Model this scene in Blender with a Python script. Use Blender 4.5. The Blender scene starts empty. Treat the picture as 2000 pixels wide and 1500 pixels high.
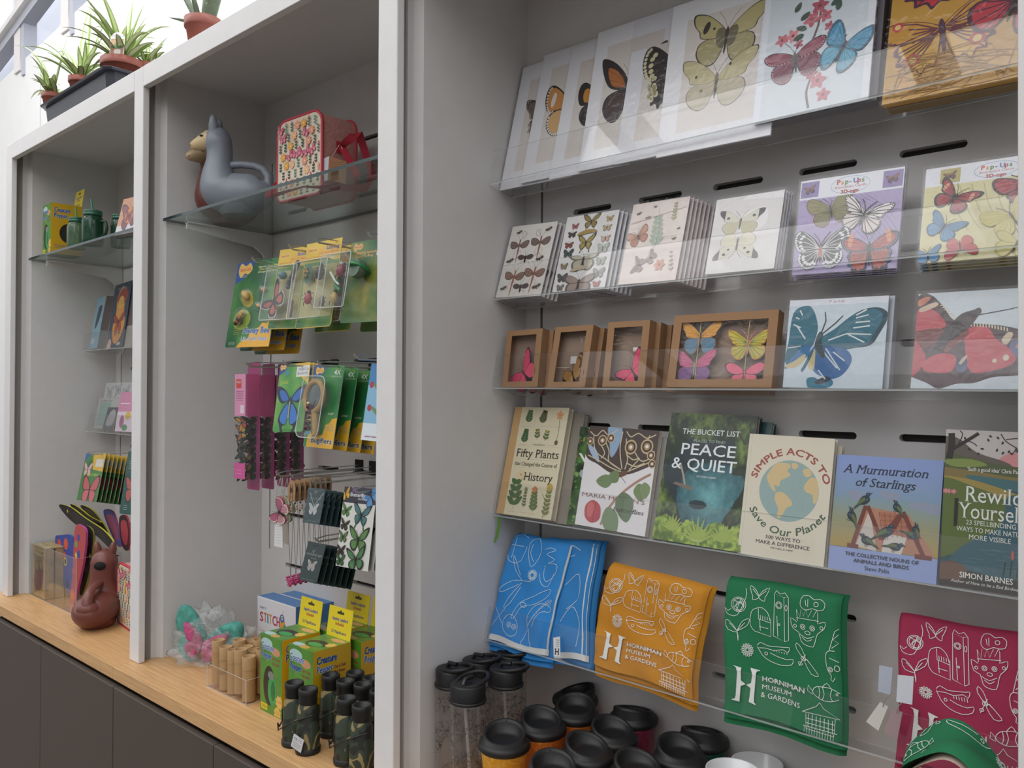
import bpy, math, random
import numpy as np
from mathutils import Matrix, Vector

# ---------------------------------------------------------------- camera, world, light
scene = bpy.context.scene
COL = scene.collection
H = 1.55                                   # eye height; the floor is z = 0
YAW, PITCH, ROLL, FPX = 0.729175, 0.008315, 0.0047845, 1600.0
FW = Vector((-math.sin(YAW)*math.cos(PITCH), math.cos(YAW)*math.cos(PITCH), math.sin(PITCH)))
_r = Vector((math.cos(YAW), math.sin(YAW), 0)); _u = _r.cross(FW)
RT = _r*math.cos(ROLL) + _u*math.sin(ROLL)
UP = -_r*math.sin(ROLL) + _u*math.cos(ROLL)
cd = bpy.data.cameras.new('camera'); cam = bpy.data.objects.new('camera', cd); COL.objects.link(cam)
cd.sensor_width = 36.0; cd.lens = 36.0*FPX/2000.0; cd.clip_start = 0.05; cd.clip_end = 200
cam.matrix_world = Matrix(((RT.x, UP.x, -FW.x, 0), (RT.y, UP.y, -FW.y, 0), (RT.z, UP.z, -FW.z, H), (0, 0, 0, 1)))
scene.camera = cam
scene.view_settings.view_transform = 'Standard'
scene.view_settings.look = 'None'
scene.view_settings.gamma = 1.0
scene.view_settings.use_curve_mapping = False
scene.view_settings.exposure = 0.06
try:
    scene.cycles.transparent_max_bounces = 24
except Exception:
    pass

wd = bpy.data.worlds.new('overcast_sky'); scene.world = wd; wd.use_nodes = True
nt = wd.node_tree; nt.nodes.clear()
tc = nt.nodes.new('ShaderNodeTexCoord'); sx = nt.nodes.new('ShaderNodeSeparateXYZ')
mr = nt.nodes.new('ShaderNodeMapRange'); cr = nt.nodes.new('ShaderNodeValToRGB')
bg = nt.nodes.new('ShaderNodeBackground'); wo = nt.nodes.new('ShaderNodeOutputWorld')
nt.links.new(tc.outputs['Generated'], sx.inputs[0]); nt.links.new(sx.outputs['Z'], mr.inputs[0])
mr.inputs['From Min'].default_value = -1; mr.inputs['From Max'].default_value = 1
nt.links.new(mr.outputs[0], cr.inputs[0]); nt.links.new(cr.outputs[0], bg.inputs[0]); nt.links.new(bg.outputs[0], wo.inputs[0])
e = cr.color_ramp.elements
e[0].position = 0.48; e[0].color = (0.05, 0.047, 0.045, 1)
e[1].position = 0.70; e[1].color = (1.0, 1.0, 1.04, 1)
k = e.new(0.53); k.color = (0.29, 0.29, 0.295, 1)
bg.inputs[1].default_value = 1.3

def area_lamp(name, loc, target, sx_, sy_, power, color=(1, 1, 1)):
    ld = bpy.data.lights.new(name, 'AREA'); ld.shape = 'RECTANGLE'; ld.size = sx_; ld.size_y = sy_
    ld.energy = power; ld.color = color
    o = bpy.data.objects.new(name, ld); COL.objects.link(o); o.location = loc
    o.rotation_euler = (Vector(target) - Vector(loc)).to_track_quat('-Z', 'Y').to_euler()
    return o
area_lamp('roof_glazing_light', (-1.6, -1.2, 4.2), (-1.6, 1.2, 1.2), 5.0, 2.2, 60, (1, 0.99, 0.97))
area_lamp('added_wall_light', (-3.2, 0.7, 3.75), (-3.6, 1.62, 2.8), 5.5, 0.6, 42, (0.98, 0.99, 1.0))  # lamp added for roof glass, to brighten the wall above the bays

# ---------------------------------------------------------------- pixel measures -> points on real planes
def ray(px, py):
    return FW + RT*((px-1000)/FPX) + UP*((750-py)/FPX)
def on_y(px, py, Y):
    d = ray(px, py); v = d*(Y/d.y); v.z += H; return v
def on_z(px, py, z):
    d = ray(px, py); v = d*((z-H)/d.z); v.z += H; return v
def on_x(px, py, X):
    d = ray(px, py); v = d*(X/d.x); v.z += H; return v
def on_plane(px, py, P0, n):
    d = ray(px, py); c = Vector((0, 0, H)); return c + d*((P0-c).dot(n)/d.dot(n))

# ---------------------------------------------------------------- materials
def lin(c):
    if isinstance(c, str):
        c = c.lstrip('#'); c = tuple(int(c[i:i+2], 16)/255 for i in (0, 2, 4))
    return tuple((x/12.92 if x <= 0.04045 else ((x+0.055)/1.055)**2.4) for x in c[:3])
MATS = {}
def bsdf(name):
    m = bpy.data.materials.new(name); m.use_nodes = True
    return m, m.node_tree, m.node_tree.nodes['Principled BSDF']
def ink(c, rough=0.45, coat=0.0, metal=0.0, kind=''):
    key = (c, rough, coat, metal, kind)
    if key in MATS: return MATS[key]
    m, t, b = bsdf('ink_%s' % (c if isinstance(c, str) else 'x'))
    b.inputs['Base Color'].default_value = (*lin(c), 1)
    b.inputs['Roughness'].default_value = rough; b.inputs['Metallic'].default_value = metal
    b.inputs['Coat Weight'].default_value = coat; b.inputs['Coat Roughness'].default_value = 0.08
    MATS[key] = m; return m
def glossy(c): return ink(c, 0.35, 0.35)
def fine(c, rough=0.6, amount=0.12, scale=60.0, bump=0.0, stretch=(1, 1, 1), name='textured', coat=0.0):
    key = ('fine', c, rough, amount, scale, bump, stretch, coat)
    if key in MATS: return MATS[key]
    m, t, b = bsdf(name); L = t.links
    tc = t.nodes.new('ShaderNodeTexCoord'); mp = t.nodes.new('ShaderNodeMapping'); nz = t.nodes.new('ShaderNodeTexNoise')
    mp.inputs['Scale'].default_value = stretch; nz.inputs['Scale'].default_value = scale; nz.inputs['Detail'].default_value = 5
    L.new(tc.outputs['Object'], mp.inputs[0]); L.new(mp.outputs[0], nz.inputs['Vector'])
    rp = t.nodes.new('ShaderNodeValToRGB'); l = lin(c)
    rp.color_ramp.elements[0].position = 0.3; rp.color_ramp.elements[1].position = 0.7
    rp.color_ramp.elements[0].color = (*[x*(1-amount) for x in l], 1)
    rp.color_ramp.elements[1].color = (*[min(1, x*(1+amount)) for x in l], 1)
    L.new(nz.outputs['Fac'], rp.inputs[0]); L.new(rp.outputs[0], b.inputs['Base Color'])
    b.inputs['Roughness'].default_value = rough; b.inputs['Coat Weight'].default_value = coat
    if bump:
        bp = t.nodes.new('ShaderNodeBump'); bp.inputs['Strength'].default_value = bump; bp.inputs['Distance'].default_value = 0.001
        L.new(nz.outputs['Fac'], bp.inputs['Height']); L.new(bp.outputs[0], b.inputs['Normal'])
    MATS[key] = m; return m
def clear(name='clear_acrylic', tint=(1, 1, 1), ior=1.45, rough=0.02, body=0.0, bodycol=(0.8, 0.8, 0.8), crinkle=0.0, cscale=40):
    key = ('clear', name)
    if key in MATS: return MATS[key]
    m = bpy.data.materials.new(name); m.use_nodes = True; t = m.node_tree; t.nodes.clear(); L = t.links
    out = t.nodes.new('ShaderNodeOutputMaterial'); tr = t.nodes.new('ShaderNodeBsdfTransparent'); gl = t.nodes.new('ShaderNodeBsdfGlossy')
    mx = t.nodes.new('ShaderNodeMixShader'); gm = t.nodes.new('ShaderNodeNewGeometry'); dt = t.nodes.new('ShaderNodeVectorMath'); dt.operation = 'DOT_PRODUCT'
    def mth(op, a, b):
        n = t.nodes.new('ShaderNodeMath'); n.operation = op
        for i, x in enumerate((a, b)):
            if x is None: continue
            if isinstance(x, (int, float)): n.inputs[i].default_value = x
            else: L.new(x, n.inputs[i])
        return n.outputs[0]
    L.new(gm.outputs['Incoming'], dt.inputs[0]); L.new(gm.outputs['Normal'], dt.inputs[1])
    F0 = ((ior-1)/(ior+1))**2
    sch = mth('ADD', mth('MULTIPLY', mth('POWER', mth('SUBTRACT', 1.0, mth('ABSOLUTE', dt.outputs['Value'], None)), 5.0), 1-F0), F0)
    tr.inputs[0].default_value = (*tint, 1); gl.inputs['Roughness'].default_value = rough
    L.new(sch, mx.inputs[0])
    src = tr.outputs[0]
    if body:
        df = t.nodes.new('ShaderNodeBsdfDiffuse'); df.inputs[0].default_value = (*bodycol, 1)
        m2 = t.nodes.new('ShaderNodeMixShader'); m2.inputs[0].default_value = body
        L.new(tr.outputs[0], m2.inputs[1]); L.new(df.outputs[0], m2.inputs[2]); src = m2.outputs[0]
    if crinkle:
        tcn = t.nodes.new('ShaderNodeTexCoord'); nz = t.nodes.new('ShaderNodeTexNoise'); nz.inputs['Scale'].default_value = cscale
        nz.inputs['Distortion'].default_value = 1.5
        bp = t.nodes.new('ShaderNodeBump'); bp.inputs['Strength'].default_value = crinkle; bp.inputs['Distance'].default_value = 0.01
        L.new(tcn.outputs['Object'], nz.inputs['Vector']); L.new(nz.outputs['Fac'], bp.inputs['Height'])
        L.new(bp.outputs[0], gl.inputs['Normal']); L.new(bp.outputs[0], dt.inputs[1])
    L.new(src, mx.inputs[1]); L.new(gl.outputs[0], mx.inputs[2]); L.new(mx.outputs[0], out.inputs[0])
    MATS[key] = m; return m
def painted(rough=0.35, coat=0.3, name='printed_picture'):
    key = ('painted', rough, coat)
    if key in MATS: return MATS[key]
    m, t, b = bsdf(name); at = t.nodes.new('ShaderNodeAttribute'); at.attribute_name = 'paint'
    t.links.new(at.outputs['Color'], b.inputs['Base Color']); b.inputs['Roughness'].default_value = rough; b.inputs['Coat Weight'].default_value = coat
    MATS[key] = m; return m

# ---------------------------------------------------------------- mesh builder
class MB:
    def __init__(s):
        s.v = []; s.f = []; s.m = []; s.sm = []; s.mats = []; s.col = {}; s.uvs = {}
    def mi(s, m):
        if m not in s.mats: s.mats.append(m)
        return s.mats.index(m)
    def add(s, vs, fs, m, smooth=False, M=None):
        b = len(s.v); i = s.mi(m)
        for p in vs:
            p = Vector(p); s.v.append(tuple(M @ p) if M else tuple(p))
        for f in fs:
            s.f.append(tuple(b+j for j in f)); s.m.append(i); s.sm.append(smooth)
        return b
    def box(s, a, c, m, M=None):
        x0, y0, z0 = [min(a[i], c[i]) for i in range(3)]; x1, y1, z1 = [max(a[i], c[i]) for i in range(3)]
        vs = [(x0,y0,z0),(x1,y0,z0),(x1,y1,z0),(x0,y1,z0),(x0,y0,z1),(x1,y0,z1),(x1,y1,z1),(x0,y1,z1)]
        s.add(vs, [(0,3,2,1),(4,5,6,7),(0,1,5,4),(1,2,6,5),(2,3,7,6),(3,0,4,7)], m, False, M)
    def prism(s, poly, z0, z1, m, M=None, side=None, smooth=False):
        n = len(poly)
        vs = [(x, y, z0) for x, y in poly] + [(x, y, z1) for x, y in poly]
        s.add(vs, [tuple(range(n))[::-1], tuple(range(n, 2*n))], m, False, M)
        s.add(vs, [(i, (i+1) % n, n+(i+1) % n, n+i) for i in range(n)], side or m, smooth, M)
    def lathe(s, prof, m, n=28, M=None, cap0=True, cap1=True, sx=1.0, sy=1.0, smooth=True):
        vs = []; fs = []
        if len(prof) == 3 and prof[0][0] == 0 and prof[2][0] == 0:      # three points: an ellipsoid
            z0, z1, R = prof[0][1], prof[2][1], prof[1][0]; prof = [(R*math.sin(math.pi*i/7), (z0+z1)/2-(z1-z0)/2*math.cos(math.pi*i/7)) for i in range(8)]; cap0 = cap1 = False
        for r, z in prof:
            for k in range(n):
                a = 2*math.pi*k/n; vs.append((r*math.cos(a)*sx, r*math.sin(a)*sy, z))
        for i in range(len(prof)-1):
            for k in range(n):
                fs.append((i*n+k, i*n+(k+1) % n, (i+1)*n+(k+1) % n, (i+1)*n+k))
        s.add(vs, fs, m, smooth, M)
        if cap0: s.add(vs[:n], [tuple(range(n))[::-1]], m, False, M)
        if cap1: s.add(vs[-n:], [tuple(range(n))], m, False, M)
    def tube(s, pts, r, m, n=8, M=None, closed=False, flat=None):
        pts = [Vector(p) for p in pts]; N = len(pts); vs = []; fs = []
        rs = r if isinstance(r, (list, tuple)) else [r]*N
        prev = None
        for i, p in enumerate(pts):
            if closed: t = (pts[(i+1) % N]-pts[i-1])
            else: t = pts[min(i+1, N-1)]-pts[max(i-1, 0)]
            if t.length < 1e-9: t = Vector((0, 0, 1))
            t.normalize()
            if prev is None:
                a = Vector((0, 0, 1)) if abs(t.z) < 0.9 else Vector((1, 0, 0)); x = t.cross(a).normalized()
            else:
                x = (prev - t*prev.dot(t)); x = x.normalized() if x.length > 1e-6 else t.orthogonal().normalized()
            prev = x; y = t.cross(x)
            for k in range(n):
                a = 2*math.pi*k/n
                vs.append(p + x*(rs[i]*math.cos(a)) + y*(rs[i]*math.sin(a)*(flat if flat else 1)))
        R = N if closed else N-1
        for i in range(R):
            for k in range(n):
                j = (i+1) % N; fs.append((i*n+k, i*n+(k+1) % n, j*n+(k+1) % n, j*n+k))
        s.add(vs, fs, m, True, M)
        if not closed:
            s.add(vs[:n], [tuple(range(n))[::-1]], m, False, M); s.add(vs[-n:], [tuple(range(n))], m, False, M)
    def ribbon(s, pts, widths, m, M=None, side=None, fold=0.0):
        """a leaf or strap: a centre line with widths and a V fold"""
        pts = [Vector(p) for p in pts]; N = len(pts); vs = []; fs = []
        for i, p in enumerate(pts):
            t = (pts[min(i+1, N-1)]-pts[max(i-1, 0)]).normalized()
            x = Vector(side).normalized() if side is not None else t.cross(Vector((0, 0, 1)))
            if x.length < 1e-4: x = Vector((1, 0, 0))
            x = (x - t*x.dot(t)).normalized(); nn = x.cross(t)
            w = widths[i] if isinstance(widths, (list, tuple)) else widths
            vs += [p - x*w + nn*fold*w, p, p + x*w + nn*fold*w]
        for i in range(N-1):
            fs += [(3*i, 3*i+1, 3*i+4, 3*i+3), (3*i+1, 3*i+2, 3*i+5, 3*i+4)]
        s.add(vs, fs, m, True, M)
    def grid(s, fn, nu, nv, m, smooth=True, M=None, wrapu=False):
        vs = [fn(i/(nu if wrapu else nu-1), j/(nv-1)) for j in range(nv) for i in range(nu)]
        fs = []
        for j in range(nv-1):
            for i in range(nu if wrapu else nu-1):
                a = j*nu+i; b = j*nu+(i+1) % nu; fs.append((a, b, b+nu, a+nu))
        return s.add(vs, fs, m, smooth, M)
    def mesh(s, name):
        me = bpy.data.meshes.new(name); me.from_pydata(s.v, [], s.f)
        for m in s.mats: me.materials.append(m)
        me.polygons.foreach_set('material_index', s.m); me.polygons.foreach_set('use_smooth', s.sm)
        if s.col:
            a = me.color_attributes.new('paint', 'FLOAT_COLOR', 'POINT')
            arr = np.ones((len(s.v), 4), dtype=np.float32)
            for b, c in s.col.items(): arr[b:b+len(c), :3] = c
            a.data.foreach_set('color', arr.ravel())
        me.update(); return me

def tag(o, label=None, cat=None, group=None, kind=None):
    if label: o['label'] = label
    if cat: o['category'] = cat
    if group: o['group'] = group
    if kind: o['kind'] = kind
    return o
def obj(name, mb, parent=None, M=None, **k):
    me = mb if isinstance(mb, bpy.types.Mesh) else mb.mesh(name)
    o = bpy.data.objects.new(name, me); COL.objects.link(o)
    if parent: o.parent = parent
    if M is not None: o.matrix_local = M
    return tag(o, **k)
def thing(name, label, cat, M=None, group=None):
    o = bpy.data.objects.new(name, None); COL.objects.link(o); o.empty_display_size = 0.02
    if M is not None: o.matrix_local = M
    return tag(o, label, cat, group)
def dup(o, M=None, label=None, parent=None, depth=0):
    c = o.copy(); COL.objects.link(c)
    if depth: c.parent = parent
    if M is not None: c.matrix_local = M
    if label: c['label'] = label
    for ch in [x for x in bpy.data.objects if x.parent == o]: dup(ch, None, None, c, depth+1)
    return c
def bevel(o, w=0.0015, seg=2):
    b = o.modifiers.new('edge', 'BEVEL'); b.width = w; b.segments = seg; b.limit_method = 'ANGLE'; b.angle_limit = math.radians(40); return o
def T(x, y, z): return Matrix.Translation((x, y, z))
def RZ(a): return Matrix.Rotation(a, 4, 'Z')
def RX(a): return Matrix.Rotation(a, 4, 'X')
def RY(a): return Matrix.Rotation(a, 4, 'Y')
def frame(O, U, V):
    """local x=U, y=V, z=U x V"""
    U = Vector(U).normalized(); V = Vector(V); V = (V-U*V.dot(U)).normalized(); N = U.cross(V)
    return Matrix(((U.x, V.x, N.x, O[0]), (U.y, V.y, N.y, O[1]), (U.z, V.z, N.z, O[2]), (0, 0, 0, 1)))

def lean(quad, Y0=1.338, th=None, push=0.0):
    """rectangle leaning back, standing with its lower left corner at depth Y0: returns matrix, width, height"""
    best = None
    for deg in ([th] if th is not None else [9, 10.5, 12, 13.5, 15, 16.5]):
        a = math.radians(deg); n = Vector((0, -math.cos(a), math.sin(a)))
        P0 = on_y(*quad[0], Y0)
        P = [on_plane(x, y, P0, n) for x, y in quad]
        U = ((P[1]-P[0])+(P[2]-P[3])); V = ((P[3]-P[0])+(P[2]-P[1]))
        e_ = abs(U.normalized().dot(V.normalized()))
        if best is None or e_ < best[0]-1e-4: best = (e_, P, U, V, n)
    e_, P, U, V, n = best
    w = U.length/2; h = V.length/2; c = sum(P, Vector())/4
    # keep width direction true to the bottom edge and square the sides off
    U = U.normalized(); V = (V-U*V.dot(U)).normalized()
    O = c - U*(w/2) - V*(h/2) + n*push
    return frame(O, U, V), w, h
def upright(quad, Y0):
    return lean(quad, Y0, 0.0)

# ---------------------------------------------------------------- flat art in a local xy plane
def smooth_loop(ctrl, n=6, closed=True):
    out = []; N = len(ctrl)
    rng = range(N if closed else N-1)
    for i in rng:
        p0, p1, p2, p3 = [ctrl[j % N] if closed else ctrl[max(0, min(N-1, j))] for j in (i-1, i, i+1, i+2)]
        for k in range(n):
            t = k/n
            out.append(tuple(0.5*((2*p1[d]) + (-p0[d]+p2[d])*t + (2*p0[d]-5*p1[d]+4*p2[d]-p3[d])*t*t + (-p0[d]+3*p1[d]-3*p2[d]+p3[d])*t**3) for d in range(len(p1))))
    if not closed: out.append(tuple(ctrl[-1]))
    return out
def clip_poly(poly, r):
    for ax, lim, sg in ((0, r[0], 1), (0, r[2], -1), (1, r[1], 1), (1, r[3], -1)):
        out = []; n = len(poly)
        for i in range(n):
            a = poly[i]; b = poly[(i+1) % n]; ia = (a[ax]-lim)*sg >= 0; ib = (b[ax]-lim)*sg >= 0
            if ia: out.append(a)
            if ia != ib:
                t = (lim-a[ax])/(b[ax]-a[ax]); q = [a[0]+(b[0]-a[0])*t, a[1]+(b[1]-a[1])*t]; q[ax] = lim; out.append(tuple(q))
        poly = out
        if len(poly) < 3: return []
    return poly
_text = {}
def text_mesh(s, res=2, bold=0.0, serif=False):
    key = (s, res, bold, serif)
    if key in _text: return _text[key]
    cu = bpy.data.curves.new('lettering', 'FONT'); cu.body = s; cu.resolution_u = res; cu.offset = bold; cu.size = 1.0
    o = bpy.data.objects.new('lettering', cu); me = bpy.data.meshes.new_from_object(o)
    vs = [(v.co.x, v.co.y) for v in me.vertices]; fs = [tuple(p.vertices) for p in me.polygons]
    bpy.data.objects.remove(o); bpy.data.meshes.remove(me); bpy.data.curves.remove(cu)
    if serif:                                   # slab ends on the stems
        cnt = {}
        for f in fs:
            for i in range(len(f)):
                k_ = tuple(sorted((f[i-1], f[i]))); cnt.setdefault(k_, []).append(f)
        for (a, b), ff in list(cnt.items()):
            if len(ff) != 1: continue
            (xa, ya), (xb, yb) = vs[a], vs[b]; l = abs(xa-xb)
            if abs(ya-yb) < 0.004 and 0.03 < l < 0.13+bold*2:
                cy = sum(vs[i][1] for i in ff[0])/len(ff[0]); d = 0.032 if cy > ya else -0.032; x0, x1 = min(xa, xb)-0.05, max(xa, xb)+0.05
                n = len(vs); vs += [(x0, ya), (x1, ya), (x1, ya+d), (x0, ya+d)]; fs.append((n, n+1, n+2, n+3) if d > 0 else (n+3, n+2, n+1, n))
    _text[key] = (vs, fs); return vs, fs
EPS = 1.0e-5
class Art:
    """draws coloured shapes on the z=z0 plane of a mesh, each call one thin layer above the last"""
    def __init__(s, mb, z0=0.0, mat=None, rect=None, warp=None):
        s.mb = mb; s.z = z0 + EPS; s.mat = mat or (lambda c: ink(c, 0.4, 0.15)); s.rect = rect; s.warp = warp
        s.T = (0, 0, 1, 1, 0)
    def at(s, cx, cy, sx, sy=None, rot=0.0):
        s.T = (cx, cy, sx, sy if sy is not None else sx, math.radians(rot)); return s
    def home(s): s.T = (0, 0, 1, 1, 0); return s
    def _p(s, p):
        cx, cy, sx, sy, a = s.T; x = p[0]*sx; y = p[1]*sy; return (cx+x*math.cos(a)-y*math.sin(a), cy+x*math.sin(a)+y*math.cos(a))
    def _out(s, p):
        return s.warp(p[0], p[1], s.z) if s.warp else (p[0], p[1], s.z)
    def poly(s, pts, c, up=True):
        pts = [s._p(p) for p in pts]
        if s.rect: pts = clip_poly(pts, s.rect)
        if len(pts) < 3: return s
        ar = sum(pts[i-1][0]*pts[i][1]-pts[i][0]*pts[i-1][1] for i in range(len(pts)))
        if ar < 0: pts = pts[::-1]
        s.mb.add([s._out(p) for p in pts], [tuple(range(len(pts)))], s.mat(c))
        if up: s.z += EPS
        return s
    def quads(s, vs, fs, c):
        vs = [s._p(p) for p in vs]
        if s.rect:
            keep = []
            for f in fs:
                if all(s.rect[0] <= vs[i][0] <= s.rect[2] and s.rect[1] <= vs[i][1] <= s.rect[3] for i in f): keep.append(f)
            fs = keep
        if fs: s.mb.add([s._out(p) for p in vs], fs, s.mat(c)); s.z += EPS
        return s
    def rectf(s, x0, y0, x1, y1, c, up=True): return s.poly([(x0, y0), (x1, y0), (x1, y1), (x0, y1)], c, up)
    def rrect(s, x0, y0, x1, y1, r, c):
        p = []
        for cx, cy, a0 in ((x1-r, y0+r, -90), (x1-r, y1-r, 0), (x0+r, y1-r, 90), (x0+r, y0+r, 180)):
            for k in range(5):
                a = math.radians(a0+k*22.5); p.append((cx+r*math.cos(a), cy+r*math.sin(a)))
        return s.poly(p, c)
    def oval(s, cx, cy, rx, ry, c, rot=0, n=16, up=True):
        a = math.radians(rot); p = []
        for k in range(n):
            t = 2*math.pi*k/n; x = rx*math.cos(t); y = ry*math.sin(t); p.append((cx+x*math.cos(a)-y*math.sin(a), cy+x*math.sin(a)+y*math.cos(a)))
        return s.poly(p, c, up)
    def blob(s, ctrl, c, n=5): return s.poly(smooth_loop(ctrl, n), c)
    def line(s, pts, w, c, closed=False, smooth=0, up=True):
        if smooth: pts = smooth_loop(pts, smooth, closed)
        N = len(pts); vs = []; fs = []; cx, cy, sx_, sy_, a_ = s.T; w = w/2/(abs(sx_)*abs(sy_))**0.5
        ws = w
        for i in range(N):
            if closed: a = pts[i-1]; b = pts[(i+1) % N]
            else: a = pts[max(i-1, 0)]; b = pts[min(i+1, N-1)]
            dx, dy = b[0]-a[0], b[1]-a[1]; l = math.hypot(dx, dy) or 1; nx, ny = -dy/l*ws, dx/l*ws
            vs += [(pts[i][0]+nx, pts[i][1]+ny), (pts[i][0]-nx, pts[i][1]-ny)]
        for i in range(N if closed else N-1):
            j = (i+1) % N; fs.append((2*i, 2*i+1, 2*j+1, 2*j))
        return s.quads(vs, fs, c)
    def ring(s, cx, cy, rx, ry, w, c, n=20, rot=0):
        a = math.radians(rot); p = []
        for k in range(n):
            t = 2*math.pi*k/n; x = rx*math.cos(t); y = ry*math.sin(t); p.append((cx+x*math.cos(a)-y*math.sin(a), cy+x*math.sin(a)+y*math.cos(a)))
        return s.line(p, w, c, True)
    def text(s, t, x, y, w, h, c, align='L', shear=0.0, bold=0.0, rot=0.0, arc=None, res=2, serif=False):
        """fit the string to width w (None: natural) and capital height h; x, y = lower left (or centre for 'C')"""
        vs, fs = text_mesh(t, res, 0.0, serif)
        if not vs: return s
        if bold:                                # heavier strokes: the same letters set again a hair apart
            q = h/0.70*bold; ds = [(q, 0), (-q, 0), (0, q*.8), (0, -q*.8)]
            if bold > 0.04: ds += [(q*.7, q*.7), (-q*.7, q*.7), (q*.7, -q*.7), (-q*.7, -q*.7)]
            z0 = s.z
            for a, b in ds: s.z = z0; s.text(t, x+a, y+b, w, h, c, align, shear, 0.0, rot, arc, res, serif)
            s.z = z0+EPS*.5
        x0 = min(v[0] for v in vs); x1 = max(v[0] for v in vs); k = h/0.70
        kx = w/(x1-x0) if w else k; W = kx*(x1-x0)
        ox = {'L': 0, 'C': -W/2, 'R': -W}[align]; out = []; ca, sa = math.cos(math.radians(rot)), math.sin(math.radians(rot))
        for vx, vy in vs:
            px = (vx-x0)*kx+ox + shear*vy*k; py = vy*k
            if arc:                              # arc = radius, sign: + over the top, - under
                R = arc
                if R > 0: th = px/R; out.append((x+(R+py)*math.sin(th), y+(R+py)*math.cos(th)))
                else: th = px/-R; rr = -R-py; out.append((x+rr*math.sin(th), y-rr*math.cos(th)))
            else: out.append((x+px*ca-py*sa, y+px*sa+py*ca))
        return s.quads(out, fs, c)
    def paint(s, x0, y0, x1, y1, nu, nv, fn, mat=None):
        """a finely divided printed picture; fn(u, v) arrays -> rgb array (srgb 0..1)"""
        U, V = np.meshgrid(np.linspace(0, 1, nu), np.linspace(0, 1, nv)); rgb = np.clip(fn(U, V), 0, 1)
        l = np.where(rgb <= 0.04045, rgb/12.92, ((rgb+0.055)/1.055)**2.4).reshape(-1, 3)
        vs = [s._out((x0+(x1-x0)*u, y0+(y1-y0)*v)) for u, v in zip(U.ravel(), V.ravel())]
        fs = [(j*nu+i, j*nu+i+1, (j+1)*nu+i+1, (j+1)*nu+i) for j in range(nv-1) for i in range(nu-1)]
        b = s.mb.add(vs, fs, mat or painted()); s.mb.col[b] = l; s.z += EPS; return s

def vnoise(U, V, sc, seed=0, octv=4):
    """smooth value noise, 0..1"""
    out = np.zeros_like(U); amp = 1; tot = 0
    for o in range(octv):
        rs = np.random.RandomState(seed*31+o); g = rs.rand(64, 64); x = U*sc*2**o; y = V*sc*2**o
        xi = np.floor(x).astype(int); yi = np.floor(y).astype(int); fx = x-xi; fy = y-yi; fx = fx*fx*(3-2*fx); fy = fy*fy*(3-2*fy)
        q = lambda a, b: g[(yi+b) % 64, (xi+a) % 64]
        out += amp*((q(0, 0)*(1-fx)+q(1, 0)*fx)*(1-fy)+(q(0, 1)*(1-fx)+q(1, 1)*fx)*fy); tot += amp; amp *= 0.55
    return out/tot
def rgbmix(a, b, t):
    a = np.array(a, float); b = np.array(b, float); t = np.clip(t, 0, 1)[..., None]
    return a*(1-t)+b*t
def hx(c): c = c.lstrip('#'); return [int(c[i:i+2], 16)/255 for i in (0, 2, 4)]
# ---------------------------------------------------------------- the setting
def laminate(c, rough=0.5, name='white_laminate'):
    return fine(c, rough, 0.02, 25, 0.02, name=name)
WHITE = laminate('#dddcdb'); INNER = laminate('#d1d0cf', 0.55, 'shelf_laminate'); BACKP = laminate('#cfcdcb', 0.5, 'back_laminate')
GAPDARK = ink('#2a2624', 0.8); CLEAR = clear()
def oak():
    m, t, b = bsdf('oak_veneer'); L = t.links
    tc = t.nodes.new('ShaderNodeTexCoord'); mp = t.nodes.new('ShaderNodeMapping'); mp.inputs['Scale'].default_value = (0.9, 9, 9)
    n1 = t.nodes.new('ShaderNodeTexNoise'); n1.inputs['Scale'].default_value = 5; n1.inputs['Detail'].default_value = 6; n1.inputs['Distortion'].default_value = 0.6
    wv = t.nodes.new('ShaderNodeTexWave'); wv.bands_direction = 'Y'; wv.inputs['Scale'].default_value = 2.2; wv.inputs['Distortion'].default_value = 7
    wv.inputs['Detail'].default_value = 3; wv.inputs['Detail Scale'].default_value = 0.8
    mp2 = t.nodes.new('ShaderNodeMapping'); mp2.inputs['Scale'].default_value = (4, 110, 110)
    n2 = t.nodes.new('ShaderNodeTexNoise'); n2.inputs['Scale'].default_value = 3; n2.inputs['Detail'].default_value = 3
    for q in (mp, mp2): L.new(tc.outputs['Object'], q.inputs[0])
    L.new(mp.outputs[0], n1.inputs['Vector']); L.new(mp.outputs[0], wv.inputs['Vector']); L.new(mp2.outputs[0], n2.inputs['Vector'])
    a = t.nodes.new('ShaderNodeMath'); a.operation = 'MULTIPLY_ADD'; a.inputs[1].default_value = 0.6
    a2 = t.nodes.new('ShaderNodeMath'); a2.operation = 'MULTIPLY_ADD'; a2.inputs[1].default_value = 0.32; a3 = t.nodes.new('ShaderNodeMath'); a3.operation = 'MULTIPLY'; a3.inputs[1].default_value = 0.08
    L.new(wv.outputs['Fac'], a3.inputs[0]); L.new(n1.outputs['Fac'], a2.inputs[0]); L.new(a3.outputs[0], a2.inputs[2]); L.new(n2.outputs['Fac'], a.inputs[0]); L.new(a2.outputs[0], a.inputs[2])
    rp = t.nodes.new('ShaderNodeValToRGB'); rp.color_ramp.elements[0].position = 0.3; rp.color_ramp.elements[1].position = 0.72
    rp.color_ramp.elements[0].color = (*lin('#b48a5d'), 1); rp.color_ramp.elements[1].color = (*lin('#ddb27c'), 1)
    L.new(a.outputs[0], rp.inputs[0]); L.new(rp.outputs[0], b.inputs['Base Color']); b.inputs['Roughness'].default_value = 0.42
    return m
OAK = oak()
ZW = H-0.7925; YF = 1.05; YB = 1.447
XP = [-3.561, -2.436, -1.306, -0.187]; PWID = 0.059
def XW(k): return XP[k]+0.056
ZR0 = H+0.877; ZR1 = H+0.9366; ZC = H+0.922

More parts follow.
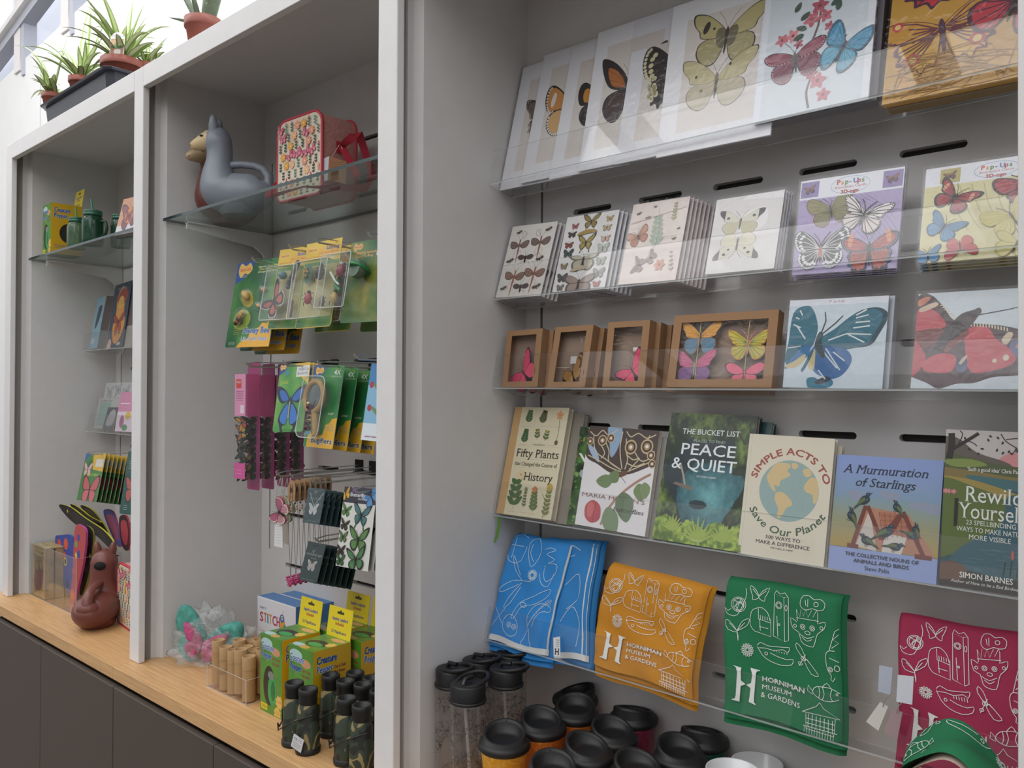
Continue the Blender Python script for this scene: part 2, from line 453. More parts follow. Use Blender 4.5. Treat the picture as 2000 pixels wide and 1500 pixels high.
# floor and the room behind the camera
m = MB(); m.box((-9, -6, -0.1), (5, 2.2, 0), fine('#6e665e', 0.4, 0.06, 3, name='grey_floor')); obj('floor', m, kind='structure')
wallm = fine('#eeeeec', 0.7, 0.015, 8, name='white_plaster')
# wall behind the shelving with its sloping window at the far upper left
YWL = 1.62
def wp(px, py, Y=YWL): v = on_y(px, py, Y); return (v.x, v.z)
a0 = wp(0, 160); a1 = wp(172, 0)
sl = (a1[1]-a0[1])/(a1[0]-a0[0])
xa, za = a0[0]-1.6, a0[1]-1.6*sl; xb, zb = a1[0]+0.9, a1[1]+0.9*sl
m = MB(); M_ = Matrix(((1, 0, 0, 0), (0, 0, -1, 0), (0, 1, 0, 0), (0, 0, 0, 1)))
m.prism([(xa-2.5, 0), (2.5, 0), (2.5, zb), (xb, zb), (xa, za), (xa-2.5, za)], -YWL-0.12, -YWL, wallm, M_); obj('wall_back', m, kind='structure')
# panel joints of the wall: two thin vertical cover strips
m = MB()
for px in (81, 352):
    q = wp(px, 60)[0]; m.box((q-0.003, YWL-0.003, 2.3), (q+0.003, YWL+0.001, zb-0.01 if px > 100 else 3.3), ink('#c9cbd0', 0.6))
obj('trim_1', m, kind='structure')
win = thing('window_1', None, None); win['kind'] = 'structure'
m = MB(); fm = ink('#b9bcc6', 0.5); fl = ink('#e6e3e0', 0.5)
b0 = wp(-60, 187); b1 = wp(77, 0); bx = b1[0]+(b1[0]-b0[0])*1.2; bz = b1[1]+(b1[1]-b0[1])*1.2
def beam(m, p, q, w, y0, y1, mt):
    d = Vector((q[0]-p[0], q[1]-p[1])); d.normalize(); n = Vector((-d.y, d.x))*w/2
    m.prism([(p[0]-n.x, p[1]-n.y), (q[0]-n.x, q[1]-n.y), (q[0]+n.x, q[1]+n.y), (p[0]+n.x, p[1]+n.y)], -y1, -y0, mt, M_)
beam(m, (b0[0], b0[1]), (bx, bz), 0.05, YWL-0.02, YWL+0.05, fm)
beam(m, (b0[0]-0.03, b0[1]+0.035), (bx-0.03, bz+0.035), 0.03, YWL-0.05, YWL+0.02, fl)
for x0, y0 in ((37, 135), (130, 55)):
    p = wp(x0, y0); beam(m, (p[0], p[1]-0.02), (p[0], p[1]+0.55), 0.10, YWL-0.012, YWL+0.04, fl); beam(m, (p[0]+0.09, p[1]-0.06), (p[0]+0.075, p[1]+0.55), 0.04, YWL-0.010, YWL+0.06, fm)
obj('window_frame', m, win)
m = MB(); m.prism([(xa, za), (xb, zb), (xb, zb+2), (xa, zb+2)], -YWL-0.07, -YWL-0.064, clear('window_glass', (0.93, 0.95, 1.0)), M_); obj('window_pane', m, win)
# roof rafters and opposite wall with tall windows: what the acrylic reflects
m = MB(); rf = ink('#d9d7d4', 0.6)
for x in (-7.5, -5.9, -4.3, -2.7, -1.1, 0.5, 2.1):
    m.box((x, -5.0, 3.9), (x+0.12, 1.6, 4.1), rf)
for y in (-4.6, -2.6, -0.6): m.box((-9, y, 4.1), (4, y+0.1, 4.2), rf)
obj('trim_2', m, kind='structure')
m = MB()
for x0, x1 in ((-9, -7.2), (-5.6, -5.2), (-3.4, -3.0), (-1.2, -0.8), (1.0, 1.4), (3.2, 5)): m.box((x0, -5.0, 0), (x1, -4.85, 4.0), wallm)
m.box((-9, -5.0, 0), (5, -4.85, 0.9), wallm); m.box((-9, -5.0, 3.3), (5, -4.85, 4.0), wallm)
obj('wall_front', m, kind='structure')

# ---------------------------------------------------------------- shelving bays
def panel_with_slots(x0, x1, z0, z1, slots, y, depth, mt):
    """vertical panel facing -Y with rounded horizontal slots (x start, z centre, length, height)"""
    m = MB(); rows = sorted(set(round(s[1], 4) for s in slots)); zc = z0; hh = 0.02
    def face(pts): m.add([(p[0], y, p[1]) for p in pts], [tuple(range(len(pts)))], mt)
    for r in rows:
        face([(x0, zc), (x1, zc), (x1, r-hh), (x0, r-hh)]); zc = r+hh
        rs = sorted(s for s in slots if abs(s[1]-r) < 1e-3); xc = x0
        for s in rs:
            a, b, h = s[0], s[0]+s[2], s[3]/2; ca, cb = a-0.01, b+0.01
            face([(xc, r-hh), (ca, r-hh), (ca, r), (ca, r+hh), (xc, r+hh)])
            top = [(a+h-h*math.cos(t), r+h*math.sin(t)) for t in [math.pi/2*k/5 for k in range(6)]] + [(b-h+h*math.sin(t), r+h*math.cos(t)) for t in [math.pi/2*k/5 for k in range(6)]]
            bot = [(p[0], 2*r-p[1]) for p in top]
            face([(ca, r)] + top + [(cb, r), (cb, r+hh), (ca, r+hh)][0:3])
            face(([(ca, r)] + bot + [(cb, r), (cb, r-hh), (ca, r-hh)])[::-1])
            ring = top + bot[::-1][1:-1]; n = len(ring)
            m.add([(p[0], y, p[1]) for p in ring]+[(p[0], y+depth, p[1]) for p in ring], [(i, (i+1) % n, n+(i+1) % n, n+i) for i in range(n)], mt, True)
            xc = cb
        face([(xc, r-hh), (x1, r-hh), (x1, r+hh), (xc, r+hh)])
    face([(x0, zc), (x1, zc), (x1, z1), (x0, z1)])
    m.box((x0, y+depth, z0), (x1, y+depth+0.003, z1), GAPDARK)
    return m
SLOTZ = [0.397, 0.2397, 0.0823, -0.075, -0.2323, -0.3897, -0.547]; SLOTZ2 = SLOTZ + [0.554, 0.712]
def bay(k, label):
    t = thing('shelving_bay', label, 'shelving unit', T(XP[k], YF, ZW))
    inv = T(-XP[k], -YF, -ZW)
    def part(n, m, w=0.0):
        o = obj(n, m, t, inv.copy())
        if w: bevel(o, w)
        return o
    x0 = XW(k); x1 = XP[k+1]+0.003
    m = MB(); prof = [(XP[k]+0.03, YB+0.02), (XP[k]+0.03, 1.0955), (x0-0.0175, 1.0955), (x0-0.0175, 1.1113), (x0, 1.1235), (x0, YB+0.02)]
    m.prism([(x, y) for x, y in prof][::-1], ZW+0.0005, ZR1-0.002, INNER); part('side_panel', m)
    m = MB(); m.box((x1, 1.096, ZW+0.0005), (XP[k+1]+0.028, YB+0.02, ZR1-0.002), INNER); part('side_panel', m)
    m = MB(); m.box((XP[k]+0.001, 1.069, ZC), (XP[k+1]-0.001, YB+0.02, ZR1-0.001), INNER); part('top_panel', m)
    zt = H+0.728; zb_ = H-0.51; xs = x0+0.047
    m = MB(); m.box((x0, YB, ZW+0.0005), (xs-0.0035, YB+0.018, ZC), BACKP); m.box((xs-0.0035, YB, zt), (xs+0.0035, YB+0.018, ZC), BACKP)
    m.box((xs-0.0035, YB, ZW+0.0005), (xs+0.0035, YB+0.018, zb_), BACKP); m.box((xs-0.004, YB+0.014, zb_), (xs+0.004, YB+0.018, zt), GAPDARK)
    s0 = x0+0.138
    b = panel_with_slots(xs+0.0035, x1, ZW+0.0005, ZC, [(s0+0.171*i, H+z, 0.102, 0.0125) for i in range(6) for z in SLOTZ2 if s0+0.171*i+0.112 < x1], YB, 0.016, BACKP)
    n = len(m.v); m.v += b.v
    for f, mi, sm in zip(b.f, b.m, b.sm): m.f.append(tuple(n+j for j in f)); m.m.append(m.mi(b.mats[mi])); m.sm.append(sm)
    part('back_panel', m)
    m = MB(); m.box((XP[k], YF, ZW+0.0005), (XP[k]+PWID, 1.0695, ZR0 if 0 else ZR1), WHITE); part('front_post', m, 0.0025)
    if k == 2: m = MB(); m.box((XP[3], YF, ZW+0.0005), (XP[3]+PWID, 1.0695, ZR1), WHITE); part('front_post', m, 0.0025)
    m = MB(); m.box((XP[k]+PWID+0.0008, YF, ZR0), (XP[k+1]-0.0008, 1.0695, ZR1), WHITE); part('top_rail', m, 0.0015)
    m = MB(); m.box((x0-0.03, 1.07, ZW+0.001), (x0-0.024, 1.0953, ZC), ink('#8f8b88', 0.7)); part('groove', m)
    return t
bay(0, 'far left white shelving bay with a narrow view of jars and cards')
bay(1, 'middle white shelving bay holding watering cans and hanging packs')
bay(2, 'nearest right-hand white shelving bay with clear trays of cards and books')

def worktop(xa, xb, label):
    t = thing('worktop', label, 'worktop', T(xa, 0.993, ZW-0.0365)); M = T(-xa, -0.993, -(ZW-0.0365))
    m = MB(); m.box((xa+0.0006, 1.0145, ZW-0.0365), (xb-0.0006, YB+0.03, ZW), OAK); bevel(obj('board', m, t, M), 0.0008)
    m = MB(); m.box((xa+0.0006, 0.993, ZW-0.0365), (xb-0.0006, 1.0140, ZW), OAK); bevel(obj('edge_lipping', m, t, M), 0.0012)
worktop(-3.62, -2.4125, 'oak worktop under the far left bay, left of the seam')
worktop(-2.4125, -1.285, 'oak worktop under the middle bay with binoculars on it')
worktop(-1.285, -0.10, 'oak worktop under the nearest bay, below the cups')
DOORM = fine('#4c433b', 0.55, 0.05, 120, 0.05, name='taupe_door')
def base_cab(xa, label):
    xb = xa+1.1255; t = thing('base_cabinet', label, 'cabinet', T(xa, 0.984, 0)); M = T(-xa, -0.984, 0)
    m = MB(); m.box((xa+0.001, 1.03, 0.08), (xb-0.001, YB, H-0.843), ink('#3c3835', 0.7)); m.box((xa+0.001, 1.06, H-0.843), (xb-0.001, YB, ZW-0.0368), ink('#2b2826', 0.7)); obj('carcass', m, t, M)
    m = MB(); m.box((xa+0.001, 1.05, 0.0), (xb-0.001, 1.07, 0.08), ink('#3c3835', 0.7)); obj('plinth', m, t, M)
    for i in range(2):
        a = xa+0.56275*i; m = MB(); m.box((a+0.0015, 0.984, 0.09), (a+0.56275-0.0015, 1.003, H-0.843), DOORM); bevel(obj('door', m, t, M), 0.002)
        m = MB(); m.box((a+0.02, 1.003, 0.1), (a+0.54, 1.0298, H-0.86), ink('#3c3835', 0.7)); obj('door_backing', m, t, M)
base_cab(-3.512, 'taupe two-door base cabinet at the far left of the run')
base_cab(-2.386, 'taupe two-door base cabinet under the middle of the oak top')
base_cab(-1.26, 'taupe two-door base cabinet under the nearest bay')

# ---------------------------------------------------------------- glass shelves and brackets
GLASS = clear('shelf_glass', (0.88, 0.94, 0.92), 1.33, 0.01); GEDGE = ink('#22393a', 0.15, 0.5)
ZG = H+0.503
def glass_shelf(k, label):
    x0 = XW(k)+0.006; x1 = XP[k+1]-0.004; t = thing('glass_shelf', label, 'shelf', T(x0, 1.11, ZG-0.008)); M = T(-x0, -1.11, -(ZG-0.008))
    m = MB(); z0, z1 = ZG-0.008, ZG
    vs = [(x0,1.11,z0),(x1,1.11,z0),(x1,1.44,z0),(x0,1.44,z0),(x0,1.11,z1),(x1,1.11,z1),(x1,1.44,z1),(x0,1.44,z1)]
    m.add(vs, [(0,3,2,1),(4,5,6,7)], GLASS); m.add(vs, [(0,1,5,4),(1,2,6,5),(2,3,7,6),(3,0,4,7)], GEDGE); obj('glass_pane', m, t, M)
    for x in (x0+0.045, x1-0.05):
        m = MB(); pr = [(1.16, ZG-0.0085), (1.16, ZG-0.029), (1.38, ZG-0.052), (1.41, ZG-0.072), (1.446, ZG-0.13), (1.446, ZG-0.0085)]
        Mx = Matrix(((0, 0, 1, 0), (1, 0, 0, 0), (0, 1, 0, 0), (0, 0, 0, 1)))
        m.prism(pr, x-0.004, x+0.004, INNER, Mx); m.box((x-0.010, 1.16, ZG-0.0115), (x+0.010, 1.446, ZG-0.0083), INNER); obj('bracket', m, t, M)
glass_shelf(0, 'green-edged glass shelf with jars in the far left bay')
glass_shelf(1, 'green-edged glass shelf under the grey llama can and lunch bag')
# ---------------------------------------------------------------- printed motifs
FORE = {'swal': [(0.03,0.1),(0.25,0.42),(0.62,0.72),(0.98,0.86),(1.0,0.68),(0.85,0.35),(0.66,0.12),(0.35,0.0),(0.05,-0.02)],
        'round': [(0.03,0.1),(0.3,0.45),(0.7,0.72),(0.93,0.68),(1.0,0.42),(0.93,0.15),(0.78,-0.02),(0.4,-0.04),(0.05,-0.02)],
        'mon': [(0.03,0.1),(0.3,0.38),(0.65,0.62),(1.0,0.68),(0.98,0.42),(0.8,0.2),(0.72,0.02),(0.35,-0.05),(0.05,-0.02)],
        'wide': [(0.03,0.08),(0.35,0.3),(0.75,0.42),(1.0,0.33),(0.92,0.12),(0.7,-0.02),(0.35,-0.08),(0.05,-0.03)],
        'moth': [(0.02,0.08),(0.3,0.2),(0.95,0.28),(1.0,0.15),(0.7,0.0),(0.05,-0.04)]}
HIND = {'round': [(0.04,0.0),(0.4,0.0),(0.72,-0.1),(0.8,-0.35),(0.66,-0.6),(0.42,-0.74),(0.2,-0.66),(0.06,-0.35)],
        'scal': [(0.04,0.0),(0.4,0.0),(0.7,-0.06),(0.76,-0.2),(0.70,-0.27),(0.74,-0.42),(0.62,-0.47),(0.6,-0.62),(0.46,-0.6),(0.38,-0.74),(0.28,-0.62),(0.15,-0.64),(0.06,-0.35)],
        'tail': [(0.04,0.0),(0.4,0.0),(0.66,-0.1),(0.68,-0.35),(0.56,-0.58),(0.5,-0.72),(0.56,-0.98),(0.46,-0.98),(0.4,-0.74),(0.2,-0.6),(0.06,-0.35)],
        'small': [(0.04,0.0),(0.35,-0.02),(0.6,-0.12),(0.6,-0.32),(0.4,-0.48),(0.15,-0.4),(0.05,-0.2)],
        'long': [(0.04,0.02),(0.3,-0.05),(0.5,-0.25),(0.52,-0.55),(0.42,-0.85),(0.28,-1.0),(0.12,-0.75),(0.05,-0.4)]}
def sc_about(p, k, c=None):
    c = c or (sum(q[0] for q in p)/len(p), sum(q[1] for q in p)/len(p)); return [(c[0]+(x-c[0])*k, c[1]+(y-c[1])*k) for x, y in p]
def flyer(A, cx, cy, s, rot=0, f='#e39b3c', h=None, edge='#231c1a', body='#231c1a', fs='mon', hs='round', inner=0.84, fi=None, spots=None, sp=0.03,
          veins=None, ant=True, eyes=None, band=None, tip=None, asp=1.0, sides=(1, -1), lw=0.0006, bw=0.05, hedge=None, dots=None, root=None, blen=(0.2, -0.45)):
    """a butterfly seen from above, half span 1"""
    A.at(cx, cy, s, s*asp, rot); h = h or f; z0 = A.z
    for sg in sides:
        mr = lambda p: [(x*sg, y) for x, y in p]
        F = smooth_loop(FORE[fs], 4); Hh = smooth_loop(HIND[hs], 4)
        A.poly(mr(Hh), hedge or edge); A.poly(mr(sc_about(Hh, inner, (0.3, -0.22))), h)
        A.poly(mr(F), edge); A.poly(mr(sc_about(F, inner if fi is None else fi, (0.38, 0.17))), f)
        if tip: A.poly(mr([p for p in F if p[0] > 0.72] ), tip)
        if band: A.poly(mr(smooth_loop([(0.55,0.42),(0.66,0.5),(0.74,0.28),(0.7,0.1),(0.6,0.15)], 3)), band)
        if root: A.poly(mr(smooth_loop([(0.02,0.1),(0.22,0.2),(0.3,0.05),(0.22,-0.25),(0.05,-0.3)], 3)), root)
        if veins:
            for q in FORE[fs][2:7]: A.line(mr([(0.06, 0.03), (q[0]*0.5, q[1]*0.55+0.03), (q[0]*0.93, q[1]*0.93)]), lw, veins, up=False)
            for q in HIND[hs][2:8]: A.line(mr([(0.06, -0.03), (q[0]*0.5, q[1]*0.5-0.02), (q[0]*0.93, q[1]*0.93)]), lw, veins)
        if spots:
            P = smooth_loop(FORE[fs], 3)[8:20]
            for i, q in enumerate(P):
                A.oval(q[0]*0.93*sg, q[1]*0.93, sp, sp*0.8, spots, n=7, up=False)
                if dots and i % 2 == 0: A.oval((q[0]*0.72+0.03)*sg, q[1]*0.72, sp*1.5, sp*1.1, dots, n=7, up=False)
            P = smooth_loop(HIND[hs], 3)[7:20]
            for i, q in enumerate(P):
                A.oval((0.3+(q[0]-0.3)*0.9)*sg, -0.22+(q[1]+0.22)*0.92, sp, sp, spots, n=7, up=False)
                if dots and i % 2: A.oval((0.3+(q[0]-0.3)*0.6)*sg, -0.22+(q[1]+0.22)*0.62, sp*1.4, sp*1.4, dots, n=7, up=False)
            A.z += EPS
        if eyes:
            for ex, ey, er in ((0.66, 0.33, 0.09), (0.48, -0.4, 0.12)):
                A.oval(ex*sg, ey, er, er, eyes[0]); A.oval(ex*sg, ey, er*0.55, er*0.55, eyes[1])
    A.poly(smooth_loop([(0, blen[0]), (bw, 0.08), (bw*0.8, -0.1), (bw*0.4, blen[1]), (-bw*0.4, blen[1]), (-bw*0.8, -0.1), (-bw, 0.08)], 3), body)
    if ant:
        for sg in (1, -1): A.line([(0, 0.15), (0.12*sg, 0.4), (0.3*sg, 0.62)], lw, body)
    return A.home()
def leafshape(A, cx, cy, l, w, rot, c, vein=None):
    A.at(cx, cy, l, w, rot); A.poly(smooth_loop([(0, 0), (0.3, 0.5), (0.7, 0.4), (1, 0), (0.7, -0.4), (0.3, -0.5)], 3), c)
    if vein: A.line([(0, 0), (0.9, 0)], 0.0004, vein)
    A.home()
def sprig(A, cx, cy, s, rot, c, n=5, w=0.35, berry=None, stem=None):
    a = math.radians(rot); dx, dy = -math.sin(a), math.cos(a)
    A.line([(cx, cy), (cx+dx*s, cy+dy*s)], 0.0006, stem or c)
    for i in range(n):
        t = (i+0.6)/n; x = cx+dx*s*t; y = cy+dy*s*t
        for sg in (1, -1): leafshape(A, x, y, s*w*(1.1-0.5*t), s*w*0.45, rot+90-sg*50 if sg > 0 else rot+90+50, c)
    if berry: A.oval(cx+dx*s, cy+dy*s, s*0.12, s*0.14, berry)
def bloom(A, cx, cy, r, c, n=6, ctr='#d9a93a', rot=0):
    for k in range(n): leafshape(A, cx, cy, r, r*0.62, rot+360*k/n, c)
    A.oval(cx, cy, r*0.22, r*0.22, ctr, n=8)
def beetle(A, cx, cy, s, rot=0, c='#3a3230', wing='#6e5a50', legs=True):
    A.at(cx, cy, s, s, rot)
    if legs:
        for sg in (1, -1):
            for k in (-0.5, 0, 0.4): A.line([(0, k*0.5), (0.5*sg, k*0.8+0.1), (0.7*sg, k-0.15)], 0.0004, c, up=False)
            A.line([(0, 0.3), (0.25*sg, 0.95)], 0.0003, c, up=False)
    if wing:
        for sg in (1, -1): A.poly(smooth_loop([(0.03*sg, 0.2), (0.6*sg, 0.45), (1.0*sg, 0.3), (0.9*sg, 0.02), (0.4*sg, -0.1)], 3), wing)
    A.oval(0, -0.05, 0.13, 0.45, c, n=10); A.home()
def hopper(A, cx, cy, s, rot=0, body='#8a5a3c', wing='#7b6a60'):
    A.at(cx, cy, s, s, rot)
    for sg in (1, -1):
        A.poly(smooth_loop([(0.04*sg, 0.3), (0.45*sg, 0.62), (0.85*sg, 0.62), (0.8*sg, 0.2), (0.4*sg, 0.05)], 3), '#3c322c')
        A.poly(sc_about(smooth_loop([(0.04*sg, 0.3), (0.45*sg, 0.62), (0.85*sg, 0.62), (0.8*sg, 0.2), (0.4*sg, 0.05)], 3), 0.86), wing)
        for k in range(4): A.line([(0.1*sg, 0.25), (0.8*sg, 0.2+0.12*k)], 0.0003, '#3c322c', up=False)
        A.line([(0, 0.6), (0.2*sg, 1.0), (0.5*sg, 1.2)], 0.0004, '#3c322c', up=False); A.line([(0, 0), (0.3*sg, -0.2), (0.35*sg, -0.6)], 0.0004, '#3c322c', up=False)
    A.poly([(0.06, 0.75), (0.07, 0), (0.015, -1.05), (-0.015, -1.05), (-0.07, 0), (-0.06, 0.75)], body); A.home()
def caterpillar(A, cx, cy, l, rot=0, c='#b08a4a', d='#5a4630'):
    A.at(cx, cy, l, l, rot); A.poly(smooth_loop([(-0.5, -0.02), (-0.3, 0.1), (0.1, 0.15), (0.5, 0.06), (0.48, -0.05), (0.1, -0.03), (-0.3, -0.07)], 3), c)
    for k in range(8): A.line([(-0.38+k*0.11, -0.04), (-0.38+k*0.11, 0.08)], 0.0004, d, up=False)
    A.z += EPS; A.home()
def scribble(A, x, y, w, h, n, c, lw=0.0004, seed=1):
    """lines of print too small to read"""
    r = random.Random(seed)
    for i in range(n):
        yy = y+h*(1-(i+0.5)/n); xx = x+w*r.uniform(0, 0.06)
        while xx < x+w*0.93:
            l = w*r.uniform(0.06, 0.16); A.rectf(xx, yy, min(xx+l, x+w), yy+lw, c, up=False); xx += l+w*0.025
    A.z += EPS
def stars_burst(A, cx, cy, r, c, n=14, k=0.8, asp=1.0, rot=0):
    A.poly([(cx+r*(1 if i % 2 else k)*math.cos(math.pi*i/n+rot), cy+asp*r*(1 if i % 2 else k)*math.sin(math.pi*i/n+rot)) for i in range(2*n)], c)

# ---------------------------------------------------------------- white line drawings of the museum cloths
def doodles(A, X, Y, c='#e8ece8', lw=0.0009, what='all'):
    """line drawings scattered on a cloth X wide and Y high"""
    L = lambda pts, closed=False, sm=0, w=lw: A.line([(u*X, v*Y) for u, v in pts], w, c, closed, sm, up=False)
    R = lambda cx, cy, rx, ry=None, w=lw, n=18: A.line([(cx*X+rx*X*math.cos(2*math.pi*k/n), cy*Y+(ry or rx)*X*math.sin(2*math.pi*k/n)) for k in range(n)], w, c, True, up=False)
    # french horn
    R(.138,.80,.068,.062); R(.138,.80,.052,.05); R(.15,.79,.035); L([(.19,.93),(.2,.86),(.13,.72),(.03,.72),(.0,.78)],sm=3); L([(.09,.83),(.19,.8)]); L([(.1,.78),(.17,.83)]); L([(.12,.75),(.16,.85)])
    L([(.07,.76),(.04,.74),(-.0+.005,.76)])
    # butterfly
    for s in (1,-1): L([(.312,.88),(.312+.03*s,.925),(.312+.085*s,.955),(.312+.07*s,.905),(.312+.055*s,.88),(.312+.05*s,.85),(.312+.015*s,.86)],True,2); L([(.312,.88),(.312+.06*s,.93)])
    # clock tower and organ case
    L([(.45,.61),(.45,.92),(.535,.905),(.545,.585),(.45,.61)]); L([(.545,.585),(.58,.6),(.575,.91),(.535,.905)]); L([(.45,.92),(.46,.945),(.5,.925),(.54,.94),(.575,.91)]); R(.492,.84,.028); R(.492,.84,.018); R(.557,.83,.01,.024); R(.5,.70,.008); L([(.49,.61),(.48,.76)])
    L([(.29,.62),(.25,.66),(.26,.76),(.30,.79),(.35,.80),(.40,.77),(.42,.73)],sm=2); L([(.29,.62),(.43,.6),(.43,.73)]); L([(.32,.79),(.325,.715),(.43,.70)]); L([(.33,.66),(.41,.655)]); L([(.335,.715),(.34,.63)])
    for k in range(5): L([(.34+k*.02,.745-.002*k),(.342+k*.02,.715)])
    # guitar
    L([(.68,.90),(.70,.95),(.75,.955),(.79,.935),(.84,.945),(.88,.92),(.87,.875),(.82,.865),(.78,.87),(.73,.85),(.69,.865)],True,2); R(.81,.905,.018); L([(.82,.905),(1.0,.93)]); L([(.82,.885),(1.0,.91)]); L([(.72,.92),(.73,.88)]); L([(.74,.93),(.745,.875)])
    # masked face
    L([(.66,.76),(.65,.84),(.68,.79),(.69,.85),(.71,.80),(.73,.855),(.75,.80),(.78,.86),(.79,.81),(.82,.865),(.83,.84),(.83,.77)]); L([(.655,.75),(.6,.77),(.62,.7),(.67,.68),(.69,.62),(.73,.6),(.79,.6),(.81,.65),(.83,.70),(.88,.74),(.89,.79),(.84,.775)],sm=2); L([(.65,.78),(.84,.79)])
    R(.705,.725,.02); R(.705,.725,.009); R(.785,.73,.02); R(.785,.73,.009); R(.745,.69,.022,.014); L([(.68,.67),(.74,.65),(.8,.675)],sm=2); L([(.7,.65),(.74,.63),(.78,.65)],sm=2); R(.64,.72,.012); R(.86,.745,.012)
    # leaves
    L([(.14,.53),(.13,.60),(.05,.67),(.02,.655),(.05,.60),(.13,.59)],sm=2); L([(.13,.6),(.17,.67),(.22,.7),(.245,.7),(.22,.65),(.13,.6)],sm=2); L([(.14,.53),(.13,.6)]); L([(.13,.6),(.2,.67)]); L([(.13,.6),(.06,.65)])
    # flower
    R(.221,.472,.022); R(.221,.472,.014)
    for k in range(14):
        a = 2*math.pi*k/14; p = [(math.cos(a+d)*r, math.sin(a+d)*r) for d, r in ((-.1,.028),(-.16,.046),(0,.056),(.16,.046),(.1,.028))]; L([(.221+x,.472+y*X/Y) for x, y in p])
    # skull
    L([(.31,.52),(.34,.545),(.40,.53),(.47,.535),(.55,.545),(.585,.55),(.57,.51),(.53,.525),(.45,.505),(.38,.51),(.31,.50)],sm=2); L([(.31,.51),(.35,.45),(.42,.415),(.52,.405),(.6,.43),(.61,.47),(.56,.455),(.48,.46),(.42,.475)],sm=2); R(.385,.465,.012)
    for k in range(6): L([(.45+k*.022,.507),(.455+k*.022,.49)])
    # moth
    L([(.70,.50),(.645,.56),(.65,.6),(.69,.57),(.715,.51)],True,2); L([(.71,.48),(.76,.41),(.82,.41),(.80,.44),(.73,.5)],True,2); R(.70,.50,.02,.014); L([(.66,.44),(.72,.53)]); R(.672,.46,.016,.012)
    # fish mask
    L([(.93,.44),(.90,.48),(.89,.56),(.92,.60),(1.0,.60)],sm=2); L([(.92,.60),(.965,.74),(.995,.76)]); R(.925,.48,.018); R(.925,.48,.008); R(.975,.49,.018); L([(.93,.44),(.925,.41),(.94,.40),(.96,.43),(1.0,.44)]); L([(.94,.62),(.99,.66),(.95,.68),(.99,.72)]); L([(.92,.55),(.99,.53)],sm=0)
    # clown fish
    L([(.77,.30),(.80,.335),(.85,.345),(.92,.35),(.99,.325),(1.0,.30),(.95,.27),(.87,.255),(.80,.27)],True,2); L([(.77,.30),(.735,.33),(.73,.29),(.77,.275)],True); L([(.82,.34),(.83,.3),(.82,.265)],sm=2); L([(.85,.345),(.865,.3),(.85,.26)],sm=2); L([(.93,.345),(.915,.3),(.935,.265)],sm=2); R(.968,.318,.007); L([(.85,.345),(.89,.38),(.92,.35)],sm=2)
    # pavilion
    L([(.69,.135),(.80,.20),(.83,.235),(.86,.20),(1.0-.01,.15),(.69,.135)]); L([(.72,.13),(.73,.03),(.95,.03),(.955,.15)]); L([(.705,.045),(.97,.05),(.97,.0),(.71,.0)],True)
    for k in range(7): L([(.74+k*.032,.135),(.745+k*.032,.045)])
    L([(.72,.10),(.95,.11)]); L([(.725,.07),(.95,.075)])
    for k in range(12): L([(.715+k*.021,.045),(.717+k*.021,.003)], w=lw*0.7)
    A.z += EPS
def logo(A, X, Y, c='#e8ece8', u0=0.0, name='HORNIMAN'):
    P = lambda pts: A.poly([((u+u0)*X, v*Y) for u, v in pts], c)
    P([(.092,.348),(.165,.338),(.160,.31),(.163,.245),(.205,.222),(.163,.205),(.155,.10),(.155,.088),(.080,.092),(.082,.099),(.108,.105),(.118,.13),(.128,.30),(.118,.335)])
    P([(.325,.335),(.245,.345),(.245,.338),(.257,.30),(.250,.235),(.212,.218),(.248,.20),(.243,.13),(.238,.098),(.300,.082),(.300,.09),(.285,.10),(.282,.13),(.290,.31),(.300,.325),(.325,.33)])
    A.text('HORNIMAN', (.345+u0)*X, .262*Y, .36*X, .034*Y, c, bold=0.03)
    A.text('MUSEUM', (.345+u0)*X, .206*Y, .25*X, .034*Y, c); A.text('& GARDENS', (.338+u0)*X, .148*Y, .33*X, .036*Y, c)
# ---------------------------------------------------------------- clear trays of the nearest bay
TILT = math.radians(11.5)
EU = Vector((0, math.sin(TILT), math.cos(TILT))); EB = Vector((0, math.cos(TILT), -math.sin(TILT)))
TRAYM = clear('clear_acrylic', (0.985, 0.99, 0.99), 1.49, 0.015)
TEDGE = clear('acrylic_edge', (0.9, 0.93, 0.93), 1.49, 0.05, 0.45, (0.75, 0.8, 0.8))
def sheet(m, O, U, V, w, h, t, N):
    """acrylic plate: clear faces, frosted edges"""
    P = [O, O+U*w, O+U*w+V*h, O+V*h]; Q = [p+N*t for p in P]; vs = P+Q
    m.add(vs, [(0, 3, 2, 1), (4, 5, 6, 7)], TRAYM); m.add(vs, [(0, 1, 5, 4), (1, 2, 6, 5), (2, 3, 7, 6), (3, 0, 4, 7)], TEDGE)
def tray(pL, pR, label, Y=1.33, x0=None, x1=None, lip=0.075, depth=0.078, back=0.10, xl=None, xr=None):
    L = on_y(*pL, Y); R = on_y(*pR, Y)
    xl = XW(2)+0.004 if xl is None else xl; xr = XP[3]-0.004 if xr is None else xr
    s = (R.z-L.z)/(R.x-L.x); L = Vector((xl, Y, L.z+s*(xl-L.x))); R = Vector((xr, Y, L.z+s*(xr-xl)))
    U = (R-L); w = U.length; U.normalize(); N = U.cross(EU).normalized()*-1  # points back
    m = MB(); t = 0.003
    sheet(m, L, U, EU, w, lip, t, EB); sheet(m, L+EB*t, U, EB, w, depth-t, t, -EU)
    sheet(m, L+EB*(depth)-EU*t, U, EU, w, back, t, EB)
    o = obj('acrylic_tray', m); o.data.transform(T(-L.x, -L.y, -L.z)); o.location = L
    return tag(o, label, 'display tray', 'clear trays of the nearest bay'), L, U
tray((959, 357), (1985, 122), 'clear acrylic tray holding the large white-mounted butterfly prints, topmost', Y=1.315)
